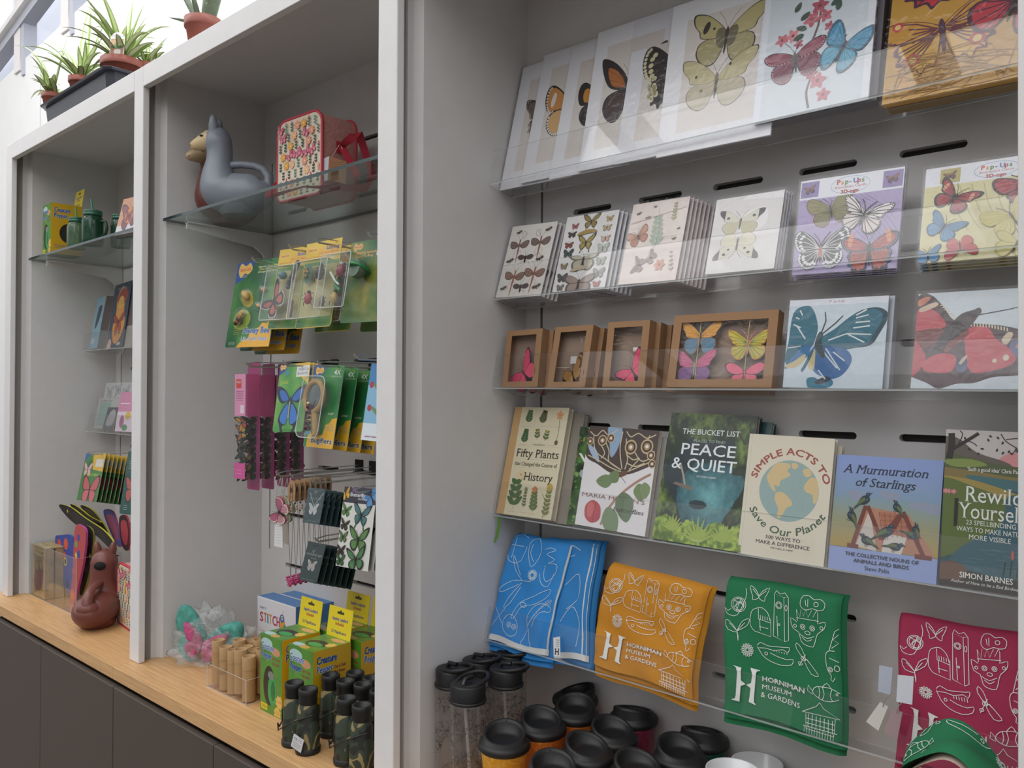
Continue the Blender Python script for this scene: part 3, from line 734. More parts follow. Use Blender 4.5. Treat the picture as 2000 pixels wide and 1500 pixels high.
tray((964, 583), (1987, 477), 'clear acrylic tray with insect greetings cards, second from the top')
tray((980.5, 756.5), (1989.6, 760), 'clear acrylic tray holding the brown boxes and big pop-up cards')
tray((952, 1003), (1991, 1168), 'clear acrylic tray holding the row of books', Y=1.335)
tray((945, 1247), (1755, 1487), 'clear acrylic tray with folded cloths, lowest of the trays', Y=1.31, lip=0.07)

PAPER = '#e9e9e6'
def flat_item(name, label, cat, Mx, w, h, t, face, art=None, side=None, group=None, back=None, sleeve=None, rough=0.35, coat=0.3, parts=None):
    """a thin printed thing: front at local z=0, body behind it"""
    m = MB(); fm_ = ink(face, rough, coat); sd = ink(side or face, 0.6)
    vs = [(0, 0, -t), (w, 0, -t), (w, h, -t), (0, h, -t), (0, 0, 0), (w, 0, 0), (w, h, 0), (0, h, 0)]
    m.add(vs, [(4, 5, 6, 7)], fm_); m.add(vs, [(0, 3, 2, 1), (0, 1, 5, 4), (1, 2, 6, 5), (2, 3, 7, 6), (3, 0, 4, 7)], sd)
    if art: art(Art(m, 0.0, mat=lambda c: ink(c, rough, coat), rect=(0, 0, w, h)), w, h)
    o = obj(name, m, None, Mx, label=label, cat=cat, group=group)
    if sleeve:
        s = MB(); a, b = sleeve if isinstance(sleeve, tuple) else (0.004, 0.004)
        N = 10
        s.grid(lambda u, v: (-a+(w+2*a)*u, -b+(h+2*b)*v, 0.0022+0.0008*math.sin(u*9+v*5)), N, N, FILM)
        s.add([(-a, -b, -t-0.001), (w+a, -b, -t-0.001), (w+a, -b, 0.002), (-a, -b, 0.002), (w+a, h+b, -t-0.001), (w+a, h+b, 0.002)], [(0, 1, 2, 3), (1, 4, 5, 2)], FILM)
        obj('clear_sleeve', s, o)
    return o
FILM = clear('cellophane', (0.97, 0.97, 0.98), 1.35, 0.07, 0.0, crinkle=0.35, cscale=28)
ORD = ['zeroth', 'first', 'second', 'third', 'fourth', 'fifth', 'sixth', 'seventh', 'eighth', 'ninth', 'tenth', 'eleventh', 'twelfth']
def copies(o, n, dx, dz, label, dy=0.0, jit=0.0, seed=3):
    """n copies behind o, shifted along its own axes"""
    r = random.Random(seed)
    for i in range(1, n+1):
        dup(o, o.matrix_basis @ T(dx*i+r.uniform(-jit, jit), dy*i, -dz*i), ORD[i]+' '+label)

# -- top row: mounted prints, each overlapping the one to its left
def lean_left(BL, TL, Y0, w):
    """card known by its left edge"""
    best = None
    P0 = on_y(*BL, Y0)
    for k in range(70, 145, 5):
        a = math.radians(k/10); n = Vector((0, -math.cos(a), math.sin(a))); q = on_plane(*TL, P0, n); e_ = abs(q.x-P0.x)
        if best is None or e_ < best[0]: best = (e_, q, a)
    e_, q, a = best; V = (q-P0); h = V.length
    return frame(P0, (1, 0, -0.012), V), w, h
def print_art(fn):
    def art(A, w, h):
        A.rectf(w*.16, h*.13, w*.84, h*.87, '#d8d2cb'); fn(A, w, h)
    return art
rowY = lambda i: 1.351-0.0048*i
prints = [
 ((976.5, 372), (1024, 132), 'mounted print of a dark scalloped butterfly, first from the left on the top tray', lambda A, w, h: flyer(A, w*.5, h*.53, w*.33, 0, '#6f6053', '#7c6f60', '#2b2522', hs='scal', spots='#bdb2a0', inner=.8, asp=1.15, veins='#2b2522')),
 ((1017, 358), (1063, 109), 'mounted print of an orange butterfly with white-banded black tips', lambda A, w, h: flyer(A, w*.5, h*.52, w*.36, 0, '#c98d4d', '#d2ac74', '#29221f', fs='round', spots='#e8e4dd', band='#ddd8d0', inner=.86, asp=1.2, sp=.035)),
 ((1072, 351), (1117, 96), 'mounted print of a black butterfly with an orange patch', lambda A, w, h: flyer(A, w*.5, h*.52, w*.3, 0, '#c98a35', '#3a2a2a', '#2a2626', fs='round', inner=.6, asp=1.2)),
 ((1129, 335), (1167, 65), 'mounted print of a brown butterfly with an orange diagonal band', lambda A, w, h: flyer(A, w*.5, h*.52, w*.38, 0, '#b0692c', '#412c29', '#2b2424', fs='swal', inner=.62, asp=1.25, hedge='#35272a', veins='#2b2020')),
 ((1200.5, 321), (1240, 46), 'mounted print of a black butterfly covered in cream spots', lambda A, w, h: flyer(A, w*.5, h*.55, w*.36, 0, '#2a2523', '#2a2523', '#241f1d', fs='round', hs='scal', spots='#d8d3ae', dots='#d0cc9e', sp=.05, asp=1.2)),
 ((1281.5, 308), (1313, 15), 'mounted print of two pale yellow butterflies, frontmost on the top tray', lambda A, w, h: (flyer(A, w*.54, h*.70, w*.33, -4, '#b9b07c', '#a9a173', '#37302a', fs='mon', inner=.93, asp=1.05, body='#3c352c', root='#6f6a50', hs='round', tip=None, eyes=None, spots=None), A.oval(w*.35, h*.78, w*.055, h*.02, '#2f2a26', rot=70), A.oval(w*.42, h*.76, w*.012, w*.012, '#2f2a26'), flyer(A, w*.49, h*.42, w*.33, -2, '#beb486', '#c0b79a', '#5a523e', fs='mon', inner=.96, asp=1.0, body='#5a5240', ant=True), A.oval(w*.30, h*.47, w*.012, w*.015, '#2f2a26'), A.oval(w*.6, h*.5, w*.012, w*.015, '#2f2a26'), A.oval(w*.36, h*.37, w*.014, w*.014, '#8a6a4a'), A.line([(w*.45, h*.59), (w*.53, h*.595)], .0006, '#6a645c'))),
]
for i, (BL, TL, lb, fn) in enumerate(prints):
    Mx, w, h = lean_left(BL, TL, rowY(i), 0.225 if i > 3 else 0.2)
    flat_item('butterfly_print', lb, 'print', Mx, w, h, 0.0025, '#e3e5e8', print_art(fn), group='mounted butterfly prints on the top tray', sleeve=0.003)
def art_blossom(A, w, h):
    A.rectf(0, 0, w, h, '#e4ebf2'); A.rectf(w*.06, h*.01, w*.94, h*.99, '#d6e0e6')
    A.line([(w*.50, h*.02), (w*.47, h*.12), (w*.50, h*.22), (w*.45, h*.36), (w*.52, h*.5), (w*.56, h*.8)], .004, '#6a5654', smooth=3); A.line([(w*.48, h*.2), (w*.62, h*.3), (w*.78, h*.4)], .002, '#6a5654')
    rr = random.Random(5)
    for px, py, s in ((.30, .48, .045), (.2, .47, .04), (.36, .42, .03), (.52, .62, .05), (.46, .55, .05), (.58, .55, .04), (.62, .48, .03), (.5, .74, .06), (.72, .33, .055), (.8, .30, .045), (.56, .17, .05), (.5, .22, .035), (.66, .45, .035), (.62, .08, .04)):
        bloom(A, w*px, h*py, w*s*1.6, rr.choice(['#c9707c', '#b55b6c', '#d88a92', '#c2616f']), 5, '#8a3a48', rr.random()*60)
    for px, py, r_ in ((.36, .56, 40), (.3, .62, 60), (.42, .5, 160), (.52, .68, 95), (.62, .6, 30), (.68, .56, 80), (.4, .47, 200)): leafshape(A, w*px, h*py, w*.1, w*.05, r_, '#3f5a4c')
    flyer(A, w*.34, h*.34, w*.28, 8, '#93304e', '#7c2c4a', '#3c1f2e', fs='wide', hs='round', spots='#c86a80', veins='#3c1f2e', asp=1.05)
    flyer(A, w*.76, h*.33, w*.2, -25, '#3f97bc', '#5db1cf', '#2a5d78', fs='round', asp=1.5, ant=False, veins='#2a5d78')
    flyer(A, w*.68, h*.86, w*.33, -18, '#6b3f83', '#7a4a90', '#241d2e', fs='mon', hs='tail', inner=.8, veins='#2b2038', asp=1.0)
def quad_ext(bl, br, tr_dir, tl, Y0): pass
Mx, w, h = lean_left((1470, 241), (1487, 60), 1.322, 0.192); h = 0.305
flat_item('art_card', 'pale blue card of purple butterfly and pink blossom, next to the yellow print', 'card', Mx, w, h, 0.004, '#e4ebf2', art_blossom, sleeve=0.014)
m = MB(); m.box((0.0, 0, -0.03), (w+0.01, h*.97, -0.009), ink('#5d5860', 0.5)); obj('art_card', m, None, Mx, label='dark-backed cards stacked behind the pale blossom card', cat='card')
def art_orange(A, w, h):
    A.rectf(0, 0, w, h, '#c9993a')
    rr = random.Random(8)
    flyer(A, w*.56, h*.70, w*.62, 0, '#d3a02c', '#c8323f', '#4a1f3c', fs='mon', hs='scal', inner=.88, veins='#7a2436', lw=.003, body='#5a2a3a', bw=.06, asp=.75, eyes=('#4a1f3c', '#e0b040'), ant=False)
    flyer(A, w*.42, h*.36, w*.5, 8, '#c8932a', '#d8a838', '#6a2a34', fs='wide', hs='scal', inner=.9, veins='#6a2a34', lw=.0025, spots='#6a2a34', body='#4a1f3c', eyes=('#c03a3c', '#e8c878'), ant=False)
    flyer(A, w*.95, h*.42, w*.4, -20, '#d6a63c', '#c23844', '#55233a', fs='mon', veins='#55233a', lw=.002)
    for k in range(26): A.line([(rr.uniform(0, w), rr.uniform(0, h*.25)) for _ in range(3)], .0012, '#a87a2e', smooth=3)
Mx, w, h = lean_left((1722, 205), (1739, 30), 1.322, 0.185); h = .30
flat_item('art_card', 'large yellow and orange card crowded with butterflies, rightmost on the top tray', 'card', Mx, w, h, 0.012, '#c9993a', art_orange, sleeve=0.004)
m = MB(); m.box((0.004, 0, -0.034), (w, h*.95, -0.014), ink('#8a7550', 0.6)); obj('art_card', m, None, Mx, label='cards stacked behind the large yellow and orange card', cat='card')

# -- second row: greetings cards
def art_hoppers(A, w, h):
    for cx, cy in ((.26, .66), (.72, .68)): hopper(A, w*cx, h*cy, w*.24)
    for cx, cy in ((.31, .22), (.74, .25)): hopper(A, w*cx, h*cy, w*.25, -4, '#a5563a', '#8f6a58'); A.line([(w*(cx-.08), h*(cy+.3)), (w*cx, h*(cy+.34)), (w*(cx+.09), h*(cy+.29))], .0008, '#a5563a')
    for cx, cy, s in ((.47, .52, .17), (.52, .12, .17)): beetle(A, w*cx, h*cy, w*s, 0, '#352b28', '#4b3e39')
    for cx, cy, s in ((.2, .9, .06), (.85, .9, .07), (.14, .5, .08), (.8, .5, .08), (.14, .12, .07), (.87, .12, .09)): beetle(A, w*cx, h*cy, w*s, 20, '#3a3230', '#4d423c')
    A.ring(w*.33, h*.86, w*.05, w*.06, .0006, '#7a7068'); A.ring(w*.64, h*.87, w*.05, w*.06, .0006, '#7a7068')
def art_bflies(A, w, h):
    P = [(.5, .9, .17, '#8e7a3c', '#2e2a22', 'swal', 'tail'), (.2, .86, .07, '#a5605a', '#6a3a34', 'round', 'round'), (.85, .9, .07, '#b8a27a', '#8a7452', 'round', 'round'), (.17, .76, .09, '#4a4240', '#2e2a28', 'wide', 'round'), (.83, .79, .09, '#b4a684', '#83745a', 'wide', 'round'),
         (.48, .62, .17, '#a08f48', '#2d2b22', 'swal', 'tail'), (.15, .62, .09, '#8a4a40', '#5a302a', 'wide', 'round'), (.84, .65, .09, '#cdb0a0', '#94705c', 'wide', 'round'), (.17, .5, .1, '#3c4a4a', '#22262a', 'round', 'round'), (.83, .52, .11, '#b9beb4', '#9aa098', 'round', 'round'),
         (.5, .4, .27, '#b6b39c', '#5c5a48', 'moth', 'round'), (.14, .33, .07, '#948250', '#4a3f2c', 'round', 'round'), (.84, .35, .09, '#a8aa9e', '#80837a', 'round', 'round'), (.15, .18, .1, '#4a4644', '#28262a', 'round', 'round'), (.84, .2, .11, '#9a9c98', '#6e7070', 'round', 'round'), (.5, .1, .3, '#9a8880', '#62524c', 'wide', 'round'), (.15, .05, .07, '#7a7266', '#504a44', 'round', 'round'), (.84, .06, .07, '#c07a72', '#8c4c44', 'round', 'round')]
    for cx, cy, s, f, e_, fs, hs in P: flyer(A, w*cx, h*cy, w*s, 0, f, f, e_, fs=fs, hs=hs, inner=.78, lw=.0003)
    for cy in (.745, .27): caterpillar(A, w*.46, h*cy, w*.36, 3, '#a98c4c' if cy > .5 else '#b5a68e')
def art_botany(A, w, h):
    A.rectf(w*.0, h*.0, w, h, '#e4d8cf'); flyer(A, w*.2, h*.58, w*.2, 25, '#c79b82', '#c28a74', '#7a5a50', fs='round', hs='round', veins='#8a5a48', inner=.9)
    sprig(A, w*.55, h*.42, w*.5, 5, '#a9b8a4', 6, .3); A.line([(w*.5, h*.3), (w*.56, h*.6), (w*.5, h*.9)], .0006, '#6f7a6a', smooth=3); sprig(A, w*.78, h*.72, w*.3, 0, '#9a9a6c', 6, .2)
    for cx, cy, s in ((.14, .87, .05), (.32, .8, .05), (.85, .5, .04), (.9, .62, .03), (.42, .93, .03)): beetle(A, w*cx, h*cy, w*s, 10, '#55504c', '#7c7670')
    flyer(A, w*.3, h*.22, w*.14, 80, '#8a7464', '#a08672', '#3c342e', fs='mon', spots='#e0d2c0'); flyer(A, w*.5, h*.3, w*.12, 60, '#a08c7c', None, '#4c4038', fs='mon', spots='#e0d2c0')
    bloom(A, w*.68, h*.2, w*.1, '#cf9a80', 6, '#b06a48'); sprig(A, w*.9, h*.1, w*.35, 10, '#b8a898', 5, .15)
    A.line([(w*.02, h*.75), (w*.4, h*.8), (w*.98, h*.88)], .001, '#cdbfb8'); scribble(A, w*.6, h*.5, w*.3, h*.05, 2, '#9a8c84')
def art_whites(A, w, h):
    A.rectf(0, 0, w, h, '#dcdad6'); A.poly([(w*.4, h*.95), (w, h*.9), (w, h*.99), (w*.5, h)], '#e9e8e6')
    A.blob([(w*.45, h*.75), (w*.75, h*.82), (w*.8, h*.6), (w*.55, h*.5), (w*.3, h*.6)], '#e8e6e3')
    flyer(A, w*.42, h*.66, w*.33, -3, '#d5d2c0', '#c7c3a2', '#75716a', fs='mon', hs='round', inner=.96, tip='#3a3633', asp=.8, body='#6a6658')
    for sx_ in (-1, 1): A.oval(w*(.42+.19*sx_), h*.72, w*.025, w*.02, '#3a3633')
    flyer(A, w*.42, h*.33, w*.33, 178, '#d8d4c0', '#dcd7be', '#8a8578', fs='mon', hs='round', inner=.96, tip='#55504a', asp=.85, body='#5a564c')
    for sx_ in (-1, 1): A.oval(w*(.42+.18*sx_), h*.24, w*.025, w*.02, '#3a3633'); A.oval(w*(.42+.12*sx_), h*.3, w*.02, w*.015, '#3a3633')
def popup_header(A, x, y, w, h, thumb):
    A.rectf(x, y, x+w, y+h, '#e6e9ee'); A.ring(x+w*.5, y+h*.5, w*.19, h*.42, .0008, '#8fb2c8')
    for i, (ch, c) in enumerate(zip('P p-Ups', ['#d3453f', '#e39a3c', '#4d8c4f', '#5560a0', '#3f74b8', '#c84a3c', '#5a9a50'])):
        if ch != ' ': A.text(ch, x+w*(.37+.04*i), y+h*.56, None, h*.24, c, bold=.04)
    A.oval(x+w*.422, y+h*.62, w*.012, h*.1, '#e0a23c', n=10)
    A.text('Animation Cards', x+w*.5, y+h*.36, w*.3, h*.12, '#c8504a', 'C')
    A.text('3D-ogo', x+w*.5, y+h*.1, w*.17, h*.17, '#c8504a', 'C', bold=.05)
    for u in (.1, .9): A.rectf(x+w*(u-.09), y+h*.1, x+w*(u+.09), y+h*.9, thumb); flyer(A, x+w*u, y+h*.5, w*.06, 10, '#8a5a3a', '#6a4a5a', '#2c2426')
def art_lavender(A, w, h):
    A.rectf(0, 0, w, h*.8, '#a99ac2'); popup_header(A, 0, h*.79, w, h*.21, '#8d7fb0')
    rr = random.Random(2)
    for k in range(14): A.line([(w*.05*k, h*.78), (w*(.25+.05*k), h*.6), (w*(.45+.05*k), h*.55), (w*(.7+.04*k), h*.3)], .0012, '#8f80ad', smooth=3)
    A.rect = (0, 0, w, h*.79)
    flyer(A, w*.33, h*.66, w*.23, 12, '#8a8552', '#7d7848', '#5a5632', fs='round', spots='#a8685a', veins='#5a5632', inner=.94)
    flyer(A, w*.66, h*.56, w*.24, -18, '#e0dcd8', '#dcd2cc', '#332e2c', fs='mon', veins='#332e2c', lw=.0014, inner=.95, spots='#332e2c')
    flyer(A, w*.27, h*.25, w*.28, 0, '#2e2c2c', '#2e2c2c', '#232122', fs='round', hs='round', spots='#dfe2e2', dots='#dfe2e2', sp=.045, veins='#c8cccc', lw=.0012)
    A.oval(w*.27, h*.22, w*.02, w*.06, '#b0664e')
    flyer(A, w*.74, h*.21, w*.27, 3, '#b4504a', '#b35a4c', '#2d2a38', fs='wide', hs='scal', inner=.8, band='#d98c5c', spots='#5b7f98', veins='#5a2a2c', asp=1.3)
def art_cream(A, w, h):
    A.rectf(0, 0, w, h, '#d8d29e'); A.rectf(0, h*.8, w, h, '#e6e9ee'); popup_header(A, w*.12, h*.8, w*.95, h*.19, '#b8ae6a')
    for k in range(8): A.line([(w*(.2+.1*k), h*.78), (w*(.3+.09*k), h*.5), (w*(.4+.1*k), h*.3)], .0012, '#b9b27a', smooth=3)
    flyer(A, w*.27, h*.66, w*.2, -32, '#a82f38', '#a3303a', '#2a2022', fs='mon', hs='round', inner=.78, band='#d9a07a', veins='#4a1a20')
    flyer(A, w*.84, h*.7, w*.24, 24, '#b12c3a', '#a32a38', '#3a1a22', fs='round', hs='scal', inner=.85, veins='#4a1a20', lw=.001)
    flyer(A, w*.2, h*.36, w*.17, -30, '#4681ad', '#5390bb', '#2c5878', fs='mon', inner=.86, veins='#2c5878'); flyer(A, w*.08, h*.08, w*.12, 10, '#4681ad', '#5390bb', '#2c5878')
    flyer(A, w*.35, h*.13, w*.14, 190, '#b8464c', '#c35a58', '#a03c44', fs='round', inner=.9); flyer(A, w*.74, h*.4, w*.22, 30, '#cdc36a', '#d2c978', '#b0a650', fs='round', inner=.96, veins='#b0a650'); flyer(A, w*.8, h*.12, w*.2, -20, '#d0c77a', None, '#b3aa58', fs='wide')
S2 = 'sleeved greetings cards on the second tray'
Mx, w, h = lean([(968.5, 583.5), (1055, 575.5), (1090.6, 434), (1001, 441)], 1.338)
o = flat_item('greetings_card', 'square card printed with grasshoppers and beetles, frontmost of its stack', 'card', Mx, w, h, 0.0018, '#dedad2', art_hoppers, side='#b9b6cc', group=S2, sleeve=0.002)
copies(o, 4, 0.0045, 0.0085, 'sleeved card behind the grasshopper card, only its pale edge showing')
Mx, w, h = lean([(1073, 573), (1180, 560.5), (1211, 411), (1113.6, 422.5)], 1.338)
o = flat_item('greetings_card', 'card printed with rows of small butterflies and moths, frontmost of its stack', 'card', Mx, w, h, 0.0018, '#dfdfdb', art_bflies, side='#b4b2cb', group=S2, sleeve=0.002)
copies(o, 6, 0.0055, 0.0075, 'sleeved card behind the card of small butterflies, only its pale edge showing')
Mx, w, h = lean([(1204.5, 558), (1317, 545.6), (1350.5, 384.6), (1241, 398)], 1.338)
o = flat_item('greetings_card', 'beige card with faint flowers and insects, frontmost of its stack', 'card', Mx, w, h, 0.0018, '#e4d8cf', art_botany, side='#b4b2cb', group=S2, sleeve=0.002)
copies(o, 7, 0.0048, 0.0075, 'sleeved card behind the beige flower card, only its pale edge showing')
Mx, w, h = lean([(1373, 536), (1511.6, 524.6), (1533, 369.5), (1404, 391)], 1.338)
o = flat_item('greetings_card', 'pale grey card with two white butterflies, one above the other', 'card', Mx, w, h, 0.0025, '#dcdad6', art_whites, side='#c6c5cf', group=S2, sleeve=0.003)
copies(o, 3, 0.0022, 0.006, 'sleeved card behind the two-white-butterflies card')
Mx, w, h = lean([(1544.6, 539), (1754, 521), (1765, 327), (1567.7, 353)], 1.338)
o = flat_item('popup_card', 'lilac pop-up card pack with four butterflies', 'card', Mx, w, h, 0.004, '#a99ac2', art_lavender, side='#cfcfe0', group=S2, sleeve=0.006)
copies(o, 3, -0.003, 0.010, 'sleeved pack behind the lilac pop-up card')
Mx, w, h = lean_left((1793, 515), (1812, 331), 1.338, 0.162)
o = flat_item('popup_card', 'cream pop-up card pack with red and blue butterflies, beside the right post', 'card', Mx, w, h, 0.004, '#d8d29e', art_cream, side='#cfcfc0', group=S2, sleeve=0.006)
copies(o, 3, -0.002, 0.012, 'sleeved pack behind the cream pop-up card')

# -- third row: kraft window boxes and big pop-up cards
KRAFT = fine('#9a7654', 0.75, 0.05, 300, name='kraft_card'); KRIN = ink('#8f7a68', 0.8)
def paper_butterfly(M, parent, s, f, h, edge, fs='round', hs='round', tilt=0, asp=1.0, **k):
    m = MB(); A = Art(m, 0.0, mat=lambda c: ink(c, .55)); flyer(A, 0, 0, s, tilt, f, h, edge, fs=fs, hs=hs, asp=asp, **k)
    F = smooth_loop(FORE[fs], 3)
    for sg in (1, -1):
        for sh in (FORE[fs], HIND[hs]):
            P = [(x*s*sg, y*s*asp) for x, y in smooth_loop(sh, 3)]; a = math.radians(tilt); P = [(x*math.cos(a)-y*math.sin(a), x*math.sin(a)+y*math.cos(a)) for x, y in P]
            if sg < 0: P = P[::-1]
            if sum(P[i-1][0]*P[i][1]-P[i][0]*P[i-1][1] for i in range(len(P))) < 0: P = P[::-1]
            m.prism(P, -0.0012, 0, ink(edge, .6))
    return obj('paper_butterfly', m, parent, M)
def window_box(Mx, w, h, d, label, bf, bw=(0.016, 0.012), group='kraft boxes with paper butterflies'):
    t = thing('window_box', label, 'gift box', Mx, group); m = MB()
    bx, by = bw
    # frame front with window, four sides, back
    O = [(0, 0), (w, 0), (w, h), (0, h)]; I = [(bx, by), (w-bx, by), (w-bx, h-by), (bx, h-by)]
    m.add([(x, y, 0) for x, y in O]+[(x, y, 0) for x, y in I], [(0, 1, 5, 4), (1, 2, 6, 5), (2, 3, 7, 6), (3, 0, 4, 7)], KRAFT)
    m.add([(x, y, -0.001) for x, y in O]+[(x, y, -0.001) for x, y in I]+[(x, y, 0) for x, y in I], [(4, 5, 9, 8), (5, 6, 10, 9), (6, 7, 11, 10), (7, 4, 8, 11)], KRAFT)
    for a, b in (((0, 0, -d), (w, 0.001, -0.0002)), ((0, h-0.001, -d), (w, h, -0.0002)), ((0, 0, -d), (0.001, h, -0.0002)), ((w-0.001, 0, -d), (w, h, -0.0002))): m.box(a, b, KRAFT)
    m.box((0, 0, -d-0.001), (w, h, -d), KRAFT); m.box((bx*.5, by*.5, -d), (w-bx*.5, h-by*.5, -d+0.001), KRIN); obj('box', m, t)
    m = MB(); m.add([(bx, by, -0.0012), (w-bx, by, -0.0012), (w-bx, h-by, -0.0012), (bx, h-by, -0.0012)], [(0, 1, 2, 3)], FILM); obj('window_film', m, t)
    for b in bf: b(t, w, h, d)
    return t
PINK = dict(f='#e0446c', h='#e5506f', edge='#5d2440', body='#4a3038')
def pink_half(t, w, h, d):
    paper_butterfly(T(w*.50, h*.26, -0.010) @ RY(-0.25), t, w*.46, tilt=48, fs='mon', hs='round', inner=.88, **PINK)
    m = MB(); m.box((w*.47, h*.52, -0.012), (w*.6, h*.60, -0.011), ink('#d9d6d0')); obj('tab', m, t)
Mx, w, h = lean([(980.5, 756.5), (1048, 755), (1061.5, 641), (989.5, 647)], 1.337)
KB = 'kraft boxes with paper butterflies'
o = window_box(Mx, w, h, .022, 'slim brown window box with one pink paper butterfly, nearest the side wall', [pink_half])
copies(o, 2, 0.011, 0.024, 'slim brown window box behind the leftmost pink-butterfly one')
Mx, w, h = lean([(1069, 756.5), (1141, 756.5), (1160.5, 633.5), (1084, 639.5)], 1.337)
def spotty(t, w, h, d):
    paper_butterfly(T(w*.55, h*.24, -0.011) @ RY(-0.3), t, w*.45, tilt=30, f='#a0753a', h='#a8803e', edge='#4a3520', fs='round', spots='#3c2a20', sp=.06, dots='#3c2a20', inner=.92, asp=.9)
    m = MB(); m.box((w*.46, h*.40, -0.010), (w*.62, h*.52, -0.009), ink('#c9c6c0')); obj('tab', m, t)
    m = MB(); m.tube([(w*.1, h*.35, -.012), (w*.45, h*.34, -.01)], .0006, ink('#d8cfae')); obj('twine', m, t)
o = window_box(Mx, w, h, .022, 'slim brown window box with a brown spotted paper butterfly', [spotty])
copies(o, 2, 0.011, 0.024, 'slim brown window box behind the spotted-butterfly one')
Mx, w, h = lean([(1180, 756.5), (1255, 755), (1273, 625.4), (1184.5, 629)], 1.337)
def pink_side(t, w, h, d):
    paper_butterfly(T(w*.62, h*.26, -0.010) @ RY(-0.2), t, w*.42, tilt=40, fs='mon', hs='round', inner=.88, **PINK)
    m = MB(); m.box((w*.6, h*.55, -0.010), (w*.78, h*.61, -0.009), ink('#dcd9d3')); obj('tab', m, t)
o = window_box(Mx, w, h, .022, 'slim brown window box with a pink butterfly, third from the wall', [pink_side])
copies(o, 2, 0.010, 0.024, 'slim brown window box behind the third pink-butterfly one')
Mx, w, h = lean([(1300, 756.5), (1509, 756.5), (1519, 605), (1319.5, 616)], 1.337)
def garland(t, w, h, d):
    P = lambda u, v, z=-0.007: T(w*u, h*v, z)
    paper_butterfly(P(.27, .70), t, w*.2, f='#d99b3a', h='#4a7f9b', edge='#7a5a30', fs='mon', hs='round', inner=.92, asp=1.1, body='#375a6e', veins='#a86a2c')
    paper_butterfly(P(.74, .58), t, w*.2, f='#c9b32e', h='#c2b030', edge='#c07a3a', fs='mon', hs='round', inner=.92, asp=.95, body='#d77a7c', veins='#5a7a2c', lw=.001)
    paper_butterfly(P(.24, .30), t, w*.2, f='#cf5a86', h='#7a4f88', edge='#8a3a62', fs='mon', hs='round', inner=.94, asp=1.1, body='#7a9a6c', veins='#7a2a50')
    paper_butterfly(P(.73, .20), t, w*.19, f='#e0607a', h='#e2687c', edge='#56304a', fs='wide', hs='small', inner=.88, asp=1.2, body='#4a3038')
    for u in (.265, .735):
        m = MB(); m.tube([(w*u, h*.9, -.006), (w*(u-.005), h*.5, -.006), (w*u, h*.1, -.006)], .0008, ink('#c9b46c')); obj('twine', m, t)
o = window_box(Mx, w, h, .022, 'wide brown window box with four bright paper butterflies on twine', [garland], bw=(.017, .015))
dup(o, o.matrix_basis @ T(-.014, -.004, -.026), 'wide brown window box behind the four-butterfly one')
def art_blue(A, w, h):
    A.rectf(0, 0, w, h, '#c9d8de'); A.rectf(0, h*.93, w, h, '#dfe4ea'); A.text('P p-Up', w*.5, h*.955, w*.16, h*.022, '#b5424a', 'C')
    B = lambda pts, c: A.poly(smooth_loop([(x*w, y*h) for x, y in pts], 4), c)
    B([(.0,.3),(.02,.5),(.05,.85),(.18,.93),(.26,.88),(.32,.70),(.31,.57),(.28,.47),(.2,.36),(.08,.24)], '#22697c')
    B([(.0,.22),(.16,.45),(.26,.48),(.24,.36),(.12,.26)], '#2e74a8')
    B([(.37,.56),(.5,.66),(.7,.83),(.88,.88),(.99,.83),(1.0,.74),(.93,.58),(.86,.47),(.7,.44),(.55,.42),(.4,.47)], '#173f4c')
    B([(.37,.56),(.5,.66),(.7,.82),(.87,.86),(.95,.81),(.95,.73),(.88,.58),(.82,.48),(.7,.45),(.55,.43),(.4,.48)], '#22697c')
    B([(.34,.5),(.42,.47),(.6,.44),(.68,.36),(.68,.26),(.6,.14),(.5,.1),(.44,.12),(.34,.16),(.25,.28),(.24,.36),(.3,.47)], '#2a66a0')
    B([(.26,.22),(.24,.32),(.27,.4),(.31,.43),(.32,.3),(.31,.2)], '#cdbf8e'); B([(.0,.24),(.1,.22),(.2,.3),(.21,.38),(.1,.3)], '#cdbf8e')
    B([(.26,.02),(.25,.1),(.32,.12),(.4,.08),(.5,.1),(.52,.04),(.45,.0),(.3,.0)], '#2a7892'); B([(.33,.07),(.38,.04),(.44,.06),(.5,.1),(.45,.13)], '#1f3040')
    for a, b in (((.44,.53),(.62,.6)),((.62,.6),(.86,.585)),((.62,.6),(.8,.5)),((.68,.66),(.84,.68)),((.7,.72),(.84,.73)),((.7,.77),(.82,.80)),((.7,.8),(.8,.86)),((.36,.45),(.55,.22)),((.42,.44),(.58,.2)),((.5,.4),(.62,.3)),((.1,.7),(.2,.55)),((.06,.72),(.14,.68)),((.08,.8),(.12,.78)),((.12,.88),(.15,.82)),((.02,.45),(.16,.47)),((.36,.2),(.44,.1))):
        A.line([(a[0]*w, a[1]*h), (b[0]*w, b[1]*h)], .0022, '#d3dedc')
    A.line([(.36*w,.6*h),(.4*w,.75*h),(.385*w,.85*h)], .002, '#23323a'); A.line([(.37*w,.6*h),(.5*w,.72*h),(.57*w,.8*h)], .002, '#23323a')
    B([(.335,.61),(.36,.63),(.385,.58),(.37,.52),(.42,.36),(.38,.34),(.31,.45),(.31,.54)], '#1e3c40'); B([(.2,.24),(.18,.2),(.2,.18),(.26,.3),(.3,.42),(.27,.4)], '#2e6a78')
Mx, w, h = lean([(1530.7, 758.4), (1724.4, 758.4), (1735, 579), (1541, 585.5)], 1.338)
flat_item('popup_card', 'pale blue card with one huge teal and blue butterfly', 'card', Mx, w, h, 0.004, '#c9d8de', art_blue, side='#ccd3da', group='large butterfly cards on the third tray', sleeve=0.012)
o = bpy.data.objects['popup_card']
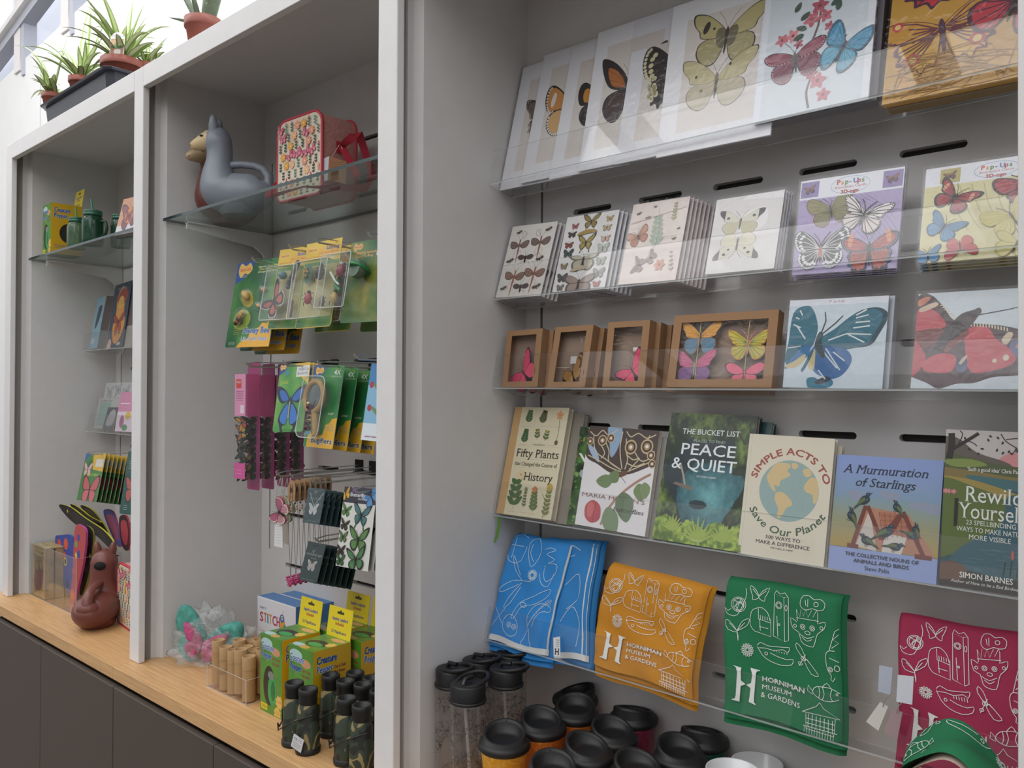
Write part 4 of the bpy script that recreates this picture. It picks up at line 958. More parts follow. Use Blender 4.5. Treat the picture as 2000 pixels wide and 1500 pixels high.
Mb = Mx @ T(0.006, 0.002, -0.010); m = MB(); m.box((0, 0, -.02), (w, h, 0), ink('#c5ccd6', .4, .2)); obj('popup_card', m, None, Mb, label='cards stacked behind the teal butterfly card', cat='card')
def art_red(A, w, h):
    A.rectf(0, 0, w, h, '#c9d5da'); B = lambda pts, c: A.poly(smooth_loop([(x*w, y*h) for x, y in pts], 4), c)
    B([(.0,.97),(.1,.98),(.2,.86),(.28,.72),(.36,.68),(.46,.66),(.6,.64),(.75,.6),(.9,.52),(1.0,.46),(1.05,.36),(.97,.22),(.8,.14),(.62,.12),(.48,.06),(.35,.05),(.22,.0),(.12,.06),(.0,.12),(-.05,.16),(-.02,.3),(-.1,.6)], '#41252a')
    B([(.0,.82),(.1,.83),(.17,.78),(.24,.66),(.2,.62),(.1,.6),(-.02,.6)], '#b53f48'); B([(-.02,.58),(.2,.62),(.24,.5),(.0,.4)], '#70322c')
    B([(.38,.56),(.43,.62),(.55,.62),(.62,.5),(.72,.4),(.77,.3),(.72,.23),(.6,.18),(.48,.16),(.42,.24),(.4,.4)], '#bf444c')
    B([(-.02,.5),(.06,.42),(.1,.3),(.04,.16),(-.02,.14)], '#b53f48'); B([(.08,.26),(.16,.34),(.24,.36),(.32,.34),(.34,.26),(.3,.17),(.2,.16),(.1,.18)], '#bf444c')
    B([(.24,.36),(.38,.5),(.42,.58),(.38,.62),(.3,.56)], '#7a3a30')
    B([(.34,.22),(.36,.3),(.42,.3),(.41,.18),(.36,.17)], '#434f74'); B([(.78,.48),(.86,.46),(.92,.42),(.9,.3),(.82,.28),(.74,.36),(.72,.44)], '#55608c'); B([(.9,.5),(.98,.44),(1.0,.34),(.93,.3),(.88,.4)], '#3c4568')
    B([(.66,.48),(.7,.56),(.74,.54),(.7,.44)], '#cdbca0'); B([(.76,.42),(.84,.48),(.9,.46),(.84,.38)], '#c9885c'); B([(.02,.84),(.14,.9),(.16,.86),(.04,.8)], '#cdb69c'); B([(0,.92),(.06,.96),(.1,.94),(.02,.86)], '#c97a5a')
    B([(.36,.26),(.4,.33),(.42,.33),(.38,.25)], '#c9bc94'); A.oval(w*.70, h*.31, w*.022, w*.026, '#d8cdb0'); A.oval(w*.62, h*.28, w*.016, w*.018, '#d8cdb0')
    for k in range(9): a = (.18+.018*k, .86-.023*k); A.line([(a[0]*w, a[1]*h), ((a[0]+.03)*w, (a[1]+.012)*h)], .0016, '#d5c9a8', up=False)
    for k in range(13): a = (.43+.022*k, .665-.003*k if k < 6 else .647-.007*(k-6)); A.line([(a[0]*w, a[1]*h), ((a[0]+.004)*w, (a[1]-.035)*h)], .0016, '#d5c9a8', up=False)
    A.z += EPS
    B([(.44,.80),(.48,.82),(.5,.78),(.47,.72),(.44,.66),(.36,.56),(.2,.42),(.16,.42),(.2,.54),(.3,.7),(.36,.77)], '#2b1c1e'); B([(.37,.72),(.44,.74),(.46,.70),(.4,.66)], '#3c2a24')
    A.line([(w*.41, h*.78), (w*.40, h*1.0)], .0012, '#3a3032'); A.line([(w*.47, h*.745), (w*.7, h*.79), (w*.9, h*.85)], .0012, '#3a3032'); A.oval(w*.92, h*.857, w*.03, w*.01, '#3a3032', rot=15)
Mx, w, h = lean_left((1778, 758.4), (1794, 574), 1.338, 0.178)
flat_item('popup_card', 'pale blue card with one huge red butterfly, beside the right post', 'card', Mx, w, h, 0.004, '#c9d5da', art_red, side='#ccd3da', group='large butterfly cards on the third tray', sleeve=0.004)
# ---------------------------------------------------------------- books on the fourth tray
def book(Mx, w, h, t, label, cover, art, spine=None, spinecol=None, hard=True, group=None):
    o = thing('book', label, 'book', Mx, group); m = MB(); cm = ink(cover, .4, .15); ct = 0.0022 if hard else 0.0006
    m.box((0, 0, -ct), (w, h, 0), cm); m.box((0, 0, -t), (w, h, -t+ct), cm); m.box((0, 0, -t), (ct, h, 0), ink(spinecol or cover, .4, .15))
    A = Art(m, 0.0, mat=lambda c: ink(c, .4, .15), rect=(0, 0, w, h)); art(A, w, h); obj('cover', m, o)
    m = MB(); g = 0.003 if hard else 0.0004; m.box((ct, g, -t+ct), (w-g, h-g, -ct), ink('#d6cfbf', .8)); obj('page_block', m, o)
    return o
BK = 1.341; SER = dict(serif=True)
def art_fifty(A, w, h):
    A.rectf(0, 0, w, h, '#d8d0b2'); A.rectf(0, 0, w*.14, h, '#c4a070')
    I = '#3a352c'; G = '#a79f88'; x0 = w*.2
    for y in (.985, .82, .635, .515, .435): A.rectf(w*.18, h*y, w*.97, h*y+.0003, G, up=False)
    for x in (.42, .72): A.rectf(w*x, h*.64, w*x+.0003, h*.98, G, up=False)
    for x in (.4, .58, .76): A.rectf(w*x, h*.02, w*x+.0003, h*.26, G, up=False)
    A.z += EPS
    sprig(A, w*.30, h*.85, h*.11, -4, '#4c6a42', 5, .5); sprig(A, w*.55, h*.85, h*.11, -12, '#5b5f3e', 6, .5, '#2e2a2a'); sprig(A, w*.28, h*.66, h*.12, -5, '#40633c', 5, .45, '#4a5a2c')
    sprig(A, w*.52, h*.70, h*.09, 8, '#5f6b3c', 3, .5, '#b0823a'); sprig(A, w*.66, h*.69, h*.09, -10, '#557040', 3, .5, '#d0a53c')
    A.line([(w*.87, h*.70), (w*.88, h*.8), (w*.86, h*.92)], .0014, '#9a9a5c', smooth=3); A.oval(w*.87, h*.68, w*.03, h*.022, '#6b5a3a'); bloom(A, w*.86, h*.93, w*.07, '#d8a070', 5, '#c98a50', 90)
    A.text('written by Bill Laws', w*.57, h*.647, w*.22, h*.013, I, 'C', **SER)
    A.text('Fifty Plants', w*.185, h*.535, w*.77, h*.075, I, **SER); A.text('that Changed the Course of', w*.185, h*.455, w*.77, h*.035, I, **SER); A.text('History', w*.40, h*.325, w*.52, h*.072, I, **SER)
    sprig(A, w*.30, h*.06, h*.25, 3, '#4b6b3c', 4, .45); bloom(A, w*.34, h*.37, w*.08, '#d9c9a0', 9, '#c99a50')
    sprig(A, w*.48, h*.08, h*.16, 0, '#5d7048', 6, .2, '#8a8a5c'); sprig(A, w*.66, h*.05, h*.2, 4, '#617540', 6, .3, '#c97a4a'); A.line([(w*.85, h*.01), (w*.86, h*.14), (w*.78, h*.22)], .0011, '#6e7a44', smooth=3); sprig(A, w*.88, h*.02, h*.26, -2, '#7a8048', 7, .2, '#b8a050')
    for x, y in ((.22, .81), (.74, .645), (.22, .64), (.22, .025), (.45, .03), (.6, .025)): scribble(A, w*x, h*y, w*.12, h*.012, 1, '#6a6456', .0004, int(x*99))
Mx, w, h = lean([(969.7, 1001.6), (1075, 1016.5), (1112.8, 796.4), (1006, 795)], BK)
book(Mx, w, h, .018, 'cream hardback about fifty plants, with a tan spine strip, leftmost of the books', '#d8d0b2', art_fifty, spinecol='#c4a070')
book(Mx @ T(.030, -.003, -.0195), w, h*.985, .018, 'second copy standing behind the cream plants book, grey page edges showing', '#8d877c', lambda A, w, h: None)
def art_wild(A, w, h):
    def f(U, V):
        n = vnoise(U, V, 9, 3); n2 = vnoise(U, V, 22, 5); c = rgbmix(hx('#1e2f20'), hx('#4d7a34'), (n-.35)*3); c = np.where((n2 > .66)[..., None], np.array(hx('#7fa65a')), c)
        r_ = (vnoise(U, V, 14, 8) > .74) & (V > .6); return np.where(r_[..., None], np.array(hx('#c05a5a')), c)
    A.paint(0, 0, w, h, 50, 70, f); A.oval(w*.28, h*.52, w*.2, h*.07, '#a9aeb0')
    A.text('WILD', w*.04, h*.64, w*.8, h*.085, '#e6e8e4', bold=.03); A.text('ISLAND', w*.2, h*.05, w*.6, h*.035, '#d8dcd6', **SER); scribble(A, w*.14, h*.48, w*.26, h*.08, 3, '#50585a', .0012, 4)
Mx, w, h = lean([(1099, 1020.5), (1240, 1045), (1268, 838), (1126, 832)], BK)
book(Mx @ T(0, 0, -.014), w*.98, h, .012, 'dark leafy green book peeping out left of the white butterfly book', '#243526', art_wild)
def art_maria(A, w, h):
    A.rectf(0, 0, w, h, '#dddbdc')
    old = A.rect; B = lambda pts, c: A.poly(smooth_loop([(x*w, y*h) for x, y in pts], 4), c)
    B([(.0,1.0),(.5,1.0),(.5,.8),(.62,.60),(.58,.54),(.4,.55),(.2,.62),(.02,.68),(-.05,.85)], '#4b3f3b'); B([(.5,1.0),(1.0,1.0),(1.03,.8),(1.0,.7),(.85,.62),(.62,.55),(.52,.62),(.5,.8)], '#4b3f3b')
    B([(.28,1.0),(.48,1.0),(.46,.8),(.38,.7),(.33,.84)], '#8fa8c4'); B([(.02,.8),(.1,.7),(.22,.64),(.15,.76)], '#9db4cc')
    for a in ([(.02,.94),(.12,.9),(.2,.96),(.3,.92),(.42,.98)], [(.55,.97),(.62,.92),(.72,.96),(.84,.92),(.96,.96)], [(.5,1.),(.49,.8),(.56,.6)], [(.04,.7),(.2,.66),(.4,.6),(.56,.57)], [(1.,.72),(.84,.66),(.64,.58)], [(.08,.9),(.14,.75),(.3,.68),(.52,.6)], [(.26,.86),(.34,.76),(.36,.66),(.55,.59)], [(.56,.9),(.58,.78),(.62,.7),(.6,.6)], [(.7,.78),(.8,.7),(.9,.72),(.97,.8)], [(.6,.74),(.7,.7),(.78,.72),(.66,.6)], [(.62,.66),(.74,.64),(.86,.68)], [(.2,.82),(.28,.74),(.24,.68)], [(.88,.95),(.84,.86),(.9,.76)]):
        A.line([(x*w, y*h) for x, y in a], .0022, '#c9bd9a', smooth=4, up=False)
    A.z += EPS
    for x, y, r_ in ((.22, .86, .065), (.34, .89, .055), (.04, .84, .05), (.64, .82, .085), (.86, .84, .085), (.93, .76, .055), (.96, .68, .05)):
        A.oval(w*x, h*y, w*r_, w*r_*1.05, '#c2ab86'); A.oval(w*x, h*y, w*r_*.78, w*r_*.8, '#3c3230'); A.oval(w*x, h*y, w*r_*.52, w*r_*.52, '#a98a64'); A.oval(w*x, h*y, w*r_*.26, w*r_*.26, '#e3e0da')
    A.oval(w*.57, h*.55, w*.09, h*.025, '#6a4c3a', rot=20); A.oval(w*.5, h*.53, w*.04, h*.022, '#5a4438'); 
    for s in ([(.46,.53),(.36,.52),(.26,.47)], [(.47,.52),(.38,.48),(.31,.41)], [(.55,.53),(.6,.5),(.64,.47)]): A.line([(x*w, y*h) for x, y in s], .0009, '#4a3c34', smooth=3)
    A.line([(w*.36, h*.0), (w*.45, h*.2), (w*.6, h*.36), (w*.8, h*.5), (w*1.0, h*.60)], .0045, '#a98470', smooth=4)
    for x, y, l, wd, r_, c in ((.45, .47, .22, .14, 185, '#71875c'), (.43, .46, .16, .13, 60, '#6d8358'), (.82, .48, .2, .15, -70, '#75895e'), (.9, .5, .18, .12, -80, '#7e9066'), (.62, .38, .34, .22, -72, '#667c5e'), (.44, .22, .36, .2, -68, '#7b9170')): leafshape(A, w*x, h*y, w*l*1.05, w*wd*1.1, r_, c, '#54684a')
    A.text('MARIA MERIAN’S', w*.04, h*.29, w*.9, h*.036, '#8c6660', **SER); leafshape(A, w*.62, h*.38, w*.34, w*.22, -76, '#667c5e', '#54684a')
    A.text('butterflies', w*.52, h*.19, w*.42, h*.042, '#3f3a3a', shear=.25, **SER)
    A.blob([(w*.12, h*.2), (w*.2, h*.26), (w*.28, h*.25), (w*.34, h*.2), (w*.35, h*.1), (w*.28, h*.05), (w*.2, h*.05), (w*.13, h*.1)], '#b8505a'); A.blob([(w*.15, h*.2), (w*.2, h*.24), (w*.25, h*.2), (w*.22, h*.1), (w*.17, h*.1)], '#c9706c'); A.line([(w*.27, h*.25), (w*.25, h*.15), (w*.26, h*.06)], .0014, '#8c3a46', smooth=3)
Mx, w, h = lean([(1122, 1023), (1260, 1049), (1288, 841), (1153, 831.5)], BK)
book(Mx, w, h, .012, 'white book with huge brown eye-spotted wings and a red fruit on the cover', '#dddbdc', art_maria, hard=False)
m = MB(); m.box((.0, .0, -.034), (w, h*.97, 0), FILM); m.box((0.002, 0, -.033), (w-.002, h*.965, -.001), ink('#9b9791', .7)); obj('book', m, None, Mx @ T(.012, -.004, -.0135), label='sleeved copies stacked behind the white butterfly book', cat='book')
def art_peace(A, w, h):
    def f(U, V):
        n = vnoise(U, V, 7, 11); n2 = vnoise(U, V, 26, 12, 3); n3 = vnoise(U, V, 5, 14)
        leaf = rgbmix(hx('#1a2a16'), hx('#71893a'), (n-.40)*2.6+(n2-.5)*1.3)
        d = np.hypot((U-.60)/.42, (V-.36)/.27); pool = rgbmix(hx('#6fa9ad'), hx('#16434c'), d*.85+(n2-.5)*.5)
        dark = rgbmix(hx('#14252c'), hx('#22363a'), n)
        c = np.where((V < .62)[..., None], pool, dark)
        c = np.where(((d > .97+(n3-.5)*.4) & (V < .62))[..., None], np.array(hx('#152a30')), c)
        edge = np.minimum(U, 1-U)+.10*(n3-.5); top = 1-V
        fol = (edge < .14+.1*np.sin(V*9)) | (top < .17+.18*np.abs(U-.5)+.12*(n3-.5)) | ((U > .8) & (V > .55))
        c = np.where(fol[..., None], leaf, c)
        b = V < .15+.07*np.abs(np.sin(U*11))+.05*(n2-.5)-.05*np.exp(-((U-.45)/.3)**2)
        fern = rgbmix(hx('#4c6a1e'), hx('#a9c04a'), (n2-.35)*2.6+V*1.2); c = np.where(b[..., None], fern, c)
        rock = np.hypot((U-.47)/.1, (V-.30)/.035) < 1; return np.where(rock[..., None], np.array(hx('#1c3438')), c)
    A.paint(0, 0, w, h, 110, 150, f)
    A.line([(w*.2, h*.6), (w*.25, h*.52), (w*.3, h*.42)], .0035, '#9c9c8c'); A.poly([(w*.14, h*.44), (w*.36, h*.40), (w*.39, h*.415), (w*.36, h*.43), (w*.18, h*.455)], '#75685a')
    A.line([(w*.72, h*.93), (w*.82, h*.86), (w*.9, h*.78)], .0025, '#3c3228'); A.line([(w*.88, h*1.0), (w*.93, h*.9), (w*.97, h*.8)], .003, '#332a22')
    for x, y, l in ((.52, .02, .2), (.80, .05, .14), (.22, .08, .13)):
        for r_ in range(30, 160, 16): leafshape(A, w*x, h*y, h*l*(1-.003*abs(90-r_)), h*.018, r_, '#97ad48')
    W_ = '#dfe5e6'
    A.text('THE BUCKET LIST', w*.17, h*.835, w*.66, h*.042, W_, bold=-.012); A.text('PLACES TO FIND', w*.32, h*.775, w*.36, h*.022, '#9fb0a4', bold=-.01)
    A.text('PEACE', w*.19, h*.675, w*.62, h*.088, W_, bold=-.008); A.text('& QUIET', w*.10, h*.56, w*.74, h*.088, W_, bold=-.008); A.text('VICTORIA WARD', w*.52, h*.505, w*.22, h*.014, W_, 'C')
    A.text('WHITE LION', w*.52, h*.03, w*.12, h*.012, '#cfd8b8', 'C')
Mx, w, h = lean([(1277.5, 1051.6), (1439.5, 1078.6), (1487, 813), (1308.5, 805.4)], BK-.002)
book(Mx, w, h, .017, 'tall book with a turquoise jungle pool cover titled Peace & Quiet', '#22363a', art_peace)
book(Mx @ T(.02, -.004, -.019), w, h*.99, .016, 'dark teal hardback just showing behind the top right of the jungle pool book', '#1f4a4c', lambda A, w, h: None)
def art_simple(A, w, h):
    A.rectf(0, 0, w, h, '#d6d0bd'); A.rectf(w*.035, 0, w*.04, h, '#c4bda9')
    R = w*.345; cx, cy = w*.53, h*.555
    def globe(U, V):
        x = (U-.5)*2; y = (V-.5)*2; st = (vnoise(U, V, 60, 2, 2) > .52)
        return np.where(st[..., None], np.array(hx('#86a3a3')), np.array(hx('#a3b6b0')))
    P = [(cx+R*math.cos(2*math.pi*k/40), cy+R*math.sin(2*math.pi*k/40)) for k in range(40)]; A.poly(P, '#93aba8')
    rr = random.Random(4)
    for k in range(420):
        a = rr.uniform(0, 6.283); q = R*math.sqrt(rr.uniform(0, .94)); x = cx+q*math.cos(a); y = cy+q*math.sin(a); l = .0022
        A.poly([(x, y), (x+l, y+l*.4), (x+l, y+l*.4+.0004), (x, y+.0004)], '#7b9a9c', up=False)
    A.z += EPS; B = lambda pts: A.poly(smooth_loop([(cx+R*x, cy+R*y) for x, y in pts], 4), '#cfb98a')
    B([(-.72,.55),(-.5,.86),(-.1,.9),(.0,.78),(-.1,.66),(.02,.52),(-.15,.4),(-.3,.3),(-.32,.12),(-.5,.14),(-.42,-.05),(-.56,.0),(-.7,.2),(-.78,.4)]); B([(-.4,-.1),(-.15,-.08),(.12,-.3),(.16,-.45),(.0,-.55),(-.1,-.75),(-.22,-.92),(-.3,-.85),(-.28,-.6),(-.42,-.35)])
    B([(.55,.3),(.7,.5),(.9,.45),(.98,.1),(.95,-.25),(.85,-.3),(.8,-.05),(.6,.02),(.5,.15)]); B([(.42,.72),(.6,.78),(.72,.6),(.55,.5),(.45,.6)]); B([(.02,.9),(.2,.92),(.25,.8),(.1,.72)])
    A.text('SIMPLE ACTS TO', cx, cy, w*1.06, h*.055, '#a2504c', 'C', arc=R+h*.045, bold=.035)
    A.text('Save Our Planet', cx, cy, w*1.08, h*.06, '#43604a', 'C', arc=-(R+h*.115), bold=.02, shear=.15)
    A.text('500 WAYS TO', w*.52, h*.155, w*.40, h*.028, '#3a3834', 'C', bold=.025); A.text('MAKE A DIFFERENCE', w*.52, h*.11, w*.62, h*.028, '#3a3834', 'C', bold=.025); A.text('MICHELLE NEFF', w*.52, h*.08, w*.26, h*.013, '#3a3834', 'C', bold=.02)
Mx, w, h = lean([(1440, 1079.6), (1609.4, 1109), (1630.4, 857), (1465, 847)], BK-.002)
book(Mx, w, h, .014, 'cream book with a stippled globe and curved red and green lettering', '#d6d0bd', art_simple)
book(Mx @ T(.007, -.003, -.016), w, h*.97, .012, 'second cream globe book standing just behind the first', '#cfc9b6', lambda A, w, h: None)
def bird(A, x, y, s, c, rot=0, flip=1):
    A.at(x, y, s*flip, s, rot); A.poly([(.35, .05), (.95, -.22), (.9, -.32), (.3, -.2)], '#3a4038'); A.poly(smooth_loop([(-.42, .05), (-.2, .27), (.15, .22), (.5, -.02), (.45, -.18), (.05, -.33), (-.32, -.24)], 3), c); A.oval(-.42, .22, .17, .15, '#22384a'); A.poly([(-.55, .28), (-.80, .20), (-.56, .16)], '#4a4640')
    A.poly(smooth_loop([(-.12, .14), (.25, .12), (.68, -.14), (.25, -.12), (-.05, -.08)], 3), '#566a3c'); A.oval(-.45, .25, .025, .025, '#d8d8c8', n=6); A.oval(-.2, -.08, .1, .08, '#2f5a6a'); A.line([(0, -.3), (-.04, -.5)], .0007, '#5a4034'); A.line([(.12, -.3), (.10, -.5)], .0007, '#5a4034'); A.home()
def art_murm(A, w, h):
    A.paint(0, h*.2, w, h, 8, 40, lambda U, V: np.where((V > .55)[..., None], rgbmix(hx('#7c97b0'), hx('#8296c8'), (V-.55)*3), rgbmix(hx('#a88d3c'), hx('#7c97a4'), V/.55)))
    A.rectf(0, 0, w, h*.2, '#8b9ccb'); A.rectf(0, h*.2, w, h*.203, '#2c3040')
    N = '#1f2a3c'; A.text('A Murmuration', w*.07, h*.845, w*.80, h*.075, N, shear=.25, bold=.012, **SER); A.text('of Starlings', w*.2, h*.735, w*.56, h*.075, N, shear=.25, bold=.012, **SER)
    for x, y, s in ((.53, .68, .09), (.86, .61, .15), (.2, .66, .08)): A.blob([(w*(x-s), h*y), (w*(x-s*.3), h*(y+.035)), (w*(x+s), h*(y+.01)), (w*(x+s*.8), h*(y-.05)), (w*x, h*(y-.045))], '#8a93a6')
    P = lambda pts, c: A.poly([(x*w, y*h) for x, y in pts], c)
    P([(.33,.56),(.2,.22),(.98,.205),(.72,.53),(.38,.56)], '#ad7a62'); P([(.36,.55),(.45,.20),(.25,.22)], '#c3bcb4'); P([(.45,.53),(.72,.53),(.76,.34),(.52,.36)], '#a56a50'); P([(.52,.36),(.72,.34),(.68,.2),(.5,.2)], '#c8c3bc')
    for k in range(6): A.line([(w*(.45+.05*k), h*.53), (w*(.5+.045*k), h*.33)], .0008, '#7a4636')
    for k in range(4): A.line([(w*(.45+.01*k), h*(.50-.04*k)), (w*(.73+.01*k), h*(.51-.04*k))], .0006, '#7a4636')
    for a, b in (((.32, .57), (.22, .22)), ((.34, .57), (.49, .30)), ((.49, .30), (.64, .52)), ((.67, .55), (.88, .2)), ((.66, .54), (.58, .37))): A.line([(a[0]*w, a[1]*h), (b[0]*w, b[1]*h)], .0065, '#6d3328')
    P([(.17,.24),(.17,.20),(.28,.20),(.28,.235)], '#6d3328'); P([(.8,.22),(.8,.18),(.95,.18),(.95,.215)], '#6d3328')
    for x, y, s, f, r_ in ((.30, .62, .13, -1, 30), (.62, .58, .11, 1, -40), (.2, .47, .13, 1, -50), (.52, .37, .15, -1, 20), (.36, .28, .13, 1, -15), (.62, .26, .12, -1, -10), (.76, .37, .11, -1, -30), (.8, .41, .1, 1, -60)): bird(A, w*x, h*y, w*s*1.05, '#1f2d3a', r_, f)
    A.text('THE COLLECTIVE NOUNS OF', w*.5, h*.135, w*.68, h*.03, N, 'C', bold=.025); A.text('ANIMALS AND BIRDS', w*.5, h*.085, w*.51, h*.03, N, 'C', bold=.025); A.text('Steve Palin', w*.47, h*.03, w*.23, h*.035, N, 'C', **SER)
Mx, w, h = lean([(1617.5, 1109), (1828, 1142.6), (1844, 899), (1635, 888)], BK)
book(Mx, w, h, .012, 'blue book with starlings perched on red gables', '#8b9ccb', art_murm)
def art_rewild(A, w, h):
    A.rectf(0, 0, w, h, '#345057'); B = lambda pts, c, n=4: A.poly(smooth_loop([(x*w, y*h) for x, y in pts], n), c)
    A.rectf(0, h*.72, w, h, '#bcb6b4'); B([(.5,.82),(.58,.86),(.68,.87),(.8,.84),(.8,.78),(.5,.78)], '#c9888a'); B([(-.1,.92),(.1,.95),(.3,.86),(.6,.8),(.62,.72),(-.1,.72)], '#5f5850')
    B([(-.1,.84),(.2,.83),(.5,.79),(.8,.78),(1.1,.76),(1.1,.66),(-.1,.66)], '#4f5a38'); B([(0,.80),(.25,.815),(.4,.78),(.1,.76)], '#7b8c48'); B([(-.1,.75),(.3,.74),(.6,.72),(1.1,.70),(1.1,.64),(-.1,.66)], '#7d6f42'); B([(.2,.71),(.6,.70),(1.1,.68),(1.1,.63),(.5,.64)], '#3f6a70')
    B([(-.1,.68),(.2,.69),(.5,.65),(.8,.6),(1.1,.62),(1.1,.5),(-.1,.5)], '#9a8848'); B([(-.1,.66),(.3,.64),(.6,.56),(.7,.45),(.4,.3),(.1,.2),(-.1,.2)], '#5c6c36'); B([(.6,.6),(.9,.58),(1.1,.5),(1.1,.1),(.5,.08),(.1,.14),(.2,.26),(.55,.42)], '#3a5f6a')
    for k in range(34):
        rr = random.Random(k); y = rr.uniform(.1, .38); x = rr.uniform(.15, .9); A.rectf(w*x, h*y, w*(x+rr.uniform(.05, .2)), h*y+.0005, '#5c828a', up=False)
    A.z += EPS
    B([(-.05,.0),(1.1,.0),(1.1,.12),(.6,.09),(.3,.11),(.0,.1)], '#332c28'); B([(-.1,.1),(.1,.16),(.25,.12),(.2,.05),(-.1,.04)], '#6b4c3c')
    A.line([(w*.02, h*.5), (w*.03, h*.75), (w*.06, h*.9), (w*.05, h*1.0)], .009, '#2b2826', smooth=3); A.line([(w*.04, h*.86), (w*.2, h*.93), (w*.35, h*1.0)], .005, '#2b2826', smooth=3)
    for a in ([(.12,.9),(.16,.97),(.12,1.)], [(.2,.93),(.26,.92),(.3,.9)], [(.5,1.),(.56,.94),(.66,.9)], [(.56,.95),(.7,.96),(.85,.92)], [(.66,.9),(.62,.86)], [(.8,.99),(.88,.93),(.96,.9)]): A.line([(x*w, y*h) for x, y in a], .0014, '#2b2826', smooth=3)
    rr = random.Random(6)
    for k in range(22): leafshape(A, w*rr.uniform(.1, .95), h*rr.uniform(.86, .98), w*.035, w*.02, rr.uniform(0, 360), '#33302c')
    for y in (.5, .46, .42): A.line([(0, h*y), (w*.16, h*(y+.01))], .003, '#2b2826')
    A.line([(w*.13, h*.56), (w*.13, h*.38)], .005, '#2b2826')
    for x in (.05, .1, .02): bloom(A, w*x, h*.6, w*.03, '#c9808a', 5)
    for x, b_, t_ in ((.66, .1, .25), (.72, .1, .30), (.8, .1, .33), (.88, .1, .36), (.6, .1, .2), (.95, .1, .28)): A.line([(w*(x-.02), h*b_), (w*x, h*t_)], .0012, '#28381f')
    for x, t_ in ((.66, .24), (.75, .29), (.84, .32)): A.oval(w*x, h*t_, w*.015, h*.03, '#b5605a')
    W_ = '#dfe2dc'
    A.text('‘Such a good idea’ Chris Packham', w*.22, h*.74, w*.56, h*.025, W_, bold=.01); A.text('Rewild', w*.21, h*.545, w*.52, h*.10, W_, **SER); A.text('Yourself', w*.15, h*.44, w*.60, h*.10, W_, **SER)
    A.text('23 SPELLBINDING', w*.23, h*.40, w*.45, h*.03, W_, **SER); A.text('WAYS TO MAKE NATURE', w*.14, h*.355, w*.64, h*.03, W_, **SER); A.text('MORE VISIBLE', w*.26, h*.31, w*.38, h*.03, W_, **SER)
    A.text('SIMON BARNES', w*.19, h*.065, w*.48, h*.035, W_, bold=.015); A.text('Author of How to be a Bad Birdwatcher', w*.11, h*.03, w*.70, h*.02, W_, shear=.2)
Mx, w, h = lean_left((1834, 1141), (1842, 838), BK, 0.142)
book(Mx, w, h, .02, 'green riverside landscape book titled Rewild Yourself, beside the right post', '#345057', art_rewild)
m = MB(); m.ribbon([(0, 0, 0), (-.002, .002, -.02), (-.006, .0, -.045), (-.012, -.002, -.06)], [.004, .004, .0035, .002], ink('#5c8a34', .5), side=(1, .3, 0)); P = on_y(975, 1008, 1.34)
obj('ribbon_marker', m, None, T(P.x, P.y, P.z), label='short green ribbon hanging below the book tray at the wall end', cat='ribbon')

# ---------------------------------------------------------------- folded printed cloths on the lowest tray
def cloth(name, Mx, w, h, col, label, deco, seed=1, amp=0.004, group=None, roll=True, thick=0.010, hem=None, skew=0.0, layers=1, cat='tea towel'):
    t = thing(name, label, cat, Mx, group); rr = random.Random(seed); ph = [rr.uniform(0, 6) for _ in range(6)]
    def z(u, v):
        a = amp*(math.sin(u*5+ph[0]+v*2)*.6+math.sin(v*6.5+ph[1]-u*3)*.5+.3*math.sin(u*13+v*9+ph[2])+.22*math.sin(v*21+u*7+ph[3])); r_ = 0.016
        if roll and v > 1-r_/h*1.2: q = (v-(1-r_/h*1.2))*h/(r_*1.2); a -= r_*(1-math.sqrt(max(0, 1-q*q*.98)))
        if u > .94: a -= thick*.7*((u-.94)/.06)**2
        if u < .04: a -= thick*.5*((.04-u)/.04)**2
        return a
    def P(x, y, dz=0.0):
        u = x/w; v = y/h; return (x+.006*math.sin(v*4+ph[4])*1+skew*(1-v)*(u-.5)*w, y+.003*math.sin(u*7+ph[5])*(1 if v < .5 else .4), z(u, v)+dz)
    fab = fine(col, .85, .05, 500, .05, name='cotton')
    m = MB(); N = 54
    m.grid(lambda u, v: P(u*w, v*h), N, N, fab)
    A = Art(m, 0, warp=lambda x, y, zz: P(x, y, 0.0007+zz*2), mat=lambda c: ink(c, .8)); A.rect = (0, 0, w, h)
    deco(A, w, h); obj('front_layer', m, t)
    for i in range(layers):
        m = MB(); dz = -thick*(i+1); m.grid(lambda u, v: (lambda p: (p[0]-.004*(i+1)+.010*(u > .5)*1, p[1]-.012*(i+1)*(1-v), p[2]*.6+dz-(.006 if u in (0, 1) else 0)))(P(u*w, v*h)), 30, 30, fab)
        obj('back_layer', m, t)
    return t
def strip(A, x0, y0, x1, y1, wd, c, K=26):
    for k in range(K):
        a = (x0+(x1-x0)*k/K, y0+(y1-y0)*k/K); b = (x0+(x1-x0)*(k+1)/K, y0+(y1-y0)*(k+1)/K)
        if abs(x1-x0) > abs(y1-y0): A.poly([a, b, (b[0], b[1]+wd), (a[0], a[1]+wd)], c, up=False)
        else: A.poly([a, (a[0]+wd, a[1]), (b[0]+wd, b[1]), b], c, up=False)
    A.z += EPS
WD = '#dfe3de'
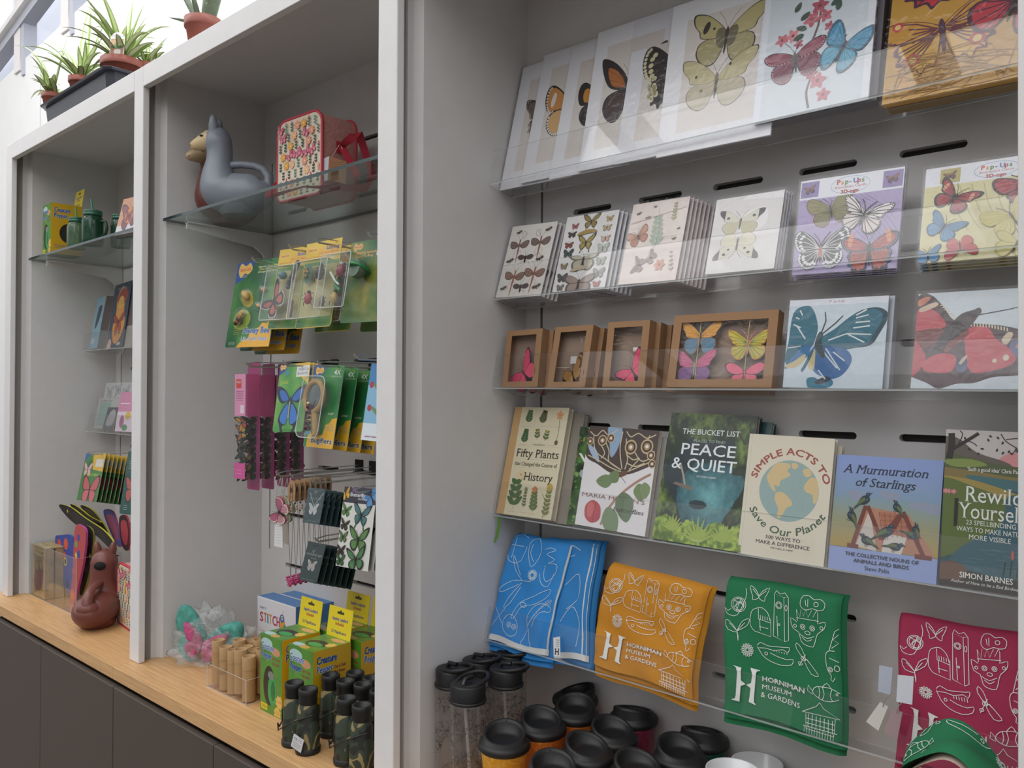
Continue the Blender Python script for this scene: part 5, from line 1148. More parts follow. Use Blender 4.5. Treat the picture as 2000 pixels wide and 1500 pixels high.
def deco_blue(A, w, h):
    c = '#c6dbe6'; lw = .0012; L = lambda p, cl=False, sm=0: A.line([(x*w, y*h) for x, y in p], lw, c, cl, sm, up=False)
    strip(A, 0, 0, w, 0, .012, '#d5d6d2'); strip(A, w-.004, 0, w-.004, h, .003, '#c9cbc8')
    L([(.02,.96),(.28,.97),(.26,.75),(.1,.72),(.02,.78)],True,2); L([(.08,.95),(.09,.76)]); L([(.03,.88),(.25,.88)])
    L([(.36,.95),(.46,.98),(.55,.9),(.52,.8),(.45,.72),(.38,.78),(.34,.86)],True,3); L([(.4,.92),(.38,.84),(.46,.77)],sm=3)
    L([(.62,.9),(.72,.92),(.8,.9),(.66,.86),(.82,.82),(.7,.78),(.86,.78),(.86,.7),(.74,.62),(.66,.68),(.66,.76)],sm=3); L([(.84,.70),(.78,.58),(.66,.6),(.6,.68)],sm=3)
    for k in range(16):
        a = 2*math.pi*k/16; q = [(math.cos(a+d)*r, math.sin(a+d)*r) for d, r in ((-.1,.035),(-.15,.06),(0,.075),(.15,.06),(.1,.035))]; A.line([(w*.5+x*w, h*.65+y*w) for x, y in q], lw, c, False, up=False)
    A.ring(w*.5, h*.65, w*.03, w*.03, lw, c)
    for p in ([(.34,.58),(.2,.66),(.12,.78),(.18,.74),(.3,.62)], [(.34,.58),(.18,.55),(.04,.45),(.12,.44),(.3,.54)], [(.34,.56),(.26,.46),(.16,.3),(.26,.36),(.34,.52)], [(.3,.575),(.5,.59)]): L(p, sm=3)
    L([(.34,.3),(.42,.4),(.6,.48),(.84,.56),(.84,.5),(.66,.42),(.5,.38),(.42,.34),(.36,.24),(.32,.24)],True,3); A.ring(w*.46, h*.38, w*.05, w*.03, lw, c)
    L([(.62,.2),(.58,.3),(.66,.4),(.78,.43),(.92,.4),(.92,.36),(.8,.36),(.72,.3),(.7,.22)],sm=3)
    for k in range(12): a = (.62+.026*k, .22+.2*math.sin(k*.16)); L([(a[0], a[1]), (a[0]+.02, a[1]+.05)])
    L([(.02,.3),(.2,.16)]); L([(.2,.3),(.02,.12)]); L([(.22,.2),(.3,.26),(.42,.22),(.46,.12),(.36,.08),(.24,.12)],True,3)
    for x in (.32, .4): A.ring(w*x, h*.17, w*.03, w*.03, lw, c); A.ring(w*x, h*.17, w*.012, w*.012, lw, c)
    L([(.58,.1),(.64,.2),(.68,.1),(.72,.06),(.64,.04),(.56,.06)],True,3); A.z += EPS
Mx, w, h = lean([(951, 1250), (1062, 1279), (1122, 1062), (1003, 1037)], 1.316)
MB_ = Mx
def deco_blue2(A, w, h):
    c = '#c6dbe6'; strip(A, w-.014, 0, w-.014, h, .011, '#cdcfcc'); strip(A, 0, 0, w, 0, .012, '#d5d6d2')
    for p in ([(.1,.9),(.4,.96),(.7,.9)], [(.5,.6),(.75,.7),(.8,.5),(.6,.4)], [(.5,.3),(.7,.42),(.85,.3),(.8,.1)], [(.3,.8),(.6,.86)]): A.line([(x*w, y*h) for x, y in p], .0012, c, False, 4, up=False)
    A.z += EPS
Mx2, w2, h2 = lean([(1045, 1278), (1143, 1291), (1170, 1058), (1060, 1045)], 1.331)
cloth('tea_towel', Mx2, w2, h2, '#2f7fc0', 'second blue tea towel with a white hem, behind and right of the front blue one', deco_blue2, 7, .003, layers=1)
m = MB(); m.prism([(0, 0), (.017, .002), (.014, .040), (-.003, .036)], 0, .001, ink('#d9dadb', .6)); A = Art(m, .001); A.text('H', .0025, .004, .011, .012, '#2a2a2c', serif=True, bold=.03); scribble(A, .005, .018, .008, .016, 4, '#555555', .0012, 3)
P = on_y(1082, 1282, 1.306); obj('hem_label', m, None, frame(P, (1, 0, .12), EU), label='small white fabric label with black marks on the blue towels', cat='label')
cloth('tea_towel', Mx, w, h, '#2f86cc', 'front blue tea towel with white insect and flower drawings', deco_blue, 3, .005, layers=2, thick=.008)
def deco_bag(A, w, h): doodles(A, w, h, WD); logo(A, w, h, WD)
G5 = 'folded cotton cloths of the museum on the lowest tray'
Mx, w, h = lean([(1163, 1297), (1352, 1362), (1378, 1150), (1178, 1098)], 1.319)
cloth('cloth_bag', Mx, w, h*1.02, '#c28320', 'mustard yellow cotton bag with white museum lettering and drawings', deco_bag, 11, .005, layers=2, thick=.009, cat='cloth bag', group=G5)
Mx, w, h = lean([(1405, 1386), (1635, 1440), (1650, 1168), (1425, 1120)], 1.319)
cloth('cloth_bag', Mx, w, h, '#1a7047', 'green cotton bag hanging flat with white museum lettering', deco_bag, 21, .003, layers=2, thick=.008, cat='cloth bag', group=G5)
Mx, w, h = lean([(1743, 1480), (1990, 1545), (2010, 1240), (1768, 1195)], 1.319)
cloth('cloth_bag', Mx, w, h, '#9c284a', 'crimson pink cotton bag with white museum lettering, beside the right post', deco_bag, 31, .003, layers=2, thick=.008, cat='cloth bag', group=G5)
# white tags and tie labels of the pink bag
def slip(px, label, pts, Y, col='#dfe0e2', hole=True, name='swing_tag'):
    O = on_y(*px, Y); m = MB(); P = [on_y(x, y, Y)-O for x, y in pts]; m.prism([(p.x, p.z) for p in P][::-1], 0, .0012, ink(col, .7), Matrix(((1, 0, 0, 0), (0, 0, -1, 0), (0, 1, 0, 0), (0, 0, 0, 1))))
    if hole:
        c = (P[0]+P[1])/2*.85+sum(P, Vector())/len(P)*.15; m.tube([(c.x, -.003, c.z), (c.x+.004, -.004, c.z+.012), (c.x+.012, .002, c.z+.022)], .0006, ink('#8a8680'))
    return obj(name, m, None, T(*O), label=label, cat='tag')
slip((1710, 1360), 'cream paper swing tag hanging left of the crimson bag', [(1719, 1371), (1735, 1380), (1716, 1427), (1692, 1409)], 1.300, '#d3d1cb')
slip((1740, 1390), 'pinkish grey swing tag in front of the crimson bag edge', [(1743, 1384), (1763, 1391), (1753, 1445), (1727, 1429)], 1.298, '#a58e92')
slip((1730, 1330), 'pale blue sewn label sticking out left of the crimson bag', [(1718, 1299), (1744, 1304), (1740, 1357), (1715, 1350)], 1.325, '#b4bccb', False)
slip((1765, 1350), 'bright white sewn label on the crimson bag', [(1754, 1318), (1785, 1321), (1782, 1376), (1751, 1370)], 1.298, '#d3d8e2', False)
# ---------------------------------------------------------------- cups, bottles and mugs on the nearest oak top
def doodled(c, c2, scale=55, w=0.03, clear_=False, name='doodle_print', mixf=0.8):
    key = ('dood', c, c2, scale)
    if key in MATS: return MATS[key]
    m, t, b = bsdf(name); L = t.links; tc = t.nodes.new('ShaderNodeTexCoord'); vz = t.nodes.new('ShaderNodeTexVoronoi'); vz.feature = 'DISTANCE_TO_EDGE'; vz.inputs['Scale'].default_value = scale
    nz = t.nodes.new('ShaderNodeTexNoise'); nz.inputs['Scale'].default_value = scale*.8; ad = t.nodes.new('ShaderNodeMixRGB'); ad.inputs[0].default_value = 0.035
    L.new(tc.outputs['Object'], nz.inputs['Vector']); L.new(tc.outputs['Object'], ad.inputs[1]); L.new(nz.outputs['Color'], ad.inputs[2]); L.new(ad.outputs[0], vz.inputs['Vector'])
    rp = t.nodes.new('ShaderNodeValToRGB'); rp.color_ramp.elements[0].position = w; rp.color_ramp.elements[1].position = w*1.8
    L.new(vz.outputs['Distance'], rp.inputs[0])
    if clear_:
        rp.color_ramp.elements[0].color = (mixf,)*3+(1,); rp.color_ramp.elements[1].color = (0, 0, 0, 1)
        n3 = t.nodes.new('ShaderNodeTexNoise'); n3.inputs['Scale'].default_value = 22; L.new(tc.outputs['Object'], n3.inputs['Vector']); r3 = t.nodes.new('ShaderNodeValToRGB'); r3.color_ramp.elements[0].position = .47; r3.color_ramp.elements[1].position = .53; L.new(n3.outputs['Fac'], r3.inputs[0])
        mu = t.nodes.new('ShaderNodeMath'); mu.operation = 'MULTIPLY'; L.new(rp.outputs[0], mu.inputs[0]); L.new(r3.outputs[0], mu.inputs[1]); b.inputs['Base Color'].default_value = (*lin(c2), 1); L.new(mu.outputs[0], b.inputs['Alpha'])
    else:
        rp.color_ramp.elements[0].color = (*lin(c2), 1); rp.color_ramp.elements[1].color = (*lin(c), 1); L.new(rp.outputs[0], b.inputs['Base Color'])
    b.inputs['Roughness'].default_value = .4; MATS[key] = m; return m
BLACK = ink('#161617', .5); BLACKG = ink('#1a1b1d', .35)
def lid_mesh():
    m = MB(); n = 40
    prof = [(.0455, 0, 0), (.0485, .003, 0), (.049, .008, 0), (.0475, .013, 0), (.0435, .0155, 0), (.0415, .017, .10), (.0402, .020, .8), (.0385, .0215, 1), (.0345, .0215, 1), (.0325, .0195, .8), (.030, .0165, .12), (.022, .0155, .0), (.0, .0155, 0)]
    vs = []; fs = []
    for r, z, g in prof:
        for k in range(n):
            a = 2*math.pi*k/n; f = ((1+math.cos(a))/2)**1.3; off = .0035*g
            vs.append((r*math.cos(a)*(1-.05*g)+off, r*math.sin(a), z+g*.019*f))
    for i in range(len(prof)-1):
        for k in range(n): fs.append((i*n+k, i*n+(k+1) % n, (i+1)*n+(k+1) % n, (i+1)*n+k))
    m.add(vs, fs, BLACK, True); m.add(vs[:n], [tuple(range(n))[::-1]], BLACK)
    m.lathe([(.0025, .0375), (.0025, .0377)], BLACKG, 10, T(.036, 0, .0), True, True)
    return m.mesh('lid')
LID = lid_mesh()
def cup(px, c, c2, label, rot, hgt=0.128):
    p = on_z(px[0], px[1], ZW+hgt+.020); p.y = min(p.y, YB-.051); t = thing('travel_cup', label, 'cup', T(p.x, p.y, ZW) @ RZ(rot), 'black-lidded travel cups on the nearest oak top')
    m = MB(); m.lathe([(.030, 0), (.0315, .003), (.0425, hgt-.006), (.0445, hgt-.003), (.0445, hgt), (.041, hgt)], doodled(c, c2), 36); obj('cup_body', m, t)
    obj('lid', LID, t, T(0, 0, hgt)); return t
YEL, ORA, MAG, GRN = ('#d99a1f', '#e3b358'), ('#cf7420', '#dd9350'), ('#93234f', '#a8446a'), ('#155245', '#2a6a5a')
cup((985, 1441), *YEL, 'yellow travel cup with black lid, at the front next to the clear bottles', 2.2)
cup((1058, 1411), *ORA, 'orange travel cup with black lid, between the yellow cup and the rear cups', 2.6)
cup((1123, 1384), *ORA, 'orange travel cup with black lid, in the middle of the back left group', 2.0)
cup((1131, 1352), '#d79a72', '#e0ae8c', 'pale orange travel cup with black lid, rearmost of the cups', .6)
cup((1197, 1430), *MAG, 'magenta travel cup with black lid, in front of the tall dome-lidded one', 2.8)
cup((1244, 1388), *MAG, 'magenta travel cup with its black dome lid turned away, right rear', 5.0)
cup((1148, 1463), *MAG, 'magenta travel cup with black lid, front centre', 3.0)
cup((1080, 1503), *YEL, 'travel cup with black lid cut by the bottom edge, right of the yellow cup', 2.4)
cup((1328, 1468), *GRN, 'dark green travel cup with black lid, in front of the rear green one', 2.6)
cup((1379, 1430), *GRN, 'dark green travel cup with black lid, rightmost and rear', 4.9)
cup((1246, 1500), *GRN, 'travel cup with black lid cut by the bottom edge, left of the front green cup', 2.8)
BODYP = clear('bottle_plastic', (.93, .92, .91), 1.5, .03, .05, (.6, .58, .56)); PRINTB = doodled('#ffffff', '#1d1a1a', 70, .035, True, 'bottle_print', .75)
def bottle(px, label, rot, hgt=.233, at=None):
    p = on_z(px[0], px[1], ZW+hgt-.008); p = at or p; t = thing('water_bottle', label, 'bottle', T(max(p[0], XW(2)+.0405), p[1], ZW) @ RZ(rot), 'clear bottles with black caps')
    m = MB(); m.lathe([(.033, .0), (.0355, .004), (.0355, .185), (.034, .190), (.031, .192)], BODYP, 32, cap1=False); m.lathe([(.0352, .01), (.0352, .160)], PRINTB, 32, cap0=False, cap1=False); obj('bottle_body', m, t)
    m = MB(); m.lathe([(.035, .189), (.0368, .190), (.0368, .1945), (.0345, .1955)], BLACK, 32); m.lathe([(.0345, .196), (.0345, .222), (.033, .2245), (.028, .2255), (.0, .2258)], BLACK, 32); obj('cap', m, t)
    m = MB(); pts = [(.012+.036*math.cos(a), .027*math.sin(a), .2275+.006*math.cos(a)) for a in [2*math.pi*k/24 for k in range(24)]]; m.tube(pts, .0042, BLACK, 8, closed=True, flat=1.0); obj('carry_loop', m, t)
    m = MB(); m.tube([(-.014, 0, .222), (-.008, 0, .2335), (.012, 0, .2335)], .0048, BLACKG); obj('spout', m, t)
    m = MB(); m.tube([(-.005, .004, .19), (.006, -.004, .02)], .0035, clear('straw_plastic', (.85, .85, .85), 1.5, .05, .3)); obj('straw', m, t)
bottle((871, 1300), 'clear printed bottle with black cap, nearest the white post', .1)
bottle((914, 1333), 'clear printed bottle with black cap, frontmost of the bottles', 1.6)
bottle((985, 1285), 'clear printed bottle with black cap, right of the group with its loop out', .3, at=(-1.13, 1.25))
bottle((911, 1277), 'clear printed bottle with black cap, behind the front two', .3, at=(-1.209, 1.251))
bottle((979, 1268), 'clear printed bottle with black cap, rearmost by the blue towel', .2, at=(-1.186, 1.327))
def mug(px, label, z):
    p = on_z(px[0], px[1], ZW+z); p.y = min(p.y, YB-.050); t = thing('mug', label, 'mug', T(p.x, p.y, ZW), 'white mugs at the bottom edge')
    m = MB(); m.lathe([(.036, 0), (.040, .004), (.0455, z-.002), (.045, z), (.0425, z-.001), (.038, .008), (0, .006)], ink('#dadbdc', .25, .4), 40, cap1=False); obj('mug_body', m, t)
    m = MB(); m.lathe([(.0448, z-.012), (.0459, z-.006)], ink('#2d5fa0', .3), 40, cap0=False, cap1=False); obj('blue_band', m, t)
    m = MB(); m.tube([(.043, 0, z*.8), (.062, 0, z*.75), (.068, 0, z*.5), (.058, 0, z*.28), (.041, 0, z*.25)], .005, ink('#dadbdc', .25, .4)); obj('handle', m, t, RZ(.6))
mug((1488, 1481), 'white mug right of the other, with a blue line under its rim', .128)
mug((1431, 1502), 'white mug partly cut by the bottom edge, nearer the camera', .148)
mug((1602, 1516), 'white mug barely showing at the bottom edge, right of the other mugs', .120)

# green cloth bag rolled over, in front at the lower right
O = on_y(1905, 1548, 1.19); t = thing('cloth_bag', 'rumpled green cotton bag rolled open in front of the crimson one', 'cloth bag', T(*O)); gfab = fine('#1a7047', .85, .05, 500, .05, name='cotton')
def rolled(u, v, dz=0.0):
    a = math.pi*(-.05+1.12*u); R = .072+dz+.006*math.sin(v*7+u*5)+.003*math.sin(u*17)-.012*v*math.sin(a)
    return (-R*.98*math.cos(a)+.020*v-.018, .02-.12*v+.02*math.cos(a), R*.98*math.sin(a)*(1+.12*math.sin(u*3.14))-.006+.016*v)
m = MB(); m.grid(lambda u, v: rolled(u, v), 46, 26, gfab); A = Art(m, 0, warp=lambda x, y, zz: rolled(x/.30, y/.15, .0008+zz*2), mat=lambda c: ink(c, .8)); A.rect = (0, 0, .30, .15); A.at(.30, -.04, -1, 1); 
A.T = (.27, .12, .8, .8, math.radians(180)); doodles(A, .3, .3, WD, .0013); obj('outer_layer', m, t)
m = MB(); m.grid(lambda u, v: (lambda p: (p[0]*.93, p[1], p[2]*.93))(rolled(u, v, -.003)), 30, 12, fine('#b9a999', .9, .05, 200, name='cotton_inside')); obj('lining', m, t)
m = MB(); m.box((-.07, -.07, ZW-O.z), (.07, .03, ZW-O.z+.02), gfab); m.box((-.055, -.06, ZW-O.z+.02), (.06, .02, -.02), gfab); bevel(obj('folded_bundle', m, t), .01, 3)
# ---------------------------------------------------------------- middle bay: hanging packs
METAL = ink('#cfd1d1', .35, 0, 1.0); DMETAL = ink('#3a3838', .35, 0, .8)
def hook(x, z, y1, y0=YB, label='chrome peg hook', grp='chrome display hooks of the middle bay'):
    m = MB(); m.tube([(0, 0, 0), (0, y1-y0+.012, 0), (0, y1-y0+.002, .006), (0, y1-y0-.002, .013)], .0024, METAL, 8); m.tube([(0, 0, .012), (0, y1-y0+.03, .012), (0, y1-y0+.005, .008)], .0016, METAL, 6)
    m.box((-.017, -.0035, -.010), (.017, -.0005, .028), DMETAL)
    return obj('display_hook', m, None, T(x, y0, z), label=label, cat='hook', group=grp)
def at_edge(px, py, Y): return on_y(px, py, Y)
def hang_frame(TL, TR, BL, Y, th=4):
    """flat pack hanging from a hook, top left / top right / bottom left measured"""
    return lean([BL, (TR[0]+BL[0]-TL[0], TR[1]+BL[1]-TL[1]), TR, TL], Y, th)
def blister(m, x0, y0, x1, y1, d, mat, r=.006):
    P = []
    for cx, cy, a0 in ((x1-r, y0+r, -90), (x1-r, y1-r, 0), (x0+r, y1-r, 90), (x0+r, y0+r, 180)):
        for k in range(4): a = math.radians(a0+k*30); P.append((cx+r*math.cos(a), cy+r*math.sin(a)))
    n = len(P); c = ((x0+x1)/2, (y0+y1)/2); Q = [(c[0]+(x-c[0])*.97, c[1]+(y-c[1])*.97) for x, y in P]
    vs = [(x, y, 0.0002) for x, y in P]+[(x, y, d*.93) for x, y in P]+[(x, y, d) for x, y in Q]
    m.add(vs, [(i, (i+1) % n, n+(i+1) % n, n+i) for i in range(n)]+[(n+i, n+(i+1) % n, 2*n+(i+1) % n, 2*n+i) for i in range(n)], mat, True); m.add(vs[2*n:], [tuple(range(n))], mat)
    m.tube([(x, y, d) for x, y in P], .0013, RIM, 5, closed=True)
RIM = clear('blister_rim', (.97, .98, .97), 1.6, .06, .45, (.85, .88, .87))
BLIS = clear('blister_plastic', (.97, .98, .97), 1.5, .04, .05, (.7, .72, .70))
def rounded(w, h, r=.008): 
    P = []
    for cx, cy, a0 in ((w-r, r, -90), (w-r, h-r, 0), (r, h-r, 90), (r, r, 180)):
        for k in range(5): a = math.radians(a0+k*22.5); P.append((cx+r*math.cos(a), cy+r*math.sin(a)))
    return P
def badge(A, x, y, r, c='#ddb25a', ring='#c8584a'):
    A.blob([(x-r, y), (x-r*.7, y+r*.55), (x, y+r*.3), (x+r*.6, y+r*.5), (x+r, y), (x+r*.5, y-r*.4), (x, y-r*.3), (x-r*.6, y-r*.6)], c); A.text('Insect Lore', x, y-r*.1, r*1.5, r*.28, ring, 'C', bold=.03)
def pack(name, label, cat, Mx, w, h, face, art, group=None, t=.0012, side='#b9b5aa'):
    m = MB(); P = rounded(w, h); n = len(P); m.prism(P, -t, 0, ink(face, .35, .3), side=ink(side, .7)); art(Art(m, 0, mat=lambda c: ink(c, .35, .3), rect=(0, 0, w, h)), w, h)
    return obj(name, m, None, Mx, label=label, cat=cat, group=group)
def grass(A, w, h, cols=('#2c6a3a', '#4d8a3c', '#6f9a44'), seed=1):
    A.paint(0.002, .002, w-.002, h-.002, 24, 30, lambda U, V: rgbmix(hx(cols[0]), hx(cols[2]), (vnoise(U, V, 3, seed)-.3)*1.8))
def insect3d(m, x, y, z, s, c, c2, spots=None, legs='#2c2622'):
    m.lathe([(0, -s*.6), (s*.28, -s*.45), (s*.38, 0), (s*.26, s*.35), (0, s*.55)], ink(c, .4), 12, T(x, y, z) @ RX(-math.pi/2) @ RZ(.3), sx=1, sy=.8); m.lathe([(0, -s*.18), (s*.17, 0), (0, s*.18)], ink(c2, .4), 10, T(x, y+s*.55, z))
    for sg in (-1, 1):
        for k in (-.3, 0, .3): m.tube([(x, y+k*s, z), (x+sg*s*.5, y+k*s*1.3, z+.002), (x+sg*s*.65, y+k*s*1.8-s*.1, z-.002)], s*.035, ink(legs, .5), 5)
PG = 'insect life-cycle packs on hooks'
def art_bee(A, w, h):
    grass(A, w, h, ('#1f5a36', '#37793a', '#5a9a3e'), 4)
    A.poly([(0, h), (w*.42, h), (w*.38, h*.95), (w*.30, h*.86), (w*.15, h*.79), (0, h*.75)], '#274f96'); badge(A, w*.2, h*.91, w*.16); scribble(A, w*.1, h*.815, w*.16, h*.03, 2, '#c9d34a', .001, 4)
    A.text('Figures That Show', w*.5, h*.91, w*.47, h*.022, '#d7d7a4', bold=.02); A.text('How Honey Bees', w*.53, h*.88, w*.42, h*.022, '#d3cb4c', bold=.02); A.text('Change And Grow!', w*.5, h*.85, w*.46, h*.022, '#d7d7a4', bold=.02)
    A.poly([(w*.26, 0), (w*.33, h*.05), (w*.4, h*.08), (w*.5, h*.10), (w*.53, h*.15), (w*.62, h*.2), (w*.72, h*.22), (w*.78, h*.27), (w*.88, h*.26), (w, h*.33), (w, 0)], '#e0a92c')
    A.text('Honey Bee', w*.38, h*.155, w*.58, h*.07, '#e9e6dc', bold=.09); A.text('Honey Bee', w*.385, h*.157, w*.57, h*.066, '#3b6db2', bold=.03); A.text('Life Cycle Stages', w*.36, h*.075, w*.57, h*.045, '#e9e6dc', bold=.07); A.text('Life Cycle Stages', w*.365, h*.077, w*.56, h*.043, '#3b6db2', bold=.01)
    A.rectf(w*.04, h*.02, w*.24, h*.07, '#1a5232'); scribble(A, w*.06, h*.025, w*.16, h*.04, 3, '#c7cfc0', .0008, 2); scribble(A, w*.15, h*.14, w*.14, h*.09, 4, '#c9a63c', .0012, 9)
    A.oval(w*.35, h*.56, w*.16, h*.09, '#a8973a', rot=-25); A.oval(w*.3, h*.32, w*.2, h*.12, '#8fa53a')
def bee_parts(o, w, h):
    m = MB()
    for x, y, a, b in ((.35, .60, .15, .10), (.72, .64, .1, .07), (.30, .36, .18, .13), (.68, .46, .12, .07)): m.grid(lambda u, v: (w*x+w*a*math.cos(2*math.pi*u)*math.cos(v*1.57), h*y+h*b*math.sin(2*math.pi*u)*math.cos(v*1.57), .0003+.018*math.sin(v*1.57)), 20, 6, BLIS, wrapu=True)
    obj('blister', m, o)
    m = MB(); m.lathe([(0, -.018), (.007, -.014), (.0105, -.006), (.011, 0), (.008, .012), (.005, .017), (0, .02)], ink('#c9a452', .4), 12, T(w*.35, h*.6, .008) @ RZ(.9) @ RX(math.pi/2)); m.lathe([(0, -.010), (.006, 0), (0, .012)], ink('#c99a6a', .4), 10, T(w*.72, h*.64, .006) @ RZ(1.2) @ RX(math.pi/2)); m.lathe([(0, -.012), (.006, 0), (0, .014)], ink('#c9a06c', .4), 10, T(w*.68, h*.46, .006) @ RZ(1.2) @ RX(math.pi/2))
    for k, c in enumerate(['#2a211c', '#b05a2c', '#2a211c', '#b8722c', '#c9a03c', '#c99a3a']): m.lathe([(0, -.006), (.009-.0008*abs(k-2), 0), (0, .006)], ink(c, .5), 12, T(w*.30-.012+.0055*k, h*.33-.014+.006*k, .010))
    for dx in (-.002, .006): m.grid(lambda u, v: (w*.30+dx-.014*v+.006*(u-.5), h*.33+.004+.02*v, .014+.002*u), 3, 5, clear('wing_plastic', (.8, .75, .6), 1.4, .1, .3, (.7, .6, .4)))
    for sg in (0, .006, .012): m.tube([(w*.30+sg, h*.33, .01), (w*.30+.014+sg, h*.33-.008, .014), (w*.30+.02+sg, h*.33-.02, .012)], .001, ink('#241c18', .5), 5)
    obj('insect_figure', m, o)
Mx, w, h = lean([(444, 681), (531, 673), (546, 505), (461, 514)], 1.20)
o = pack('life_cycle_pack', 'green and blue honey bee figure pack with yellow corner, leftmost and frontmost', 'toy pack', Mx, w, h, '#2c6a3a', art_bee, PG); bee_parts(o, w, h)
for i in (1, 2): dup(o, o.matrix_basis @ T(.004*i, -.001*i, -.045*i), ORD[i]+' honey bee pack behind the front one, only its orange corner visible below')
def art_cyc(nm, sub, first):
    def art(A, w, h):
        grass(A, w, h, ('#33713c', '#5a8f48', '#8aa050'), 7); A.rectf(0, h*.76, w, h, '#dcb93c'); A.rectf(0, h*.755, w, h*.765, '#6f9a3c'); A.blob([(w*.4, h*.8), (w*.8, h*.8), (w, h*.9), (w*.7, h*.97), (w*.4, h*.9)], '#dcae45')
        badge(A, w*.2, h*.91, w*.15, '#e0b85c'); A.text(nm, w*.60, h*.895, w*.34, h*.045, '#2c5a9c', bold=.03); A.text('Life Cycle Figurines', w*.40, h*.85, w*.55, h*.026, '#c0524c'); A.text('4+', w*.86, h*.96, w*.07, h*.016, '#6a6a3a')
        A.text('Figures That Show', w*.04, h*.815, w*.42, h*.02, '#b5524c'); A.text(sub, w*.04, h*.785, w*.44, h*.02, '#b5524c'); A.rectf(w*.7, h*.79, w*.86, h*.815, '#dcd8c8'); scribble(A, w*.71, h*.795, w*.14, h*.015, 1, '#55524a', .0009, 3); grass_ = 1
        A.rectf(w*.06, h*.12, w*.96, h*.72, '#a9a067')
    return art
def cyc_parts(o, w, h, kind):
    m = MB(); blister(m, w*.03, h*.08, w*.97, h*.74, .032, BLIS); obj('blister', m, o)
    m = MB()
    if kind == 'b':
        m.lathe([(0, -.012), (.011, 0), (0, .012)], ink('#5a8a94', .4), 16, T(w*.42, h*.64, .018)); 
        for k in range(9): m.lathe([(0, -.006), (.0085, 0), (0, .006)], ink('#33353f' if k % 2 else '#4a4c58', .5), 10, T(w*.62+.0035*k, h*.50+.0075*k, .016))
        for k in range(6): m.lathe([(0, -.006), (.008-.0006*k, 0), (0, .006)], ink('#7a5a5c', .5), 10, T(w*.80+.001*k, h*.30-.007*k, .016))
        A = Art(m, .024); flyer(A, w*.34, h*.32, w*.36, 50, '#a5483a', '#b5583f', '#1f1c20', fs='swal', hs='round', inner=.55, spots='#c7c2ba', sp=.04)
    else:
        m.grid(lambda u, v: (w*.27+.017*math.cos(2*math.pi*u)*v, h*.62+.026*math.sin(2*math.pi*u)*v, .012+.004*(1-v)), 18, 4, ink('#3f6a56', .5), wrapu=True); rr = random.Random(3)
        for k in range(14): m.lathe([(0, -.003), (.0022, 0), (0, .003)], ink('#c9a46a', .5), 7, T(w*.27+rr.uniform(-.009, .009), h*.63+rr.uniform(-.013, .013), .018))
        insect3d(m, w*.68, h*.60, .018, .034, '#2c2e36', '#33363e'); insect3d(m, w*.44, h*.32, .018, .028, '#a5303a', '#2a2424'); A = Art(m, .031)
        for x, y in ((.40, .34), (.46, .36), (.43, .29), (.49, .31)): A.oval(w*x, h*y, .002, .002, '#1f1a1a')
        insect3d(m, w*.84, h*.26, .018, .022, '#5a3c44', '#3a3038')
    obj('insect_figure', m, o)
Mx, w, h = lean([(530, 643), (585, 639), (594, 484), (539.5, 490)], 1.20); w = .150
o = pack('life_cycle_pack', 'yellow-topped butterfly life-cycle pack with clear box, second from the left', 'toy pack', Mx, w, h, '#d9b83e', art_cyc('Butterfly', 'How Butterflies Grow!', 1), PG); cyc_parts(o, w, h, 'b')
Mx2, w2, h2 = lean([(584, 642), (654, 634), (661, 467), (592, 479)], 1.185)
print('SIZES cyc', w, h, w2, h2)
o = pack('life_cycle_pack', 'yellow-topped ladybug life-cycle pack with clear box, in front', 'toy pack', Mx2, w2, h2, '#d9b83e', art_cyc('Ladybug', 'How Ladybugs Grow!', 2), PG); cyc_parts(o, w2, h2, 'l')
dup(o, o.matrix_basis @ T(.012, 0, -.05), 'ladybug life-cycle pack just behind the front ladybug one')
def art_bot(A, w, h):
    grass(A, w, h, ('#2b5f33', '#4a8040', '#a08d3c'), 9); badge(A, w*.18, h*.93, w*.11, '#c9a45c'); A.text('Amazing Anatomy', w*.14, h*.84, w*.5, h*.035, '#d29a5c', bold=.03); A.text('Grow a Bug', w*.14, h*.80, w*.4, h*.03, '#d29a5c', bold=.03)
    A.rectf(w*.62, h*.80, w*.9, h*.85, '#d6d8d4'); scribble(A, w*.63, h*.805, w*.24, h*.035, 2, '#4a4a4a', .001, 6); A.text('Life', w*.74, h*.88, w*.3, h*.06, '#3c74b0', bold=.05)
Mx, w, h = lean([(664, 632), (752, 626), (772, 462), (686, 473.6)], 1.19)
o = pack('life_cycle_pack', 'green anatomy bug pack with a deep clear box, beside the white post', 'toy pack', Mx, w, h, '#3c7440', art_bot, PG)
m = MB(); blister(m, -w*.30, h*.14, w*.40, h*.80, .045, BLIS); m2 = MB(); insect3d(m2, w*.05, h*.62, .025, .03, '#8c2b48', '#c8ccd0'); insect3d(m2, -w*.05, h*.30, .02, .028, '#b0964a', '#2f6a48', legs='#2c4434')
m2.tube([(w*.05, h*.5, .03), (w*.02, h*.42, .03), (w*.15, h*.36, .03)], .005, ink('#2a7a44', .4)); m2.tube([(-w*.15, h*.6, .03), (0, h*.5, .034), (w*.1, h*.43, .03)], .003, ink('#c9d2cc', .4)); m2.lathe([(.0, -.02), (.022, -.010), (.024, .0), (.022, .012)], ink('#66786a', .4), 16, T(w*.42, h*.62, .022)); m2.lathe([(.027, -.004), (.029, 0), (.027, .004)], ink('#2a7a44', .4), 20, T(w*.42, h*.62, .018) @ RX(1.2))
obj('blister', m, o); obj('insect_figure', m2, o)
dup(o, o.matrix_basis @ T(-.01, -.006, -.07), 'green bug pack behind the deep-boxed one, mostly in its shade')
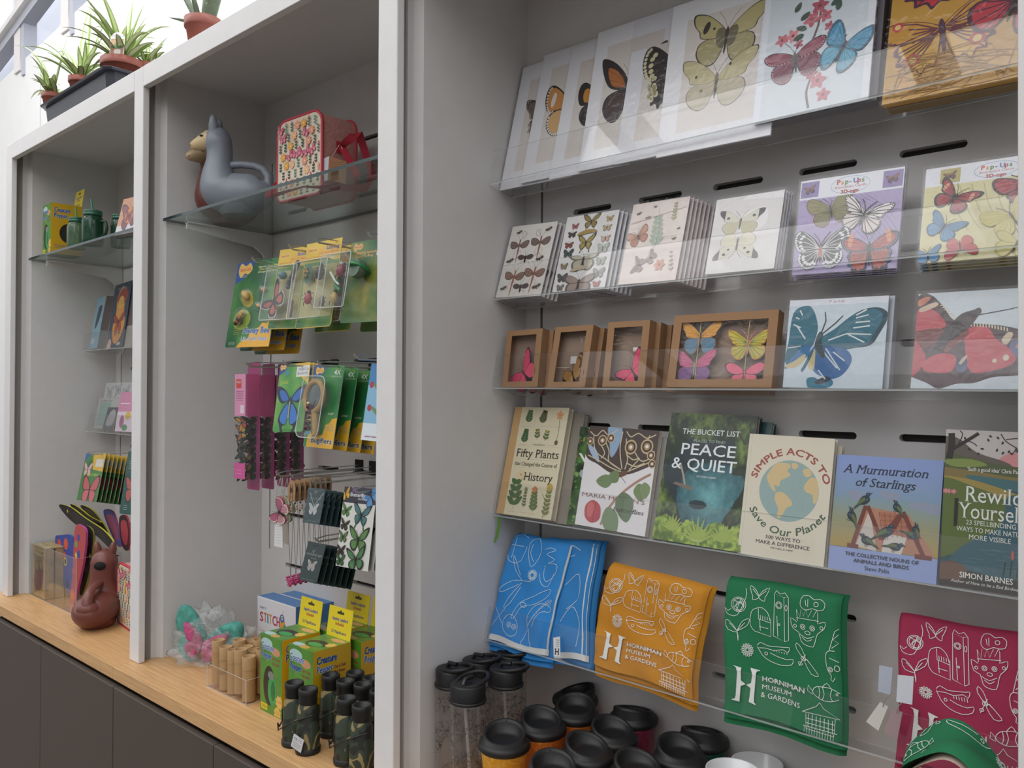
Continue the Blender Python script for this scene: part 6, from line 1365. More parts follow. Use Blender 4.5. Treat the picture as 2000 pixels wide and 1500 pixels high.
for px, py, Y, n in ((500, 512, 1.19, 1), (571, 487, 1.18, 2), (622, 474, 1.165, 3), (726, 465, 1.17, 4)):
    p = on_y(px, py, Y); hook(p.x, p.z, Y-.01, label='chrome hook carrying the %s life-cycle pack' % ['', 'honey bee', 'butterfly', 'ladybug', 'green deep-boxed'][n])

# pink clear tubes of butterfly figures
PINKM = clear('pink_film', (.95, .55, .72), 1.4, .08, .35, (.75, .25, .45)); PKC = '#b0507f'
def pink_tube(px, Y, label):
    p = on_y(*px, Y); w, d, h = .056, .042, .300; t = thing('figure_tube', label, 'toy pack', T(p.x, Y, p.z-h), 'pink clear packs of butterfly figures')
    F = Matrix(((1, 0, 0, 0), (0, 0, -1, 0), (0, 1, 0, 0), (0, 0, 0, 1)))    # local xy -> XZ, z -> -Y
    m = MB(); m.prism(rounded(w+.008, h+.055, .006), -d-.001, -d, ink('#9c4a74', .5), T(-.004, 0, -.022) @ F); A = Art(m, -d, warp=lambda x, y, z: (F @ Vector((x-.004, y, z)))+Vector((0, 0, -.022)))
    flyer(A, .03, .22, .022, 0, '#8c2f5c', None, '#8c2f5c', ant=False); flyer(A, .045, .255, .014, 20, '#8c2f5c', None, '#8c2f5c', ant=False); A.rectf(.0, .29, .064, .296, '#8c2f5c'); obj('back_card', m, t)
    m = MB(); vs = [(0, 0, 0), (w, 0, 0), (w, d, 0), (0, d, 0), (0, 0, h), (w, 0, h), (w, d, h), (0, d, h)]
    z1, z2 = .055, .185
    m.box((0, 0, z2), (w, .0006, h), ink('#cf8fae', .5)); m.box((w-.0006, .0008, z2), (w, d-.0005, h), PINKM); m.box((0, -.0003, .012), (w, .0006, z1), ink('#c75a94', .5))
    m.add([(0, 0, z1), (w, 0, z1), (w, 0, z2), (0, 0, z2)], [(0, 1, 2, 3)], BLIS); m.add([(w, 0, 0), (w, d, 0), (w, d, z2), (w, 0, z2)], [(0, 1, 2, 3)], BLIS)
    A = Art(m, .0004, warp=lambda x, y, z: F @ Vector((x, y, z))); A.rrect(.008, .262, .034, .286, .003, '#c84c3c'); A.text('WILD', .010, .275, .022, .006, '#e9e2dc', bold=.05); scribble(A, .008, .225, .036, .03, 6, '#6a3a52', .0008, 3); A.rrect(.030, .192, .050, .215, .004, '#e6d3dc'); scribble(A, .032, .195, .016, .018, 4, '#8c4a6a', .0008, 5); scribble(A, .008, .02, .03, .02, 2, '#e6c3d4', .001, 6)
    obj('clear_box', m, t)
    m = MB(); rr = random.Random(int(px[0]))
    cols = [('#c08a34', '#b5503a'), ('#a8623c', '#b9963e'), ('#3a3f38', '#4a5246'), ('#2c302e', '#383d3a'), ('#20211f', '#2c2a30'), ('#7a6a3c', '#2a2622')]
    for k in range(6):
        z = .165-.027*k
        for q in range(2):
            Mk = T(w*(.35+.3*q), .010+.018*q, z-.003*q) @ RZ(.3+q*.9) @ F @ RZ(rr.uniform(.9, 2.0)); mm = MB(); A = Art(mm, 0); c = cols[min(5, k+q*2)]; flyer(A, 0, 0, .024, 0, c[0], c[1], '#191716', fs='swal', inner=.72, lw=.0006)
            mm.prism([(x*.024, y*.024) for x, y in smooth_loop(FORE['swal'], 2)][::-1], -.001, 0, ink('#191716', .5)); n0 = len(m.v)
            for v in mm.v: m.v.append(tuple(Mk @ Vector(v)))
            for f, mi_, sm in zip(mm.f, mm.m, mm.sm): m.f.append(tuple(n0+j for j in f)); m.m.append(m.mi(mm.mats[mi_])); m.sm.append(sm)
        m.tube([(w*.7, .01, z), (w*.85, .03, z+.01), (w*.6, .035, z-.012), (w*.9, .02, z-.02)], .0018, ink('#1b1a1a', .5), 5)
    obj('butterfly_figures', m, t); return t
pink_tube((459, 731), 1.185, 'pink clear pack of butterfly figures, frontmost with an orange butterfly')
pink_tube((488, 733), 1.235, 'pink clear pack of butterfly figures, second on the hook')
pink_tube((519, 733), 1.29, 'pink clear pack of dark butterfly figures, third, behind the blue butterfly pack')
pink_tube((547, 733), 1.34, 'pink clear pack of dark butterfly figures, last on the hook')
def art_windup(A, w, h):
    grass(A, w, h, ('#3f8a3c', '#57a04a', '#8ab45c'), 12); A.poly([(w*.5, h), (w, h), (w, h*.68), (w*.85, h*.75), (w*.7, h*.82), (w*.6, h*.92)], '#dcb544'); A.rectf(w*.58, h*.80, w*.98, h*.96, '#dcdcd4')
    A.text('Wind Up', w*.62, h*.89, w*.34, h*.04, '#3f6aa8'); A.text('Butterfly', w*.62, h*.83, w*.34, h*.04, '#3f6aa8'); A.poly([(0, h), (w*.3, h), (w*.2, h*.9), (0, h*.84)], '#2f4f8c'); badge(A, w*.12, h*.96, w*.1); A.oval(w*.28, h*.87, w*.05, w*.05, '#3c86b0')
    scribble(A, w*.06, h*.70, w*.28, h*.06, 3, '#d9d24c', .0008, 3); A.rect = (0, 0, w, h)
    P = lambda pts, c: A.poly(smooth_loop([(w*x, h*y) for x, y in pts], 4), c)
    for s in (1, -1):
        q = lambda pts: [(.48+s*(x-.48), y) for x, y in pts]
        P(q([(.5,.48),(.68,.62),(.9,.68),(.97,.64),(.9,.5),(.75,.42),(.6,.44)]), '#1f2a44'); P(q([(.54,.48),(.7,.60),(.86,.61),(.8,.5),(.68,.45)]), '#3469b0')
        P(q([(.5,.44),(.62,.4),(.75,.3),(.82,.18),(.76,.1),(.7,.0),(.62,.0),(.66,.08),(.52,.14)]), '#1b2433'); P(q([(.53,.40),(.64,.36),(.74,.26),(.76,.18),(.66,.12),(.54,.14)]), '#3874bd')
    A.oval(w*.48, h*.38, w*.03, h*.15, '#2c2e30'); A.rectf(w*.45, h*.2, w*.49, h*.44, '#9aa48c'); scribble(A, w*.3, h*.01, w*.4, h*.03, 2, '#2f5a3a', .001, 4)
Mx, w, h = lean([(539.5, 843.5), (597, 841), (601, 709.5), (540, 714.5)], 1.19)
o = pack('butterfly_pack', 'green pack with a blue and black wind-up butterfly, front of its hook', 'toy pack', Mx, w, h, '#4a9342', art_windup, 'blue butterfly packs')
for i in (1, 2): dup(o, o.matrix_basis @ T(.003*i, 0, -.010*i), ORD[i]+' wind-up butterfly pack behind the front one, only its edge showing')
def art_bugif(nm):
    def art(A, w, h):
        grass(A, w, h, ('#1f6a3a', '#2f8040', '#47904a'), 14); A.poly([(0, h), (w*.42, h), (w*.36, h*.92), (w*.1, h*.8), (0, h*.82)], '#34568f'); badge(A, w*.2, h*.93, w*.14)
        A.text('Powerful', w*.72, h*.955, w*.2, h*.014, '#c9c24c'); A.text('4X', w*.70, h*.885, w*.2, h*.06, '#dfe3da', bold=.03); scribble(A, w*.62, h*.85, w*.34, h*.02, 2, '#cfd8c8', .0007, 3); A.text(nm, w*.68, h*.40, w*.2, h*.025, '#c3c8b8', bold=.04)
        A.poly([(0, h*.42), (w*.12, h*.38), (w*.14, h*.2), (w*.3, h*.12), (w*.6, h*.16), (w*.66, h*.28), (w*.78, h*.3), (w*.84, h*.35), (w, h*.37), (w, 0), (w*.04, 0)], '#dba92e'); A.poly([(0, h*.30), (w*.12, h*.27), (w*.1, 0), (0, 0)], '#2f8040')
        scribble(A, w*.64, h*.2, w*.3, h*.09, 5, '#4a84a8', .0008, 7); A.text('Bugifiers', w*.24, h*.055, w*.70, h*.065, '#e6e0cc', bold=.09); A.text('Bugifiers', w*.245, h*.057, w*.69, h*.062, '#2a3558', bold=.02); A.oval(w*.1, h*.17, w*.07, h*.03, '#3c86b0')
    return art
BG = 'magnifier packs on one hook'
Mx, w, h = lean([(603.5, 870), (659.5, 877), (663, 714.5), (604, 715.5)], 1.185)
print('SIZES bugif', w, h)
front = pack('magnifier_pack', 'green and yellow ant magnifier pack with a tan rope-like lens handle, frontmost', 'toy pack', Mx, w, h, '#2c7a40', art_bugif('ANT'), BG)
m = MB(); tan = fine('#a8864f', .6, .12, 80, .2, name='moulded_rope'); cx, cy = w*.33, h*.60
m.tube([(cx+w*.30*math.cos(a), cy+h*.185*math.sin(a), .016) for a in [2*math.pi*k/28 for k in range(28)]], .0075, tan, 10, closed=True); m.tube([(cx+.008, cy-h*.17, .014), (cx+w*.14, cy-h*.32, .013), (cx+w*.17, cy-h*.46, .012)], [.010, .009, .0085], tan, 10)
m.lathe([(w*.28, 0), (w*.28, .001)], clear('lens', (.8, .82, .86), 1.5, .02, .15, (.3, .32, .38)), 28, T(cx, cy, .016), sy=h*.185/(w*.30)); obj('magnifier', m, front)
m = MB(); ac = ink('#4a1f30', .4)
for k, r_ in enumerate((.008, .0065, .005, .0065, .008)): m.lathe([(0, -r_*1.2), (r_, 0), (0, r_*1.2)], ac, 12, T(cx-.002+.001*k, cy-h*.13-.013*k, .024))
m.lathe([(0, -.004), (.004, 0), (0, .004)], ink('#d8d49c', .4), 10, T(cx, cy-h*.09, .031)); 
for sg in (-1, 1): m.tube([(cx, cy-h*.16, .024), (cx+sg*.014, cy-h*.12, .026), (cx+sg*.018, cy-h*.05, .024)], .0014, ac, 5)
obj('ant_figure', m, front); m = MB(); blister(m, w*.02, h*.10, w*.78, h*.84, .03, BLIS, .02); obj('blister', m, front)
for i, (nm, lb) in enumerate((('LADYBUG', 'second magnifier pack, ladybug lettering, behind the ant one'), ('MANTIS', 'third magnifier pack on the hook, behind the ladybug lettering'), ('SPIDER', 'fourth magnifier pack on the hook, darkest and rearmost'))):
    pack('magnifier_pack', lb, 'toy pack', Mx @ T(.010*(i+1), .0, -.034*(i+1)), w, h, '#2c7a40', art_bugif(nm), BG)
def art_blue_r(A, w, h):
    A.rectf(0, 0, w, h, '#7fb0cc'); A.rectf(0, h*.72, w, h, '#3a7fb4'); A.rectf(0, 0, w, h*.22, '#d2dbe0'); A.text('Tumble', w*.3, h*.83, w*.6, h*.06, '#a5303c', bold=.06); A.text('Bugs', w*.36, h*.76, w*.4, h*.06, '#a5303c', bold=.06)
    for x, y in ((.1, .72), (.5, .58), (.12, .42), (.5, .26)): A.oval(w*x, h*y, w*.06, w*.06, '#a5303c'); caterpillar(A, w*(x+.2), h*(y-.07), w*.4, -40, '#6a8a5c', '#3c5a3a')
    A.text('WITH TRACK', w*.1, h*.04, w*.4, h*.02, '#a5303c', bold=.03)
Mx, w, h = lean([(716, 858), (760, 862), (758, 712), (714, 712)], 1.185)
pack('butterfly_pack', 'blue pack with caterpillars and red lettering, cut by the white post', 'toy pack', Mx, max(w, .13), h, '#7fb0cc', art_blue_r)
for px, py, Y, n in ((487, 716, 1.17, 'pink tubes'), (560, 714, 1.17, 'wind-up butterfly packs'), (628, 715, 1.165, 'magnifier packs'), (700, 702, 1.165, 'blue caterpillar pack')):
    p = on_y(px, py, Y); hook(p.x, p.z, Y-.01, label='chrome hook carrying the '+n)

# third row: felt key rings, kraft tags, necklace cards, stickers
def cardpack(quad, Y, name, label, face, art, n, dz, dx, grp, t=.001, behind=''):
    Mx, w, h = lean(quad, Y, None); o = pack(name, label, 'card pack', Mx, w, h, face, art, grp, t, side='#55615e')
    for i in range(1, n+1): dup(o, o.matrix_basis @ T(dx*i, 0, -dz*i), ORD[i]+' '+behind)
    return o
DG = '#1f3230'
def art_neck(A, w, h):
    A.rectf(0, 0, w, h, '#2c4244'); A.line([(w*.38, h*.93), (w*.44, h*.86), (w*.5, h*.93)], .0012, '#a9b4b0'); A.text('COUNTRY LIFE', w*.5, h*.68, w*.7, h*.06, '#76857f', 'C', **SER)
    A.line([(w*.15, h*.86), (w*.48, h*.50), (w*.92, h*.88)], .0012, '#c9ccc8'); flyer(A, w*.48, h*.42, w*.28, 0, '#a9acaa', '#a9acaa', '#c2c4c2', body='#8f9290', inner=.8); scribble(A, w*.2, h*.05, w*.6, h*.02, 1, '#8a9894', .0006, 3)
def art_cl(A, w, h):
    A.rectf(0, 0, w, h, DG); A.line([(w*.36, h*.80), (w*.43, h*.72), (w*.5, h*.82)], .0012, '#a9b4b0'); A.text('COUNTRY LIFE', w*.5, h*.66, w*.86, h*.055, '#8c9894', 'C', **SER); A.text('brooch', w*.52, h*.585, w*.3, h*.03, '#8c9894', 'C')
    flyer(A, w*.5, h*.42, w*.24, 0, '#8c8884', '#8c8884', '#b5b3b0', body='#7a7876', inner=.8); scribble(A, w*.1, h*.04, w*.75, h*.02, 1, '#7a8884', .0006, 3); A.oval(w*.5, h*.92, w*.16, h*.022, '#0f1a1a')
NG = 'dark green pendant cards on a hook'
o = cardpack([(591, 1020), (624, 1024.5), (636, 955), (603, 953)], 1.20, 'necklace_card', 'dark green butterfly necklace card in a clear bag, frontmost', '#2c4244', art_neck, 7, .015, .003, NG, behind='necklace card behind the front one on the upper hook')
Mx = o.matrix_basis.copy(); m = MB(); w_ = max(v[0] for v in (x.co for x in o.data.vertices)); h_ = max(x.co[1] for x in o.data.vertices)
m.grid(lambda u, v: (-.002+(w_+.004)*u, h_+.032*v-.002, .001+.002*math.sin(u*7)), 6, 4, FILM); m.grid(lambda u, v: (-.002+(w_+.004)*u, (h_+.0)*v, .0025), 3, 3, FILM); obj('clear_bag', m, o)
cardpack([(583, 1131), (617, 1141), (637.5, 1064), (603, 1057)], 1.20, 'brooch_card', 'dark green butterfly brooch card tilted forward, frontmost on the lower hook', DG, art_cl, 6, .016, .003, 'brooch cards on the lower hook', behind='brooch card behind the front one on the lower hook')
def art_stick(A, w, h):
    A.rectf(0, 0, w, h, '#35343f'); A.rectf(0, 0, w, h*.80, '#cfd0c8'); flyer(A, w*.06, h*.91, w*.16, 20, '#c9962e', '#d0a53c', '#3a2c1c'); flyer(A, w*.32, h*.965, w*.09, 0, '#7a4a9a', '#7a4a9a', '#2a2036'); flyer(A, w*.86, h*.9, w*.26, 40, '#4a7fb0', '#5a8fc0', '#2c3c5a')
    A.text('Butterfly', w*.22, h*.885, w*.46, h*.045, '#d5d6d8', bold=.03, **SER); A.text('Stickers', w*.46, h*.845, w*.28, h*.028, '#d5d6d8', **SER)
    for x, y, s, f, b, r_ in ((.14, .70, .15, '#5a8a3c', '#2c4a2a', -10), (.62, .66, .27, '#4a7a7c', '#1f2c2a', -6), (.14, .52, .14, '#4a3c34', '#2a201c', -10), (.14, .37, .14, '#6a8a4c', '#2a3c22', 0), (.62, .36, .30, '#5c8848', '#1f2c1e', 0), (.12, .2, .13, '#3c3028', '#241c18', 0), (.14, .08, .14, '#3c6a3c', '#1f3a22', 0), (.62, .12, .28, '#4f8050', '#18241a', 10)):
        flyer(A, w*x, h*y, w*s, r_, f, f, b, fs='swal', hs='tail' if y > .6 and x > .5 else 'round', inner=.76, veins=b)
o = cardpack([(661, 1105), (722, 1117), (733, 955), (668, 950)], 1.19, 'sticker_pack', 'sheet of green butterfly stickers on a dark card, front of the right-hand hook', '#35343f', art_stick, 6, .014, .003, 'butterfly sticker packs', .0015, 'sticker pack behind the front sheet')
# kraft tags with beads
def beads(px, Y, label, n, col, drop, flowers):
    p = on_y(*px, Y); t = thing('bead_pendant', label, 'pendant', T(*p), 'kraft tag bead pendants')
    m = MB(); m.prism([(-.016, -.052), (.014, -.056), (.018, -.02), (.012, .0), (-.006, .0), (-.018, -.02)], 0, .0008, ink('#a3815c', .8), Matrix(((1, 0, 0, 0), (0, 0, -1, 0), (0, 1, 0, 0), (0, 0, 0, 1)))); F2 = Matrix(((1, 0, 0, 0), (0, 0, -1, 0), (0, 1, 0, 0), (0, 0, 0, 1)))
    A = Art(m, .0008, warp=lambda x, y, z: F2 @ Vector((x, y, z))); stars_burst(A, .0, -.026, .009, '#4a3a2c', 9, .7); A.text('Namaste', 0, -.045, .018, .004, '#4a3a2c', 'C'); obj('kraft_tag', m, t)
    m = MB(); rr = random.Random(n)
    for sg in (-1, 1): m.tube([(sg*.004, -.002, -.01), (sg*.010, -.003, -drop*.45), (sg*.004, -.002, -drop*.8), (0, -.002, -drop)], .0007, ink('#7c7064', .7), 5)
    obj('cord', m, t); m = MB()
    for k in range(5): m.lathe([(0, -.003), (.0032, 0), (0, .003)], ink(rr.choice(['#8a7a64', '#b09a7a', col]), .4), 8, T(rr.uniform(-.008, .008), -.003, -.055-.007*k))
    obj('bead_string', m, t)
    for k in range(flowers):
        m = MB(); c = (rr.uniform(-.008, .008), -.004, -drop-.006*k)
        for a in range(5): m.lathe([(0, -.003), (.0042, 0), (0, .003)], ink(col, .4), 8, T(c[0]+.0055*math.cos(a*1.26), c[1], c[2]+.0055*math.sin(a*1.26)))
        obj('bead_flower', m, t)
    return t
tb = beads((570, 938), 1.205, 'kraft-tag pendant on the front of its hook with pink bead butterflies far below', 1, '#b03a70', .255, 3)
for i in range(1, 8): dup(tb, tb.matrix_basis @ T(.0015*i, .015*i, .001*i), ORD[i]+' kraft-tag pendant behind the front one')
def felt(px, Y, label, c1, c2, rot, tagc='#c9c8c4'):
    p = on_y(*px, Y); t = thing('felt_butterfly', label, 'key ring', T(*p) @ RZ(rot), 'felt butterfly key rings'); F2 = Matrix(((1, 0, 0, 0), (0, 0, -1, 0), (0, 1, 0, 0), (0, 0, 0, 1)))
    m = MB(); m.tube([(0, 0, .005), (-.012, 0, -.03), (-.018, 0, -.062)], .0008, ink('#b9b5ac', .7), 5); m.tube([(0, 0, .005), (.006, 0, -.03), (.004, 0, -.062)], .0008, ink('#b9b5ac', .7), 5); obj('cord', m, t)
    m = MB(); A = Art(m, .004, warp=lambda x, y, z: F2 @ Vector((x, y-.085, z))); flyer(A, 0, 0, .036, 65, c1, c2, '#2a2626', fs='round', inner=.86, spots='#d9cdb8', veins='#3a2a2a', sp=.05)
    P = [(x*.036, y*.036) for x, y in smooth_loop(FORE['round'], 3)]; a = math.radians(65)
    for sg in (1, -1):
        for sh in ('F', 'H'):
            Q = [((x*sg)*.036, y*.036) for x, y in smooth_loop(FORE['round'] if sh == 'F' else HIND['round'], 3)]; Q = [(x*math.cos(a)-y*math.sin(a), x*math.sin(a)+y*math.cos(a)-.085) for x, y in Q]
            if sum(Q[i-1][0]*Q[i][1]-Q[i][0]*Q[i-1][1] for i in range(len(Q))) < 0: Q = Q[::-1]
            m.prism(Q, -.004, .0038, ink(c1, .9), F2)
    obj('felt_body', m, t)
    m = MB(); m.prism([(-.016, -.175), (.014, -.178), (.012, -.115), (-.014, -.112)], -.001, 0, ink(tagc, .7), T(-.005, 0, 0) @ F2); A = Art(m, .0, warp=lambda x, y, z: F2 @ Vector((x-.005, y, z))); scribble(A, -.012, -.17, .022, .05, 7, '#8a8c98', .0007, 5); obj('paper_label', m, t)
felt((548, 937), 1.20, 'felt butterfly key ring in pink with a long white paper label, leftmost', '#b0607a', '#c08a94', .25, '#d6d6d6')
felt((552, 937), 1.23, 'felt butterfly key ring in salmon, just behind the pink one', '#b5765c', '#a8907c', -.3)
felt((561, 937), 1.27, 'felt butterfly key ring in pale green, rearmost of the three', '#8a9a78', '#77886a', .1, '#a59c90')
for px, py, Y, n in ((547, 930, 1.19, 'felt key rings'), (574, 934, 1.19, 'kraft-tag pendants'), (616, 944, 1.19, 'necklace cards'), (622, 1058, 1.19, 'brooch cards'), (698, 962, 1.18, 'sticker packs')):
    p = on_y(px, py, Y); hook(p.x, p.z, Y-.01, label='chrome hook carrying the '+n)
# ---------------------------------------------------------------- llama watering cans and the lunch bag on the glass
def llama(M, col, face, label, grp=None, hole=False):
    t = thing('watering_can', label, 'watering can', M, grp); k = .00151; mt = ink(col, .45, .1)
    sp = [((66, 62), 14), ((58, 54), 28), ((38, 46), 39), ((10, 43), 42), ((-18, 45), 43), ((-35, 58), 42), ((-40, 82), 34), ((-39, 108), 27), ((-38, 132), 25.5), ((-42, 152), 27), ((-47, 170), 21), ((-51, 181), 8)]
    m = MB(); pts = smooth_loop([(p[0]*k, p[1]*k, r*k) for p, r in sp], 4, False); n = 24; vs = []; fs = []
    for i, (x, z, r) in enumerate(pts):
        a = pts[max(i-1, 0)]; b = pts[min(i+1, len(pts)-1)]; dx, dz = b[0]-a[0], b[1]-a[1]; l = math.hypot(dx, dz); nx, nz = -dz/l, dx/l
        for q in range(n):
            c, s_ = math.cos(2*math.pi*q/n), math.sin(2*math.pi*q/n); vs.append((x+nx*r*c, r*s_*.88, max(0.0005, z+nz*r*c)))
    for i in range(len(pts)-1):
        for q in range(n): fs.append((i*n+q, i*n+(q+1) % n, (i+1)*n+(q+1) % n, (i+1)*n+q))
    m.add(vs, fs, mt, True); m.add(vs[:n], [tuple(range(n))[::-1]], mt, True); m.add(vs[-n:], [tuple(range(n))], mt, True)
    m.lathe([(.044, 0.0004), (.052, .012), (.055, .03)], mt, 24, T(.003, 0, 0), sx=1.15, sy=.9, cap1=False); obj('body', m, t)
    for s in (-1, 1):
        e_ = MB(); e_.lathe([(.0155, -.016), (.0145, .010), (.010, .030), (.005, .038), (0, .040)], mt, 12, sy=.75); obj('ear', e_, t, T(-.070, s*.019, .266) @ RX(-s*.12))
    m = MB(); m.tube([(x*k, 0, z*k) for x, z in ((-26, 92), (-12, 103), (8, 104), (34, 101), (52, 94), (64, 80), (64, 58))], [.012, .012, .011, .011, .012, .014, .016], mt, 10); obj('handle', m, t)
    m = MB(); m.lathe([(0, -.052), (.008, -.050), (.0145, -.042), (.0195, -.028), (.0265, -.008), (.0315, .012), (.030, .026)], ink(face, .45, .1), 20, T(-.101, 0, .229) @ RY(math.radians(73)), sy=.86)
    obj('face', m, t)
    for s in (-1, 1):
        m = MB(); m.lathe([(0, -.003), (.0048, 0), (0, .003)], ink('#2a241e', .3), 12, T(-.106, s*.0235, .241), sx=1.25); m.lathe([(0, -.0015), (.0013, 0), (0, .0015)], ink('#e8e4dc', .3), 8, T(-.108, s*.0268, .243)); obj('eye', m, t)
        m = MB(); m.lathe([(0, -.002), (.0024, 0), (0, .002)], ink('#8c7048', .5), 8, T(-.146, s*.0105, .216)); obj('nostril', m, t)
    if hole:
        m = MB(); m.lathe([(.016, 0), (.0155, .002), (.0, .0018)], ink('#0c0a0a', .8), 20, T(-.0185, 0, .222) @ RY(math.radians(86))); obj('filling_hole', m, t)
        m = MB(); m.lathe([(0, -.03), (.021, -.021), (.03, 0), (.021, .021), (0, .03)], mt, 20, T(.088, 0, .088)); obj('tail', m, t)
    return t
TH = math.atan2(RT.y, RT.x)
p = on_z(464, 421, ZG); llama(T(p.x, p.y, ZG) @ RZ(TH-.05) @ Matrix.Scale(.94, 4), '#7e858f', '#c9b287', 'grey llama watering can with cream face on the glass shelf', 'llama watering cans')
llama(T(-2.322, 1.285, ZG) @ RZ(math.radians(88)) @ Matrix.Scale(.86, 4), '#6d3c34', '#b39b78', 'reddish brown llama watering can behind the grey one', 'llama watering cans')

def floral(A, w, h, seed=2, step=.031):
    rr = random.Random(seed); y = step*.6; r = 0
    while y < h:
        x = step*(.5 if r % 2 else .9)
        while x < w:
            k = rr.random()
            if k < .16: flyer(A, x, y, step*.52, rr.uniform(-40, 40), '#c86a80', '#d68a98', '#a83c54', fs='round', lw=.0004, ant=False)
            elif k < .36: bloom(A, x, y, step*.42, rr.choice(['#d9a24c', '#e0b088', '#d9937a']), 8, '#e9cf9c')
            elif k < .44: A.oval(x, y, step*.34, step*.38, '#e0b48c'); A.ring(x, y, step*.25, step*.28, .0005, '#d08a5c')
            else:
                c = rr.choice(['#3f5a44', '#4f8a74', '#33503c'])
                A.line([(x, y-step*.45), (x, y+step*.4)], .0008, c, up=False)
                for q in range(3):
                    for sg in (1, -1): leafshape(A, x, y-step*.35+q*step*.25, step*.24, step*.13, 90-sg*50, c)
                if rr.random() < .4: A.oval(x, y+step*.42, step*.09, step*.12, '#c8546a')
            x += step*rr.uniform(.75, .95)
        y += step*.8; r += 1
def lunch_bag(M, w, d, h, label, grp='floral insulated bags', strap=True):
    t = thing('lunch_bag', label, 'lunch bag', M, grp); R_ = .035; F = Matrix(((1, 0, 0, 0), (0, 0, -1, 0), (0, 1, 0, 0), (0, 0, 0, 1)))
    def out(i=0.0, rb=.018):
        P = []
        for cx, cy, a0, r in ((w-rb, rb, -90, rb), (w-R_, h-R_, 0, R_), (R_, h-R_, 90, R_), (rb, rb, 180, rb)):
            for k in range(7): a = math.radians(a0+k*15); P.append((cx+(r-i)*math.cos(a), cy+(r-i)*math.sin(a)))
        return P
    F0 = F.copy(); pink = fine('#c08880', .85, .15, 130, name='dotted_pink'); body = MB(); body.prism(out(), -d+.004, -.004, pink, F0, smooth=True)
    A = Art(body, 0, mat=lambda c: ink(c, .8), warp=lambda x, y, z: (w+z+.0003, y, x)); rr = random.Random(1)
    for k in range(60): A.oval(R_+rr.uniform(0, h-R_*1.8)-.01, .01+rr.uniform(0, d-.02), .0014, .0014, '#dcb9ae', n=6, up=False)
    obj('side_panel', body, t)
    m = MB(); m.prism(out(.002), -.0045, 0, ink('#d8cbb8', .8), F); A = Art(m, 0, mat=lambda c: ink(c, .8), rect=(.006, .008, w-.006, h-.008), warp=lambda x, y, z: (x, -z, y)); floral(A, w, h); obj('front_panel', m, t)
    for z0 in (-.004, -d+.004):
        m = MB(); m.tube([(x, -z0-.004+.002 if z0 > -.01 else -z0, y) for x, y in out(-.001)], .0042, ink('#b82f42', .5), 8, closed=True); obj('piping', m, t)
    if strap:
        red = ink('#b52a3c', .7); m = MB()
        m.ribbon([(w+.004, d*.55, h*.60), (w+.02, d*.5, h*.62), (w+.035, d*.62, h*.70), (w+.034, d*.8, h*.78), (w+.02, d*1.0, h*.7), (w+.05, d*1.1, h*.3), (w+.055, d*.9, .02), (w*.95, d*.3-.08, .006), (w*.5, -.05, .004), (w*.1, -.04, .004), (-.028, .0, .03), (-.022, d*.4, .09), (-.006, d*.5, h*.45)], .0125, red, side=(.15, 1, .1)); obj('strap', m, t)
        m = MB(); m.box((w+.001, d*.40, h*.52), (w+.003, d*.62, h*.66), red); m.ribbon([(w+.01, d*.5, h*.60), (w+.03, d*.45, h*.50), (w+.045, d*.5, h*.38), (w+.06, d*.6, h*.2)], .012, red, side=(.1, 1, .1)); obj('strap_tab', m, t)
        m = MB(); m.tube([(w+.012, d*.45, h*.62), (w+.012, d*.62, h*.62), (w+.022, d*.62, h*.52), (w+.022, d*.45, h*.52)], .0013, METAL, 6, closed=True); obj('buckle', m, t)
        m = MB(); m.prism([(0, 0), (.05, -.012), (.052, .045), (.004, .062)], 0, .0008, ink('#8c5f40', .8), T(w+.012, d*.1, h*.14) @ RZ(.5) @ F); m.prism([(-.022, -.004), (0, 0), (.004, .062), (-.016, .055)], 0, .0008, ink('#c6c6cc', .8), T(w+.012, d*.1, h*.14) @ RZ(.5) @ F); m.tube([(w+.016, d*.15, h*.40), (w+.014, d*.4, h*.6)], .0006, ink('#d8cfbf', .7), 5)
        A = Art(m, .0009, warp=lambda x, y, z: (T(w+.012, d*.1, h*.14) @ RZ(.5) @ F) @ Vector((x, y, z)), mat=lambda c: ink(c, .7)); scribble(A, .006, .012, .04, .035, 6, '#4a3224', .0009, 4); obj('kraft_swing_tag', m, t)
    return t
p = on_z(556, 396, ZG); lunch_bag(T(p.x-.035, p.y, ZG+.0045) @ RZ(.02), .195, .115, .215, 'floral lunch bag with red piping and strap on the glass shelf')

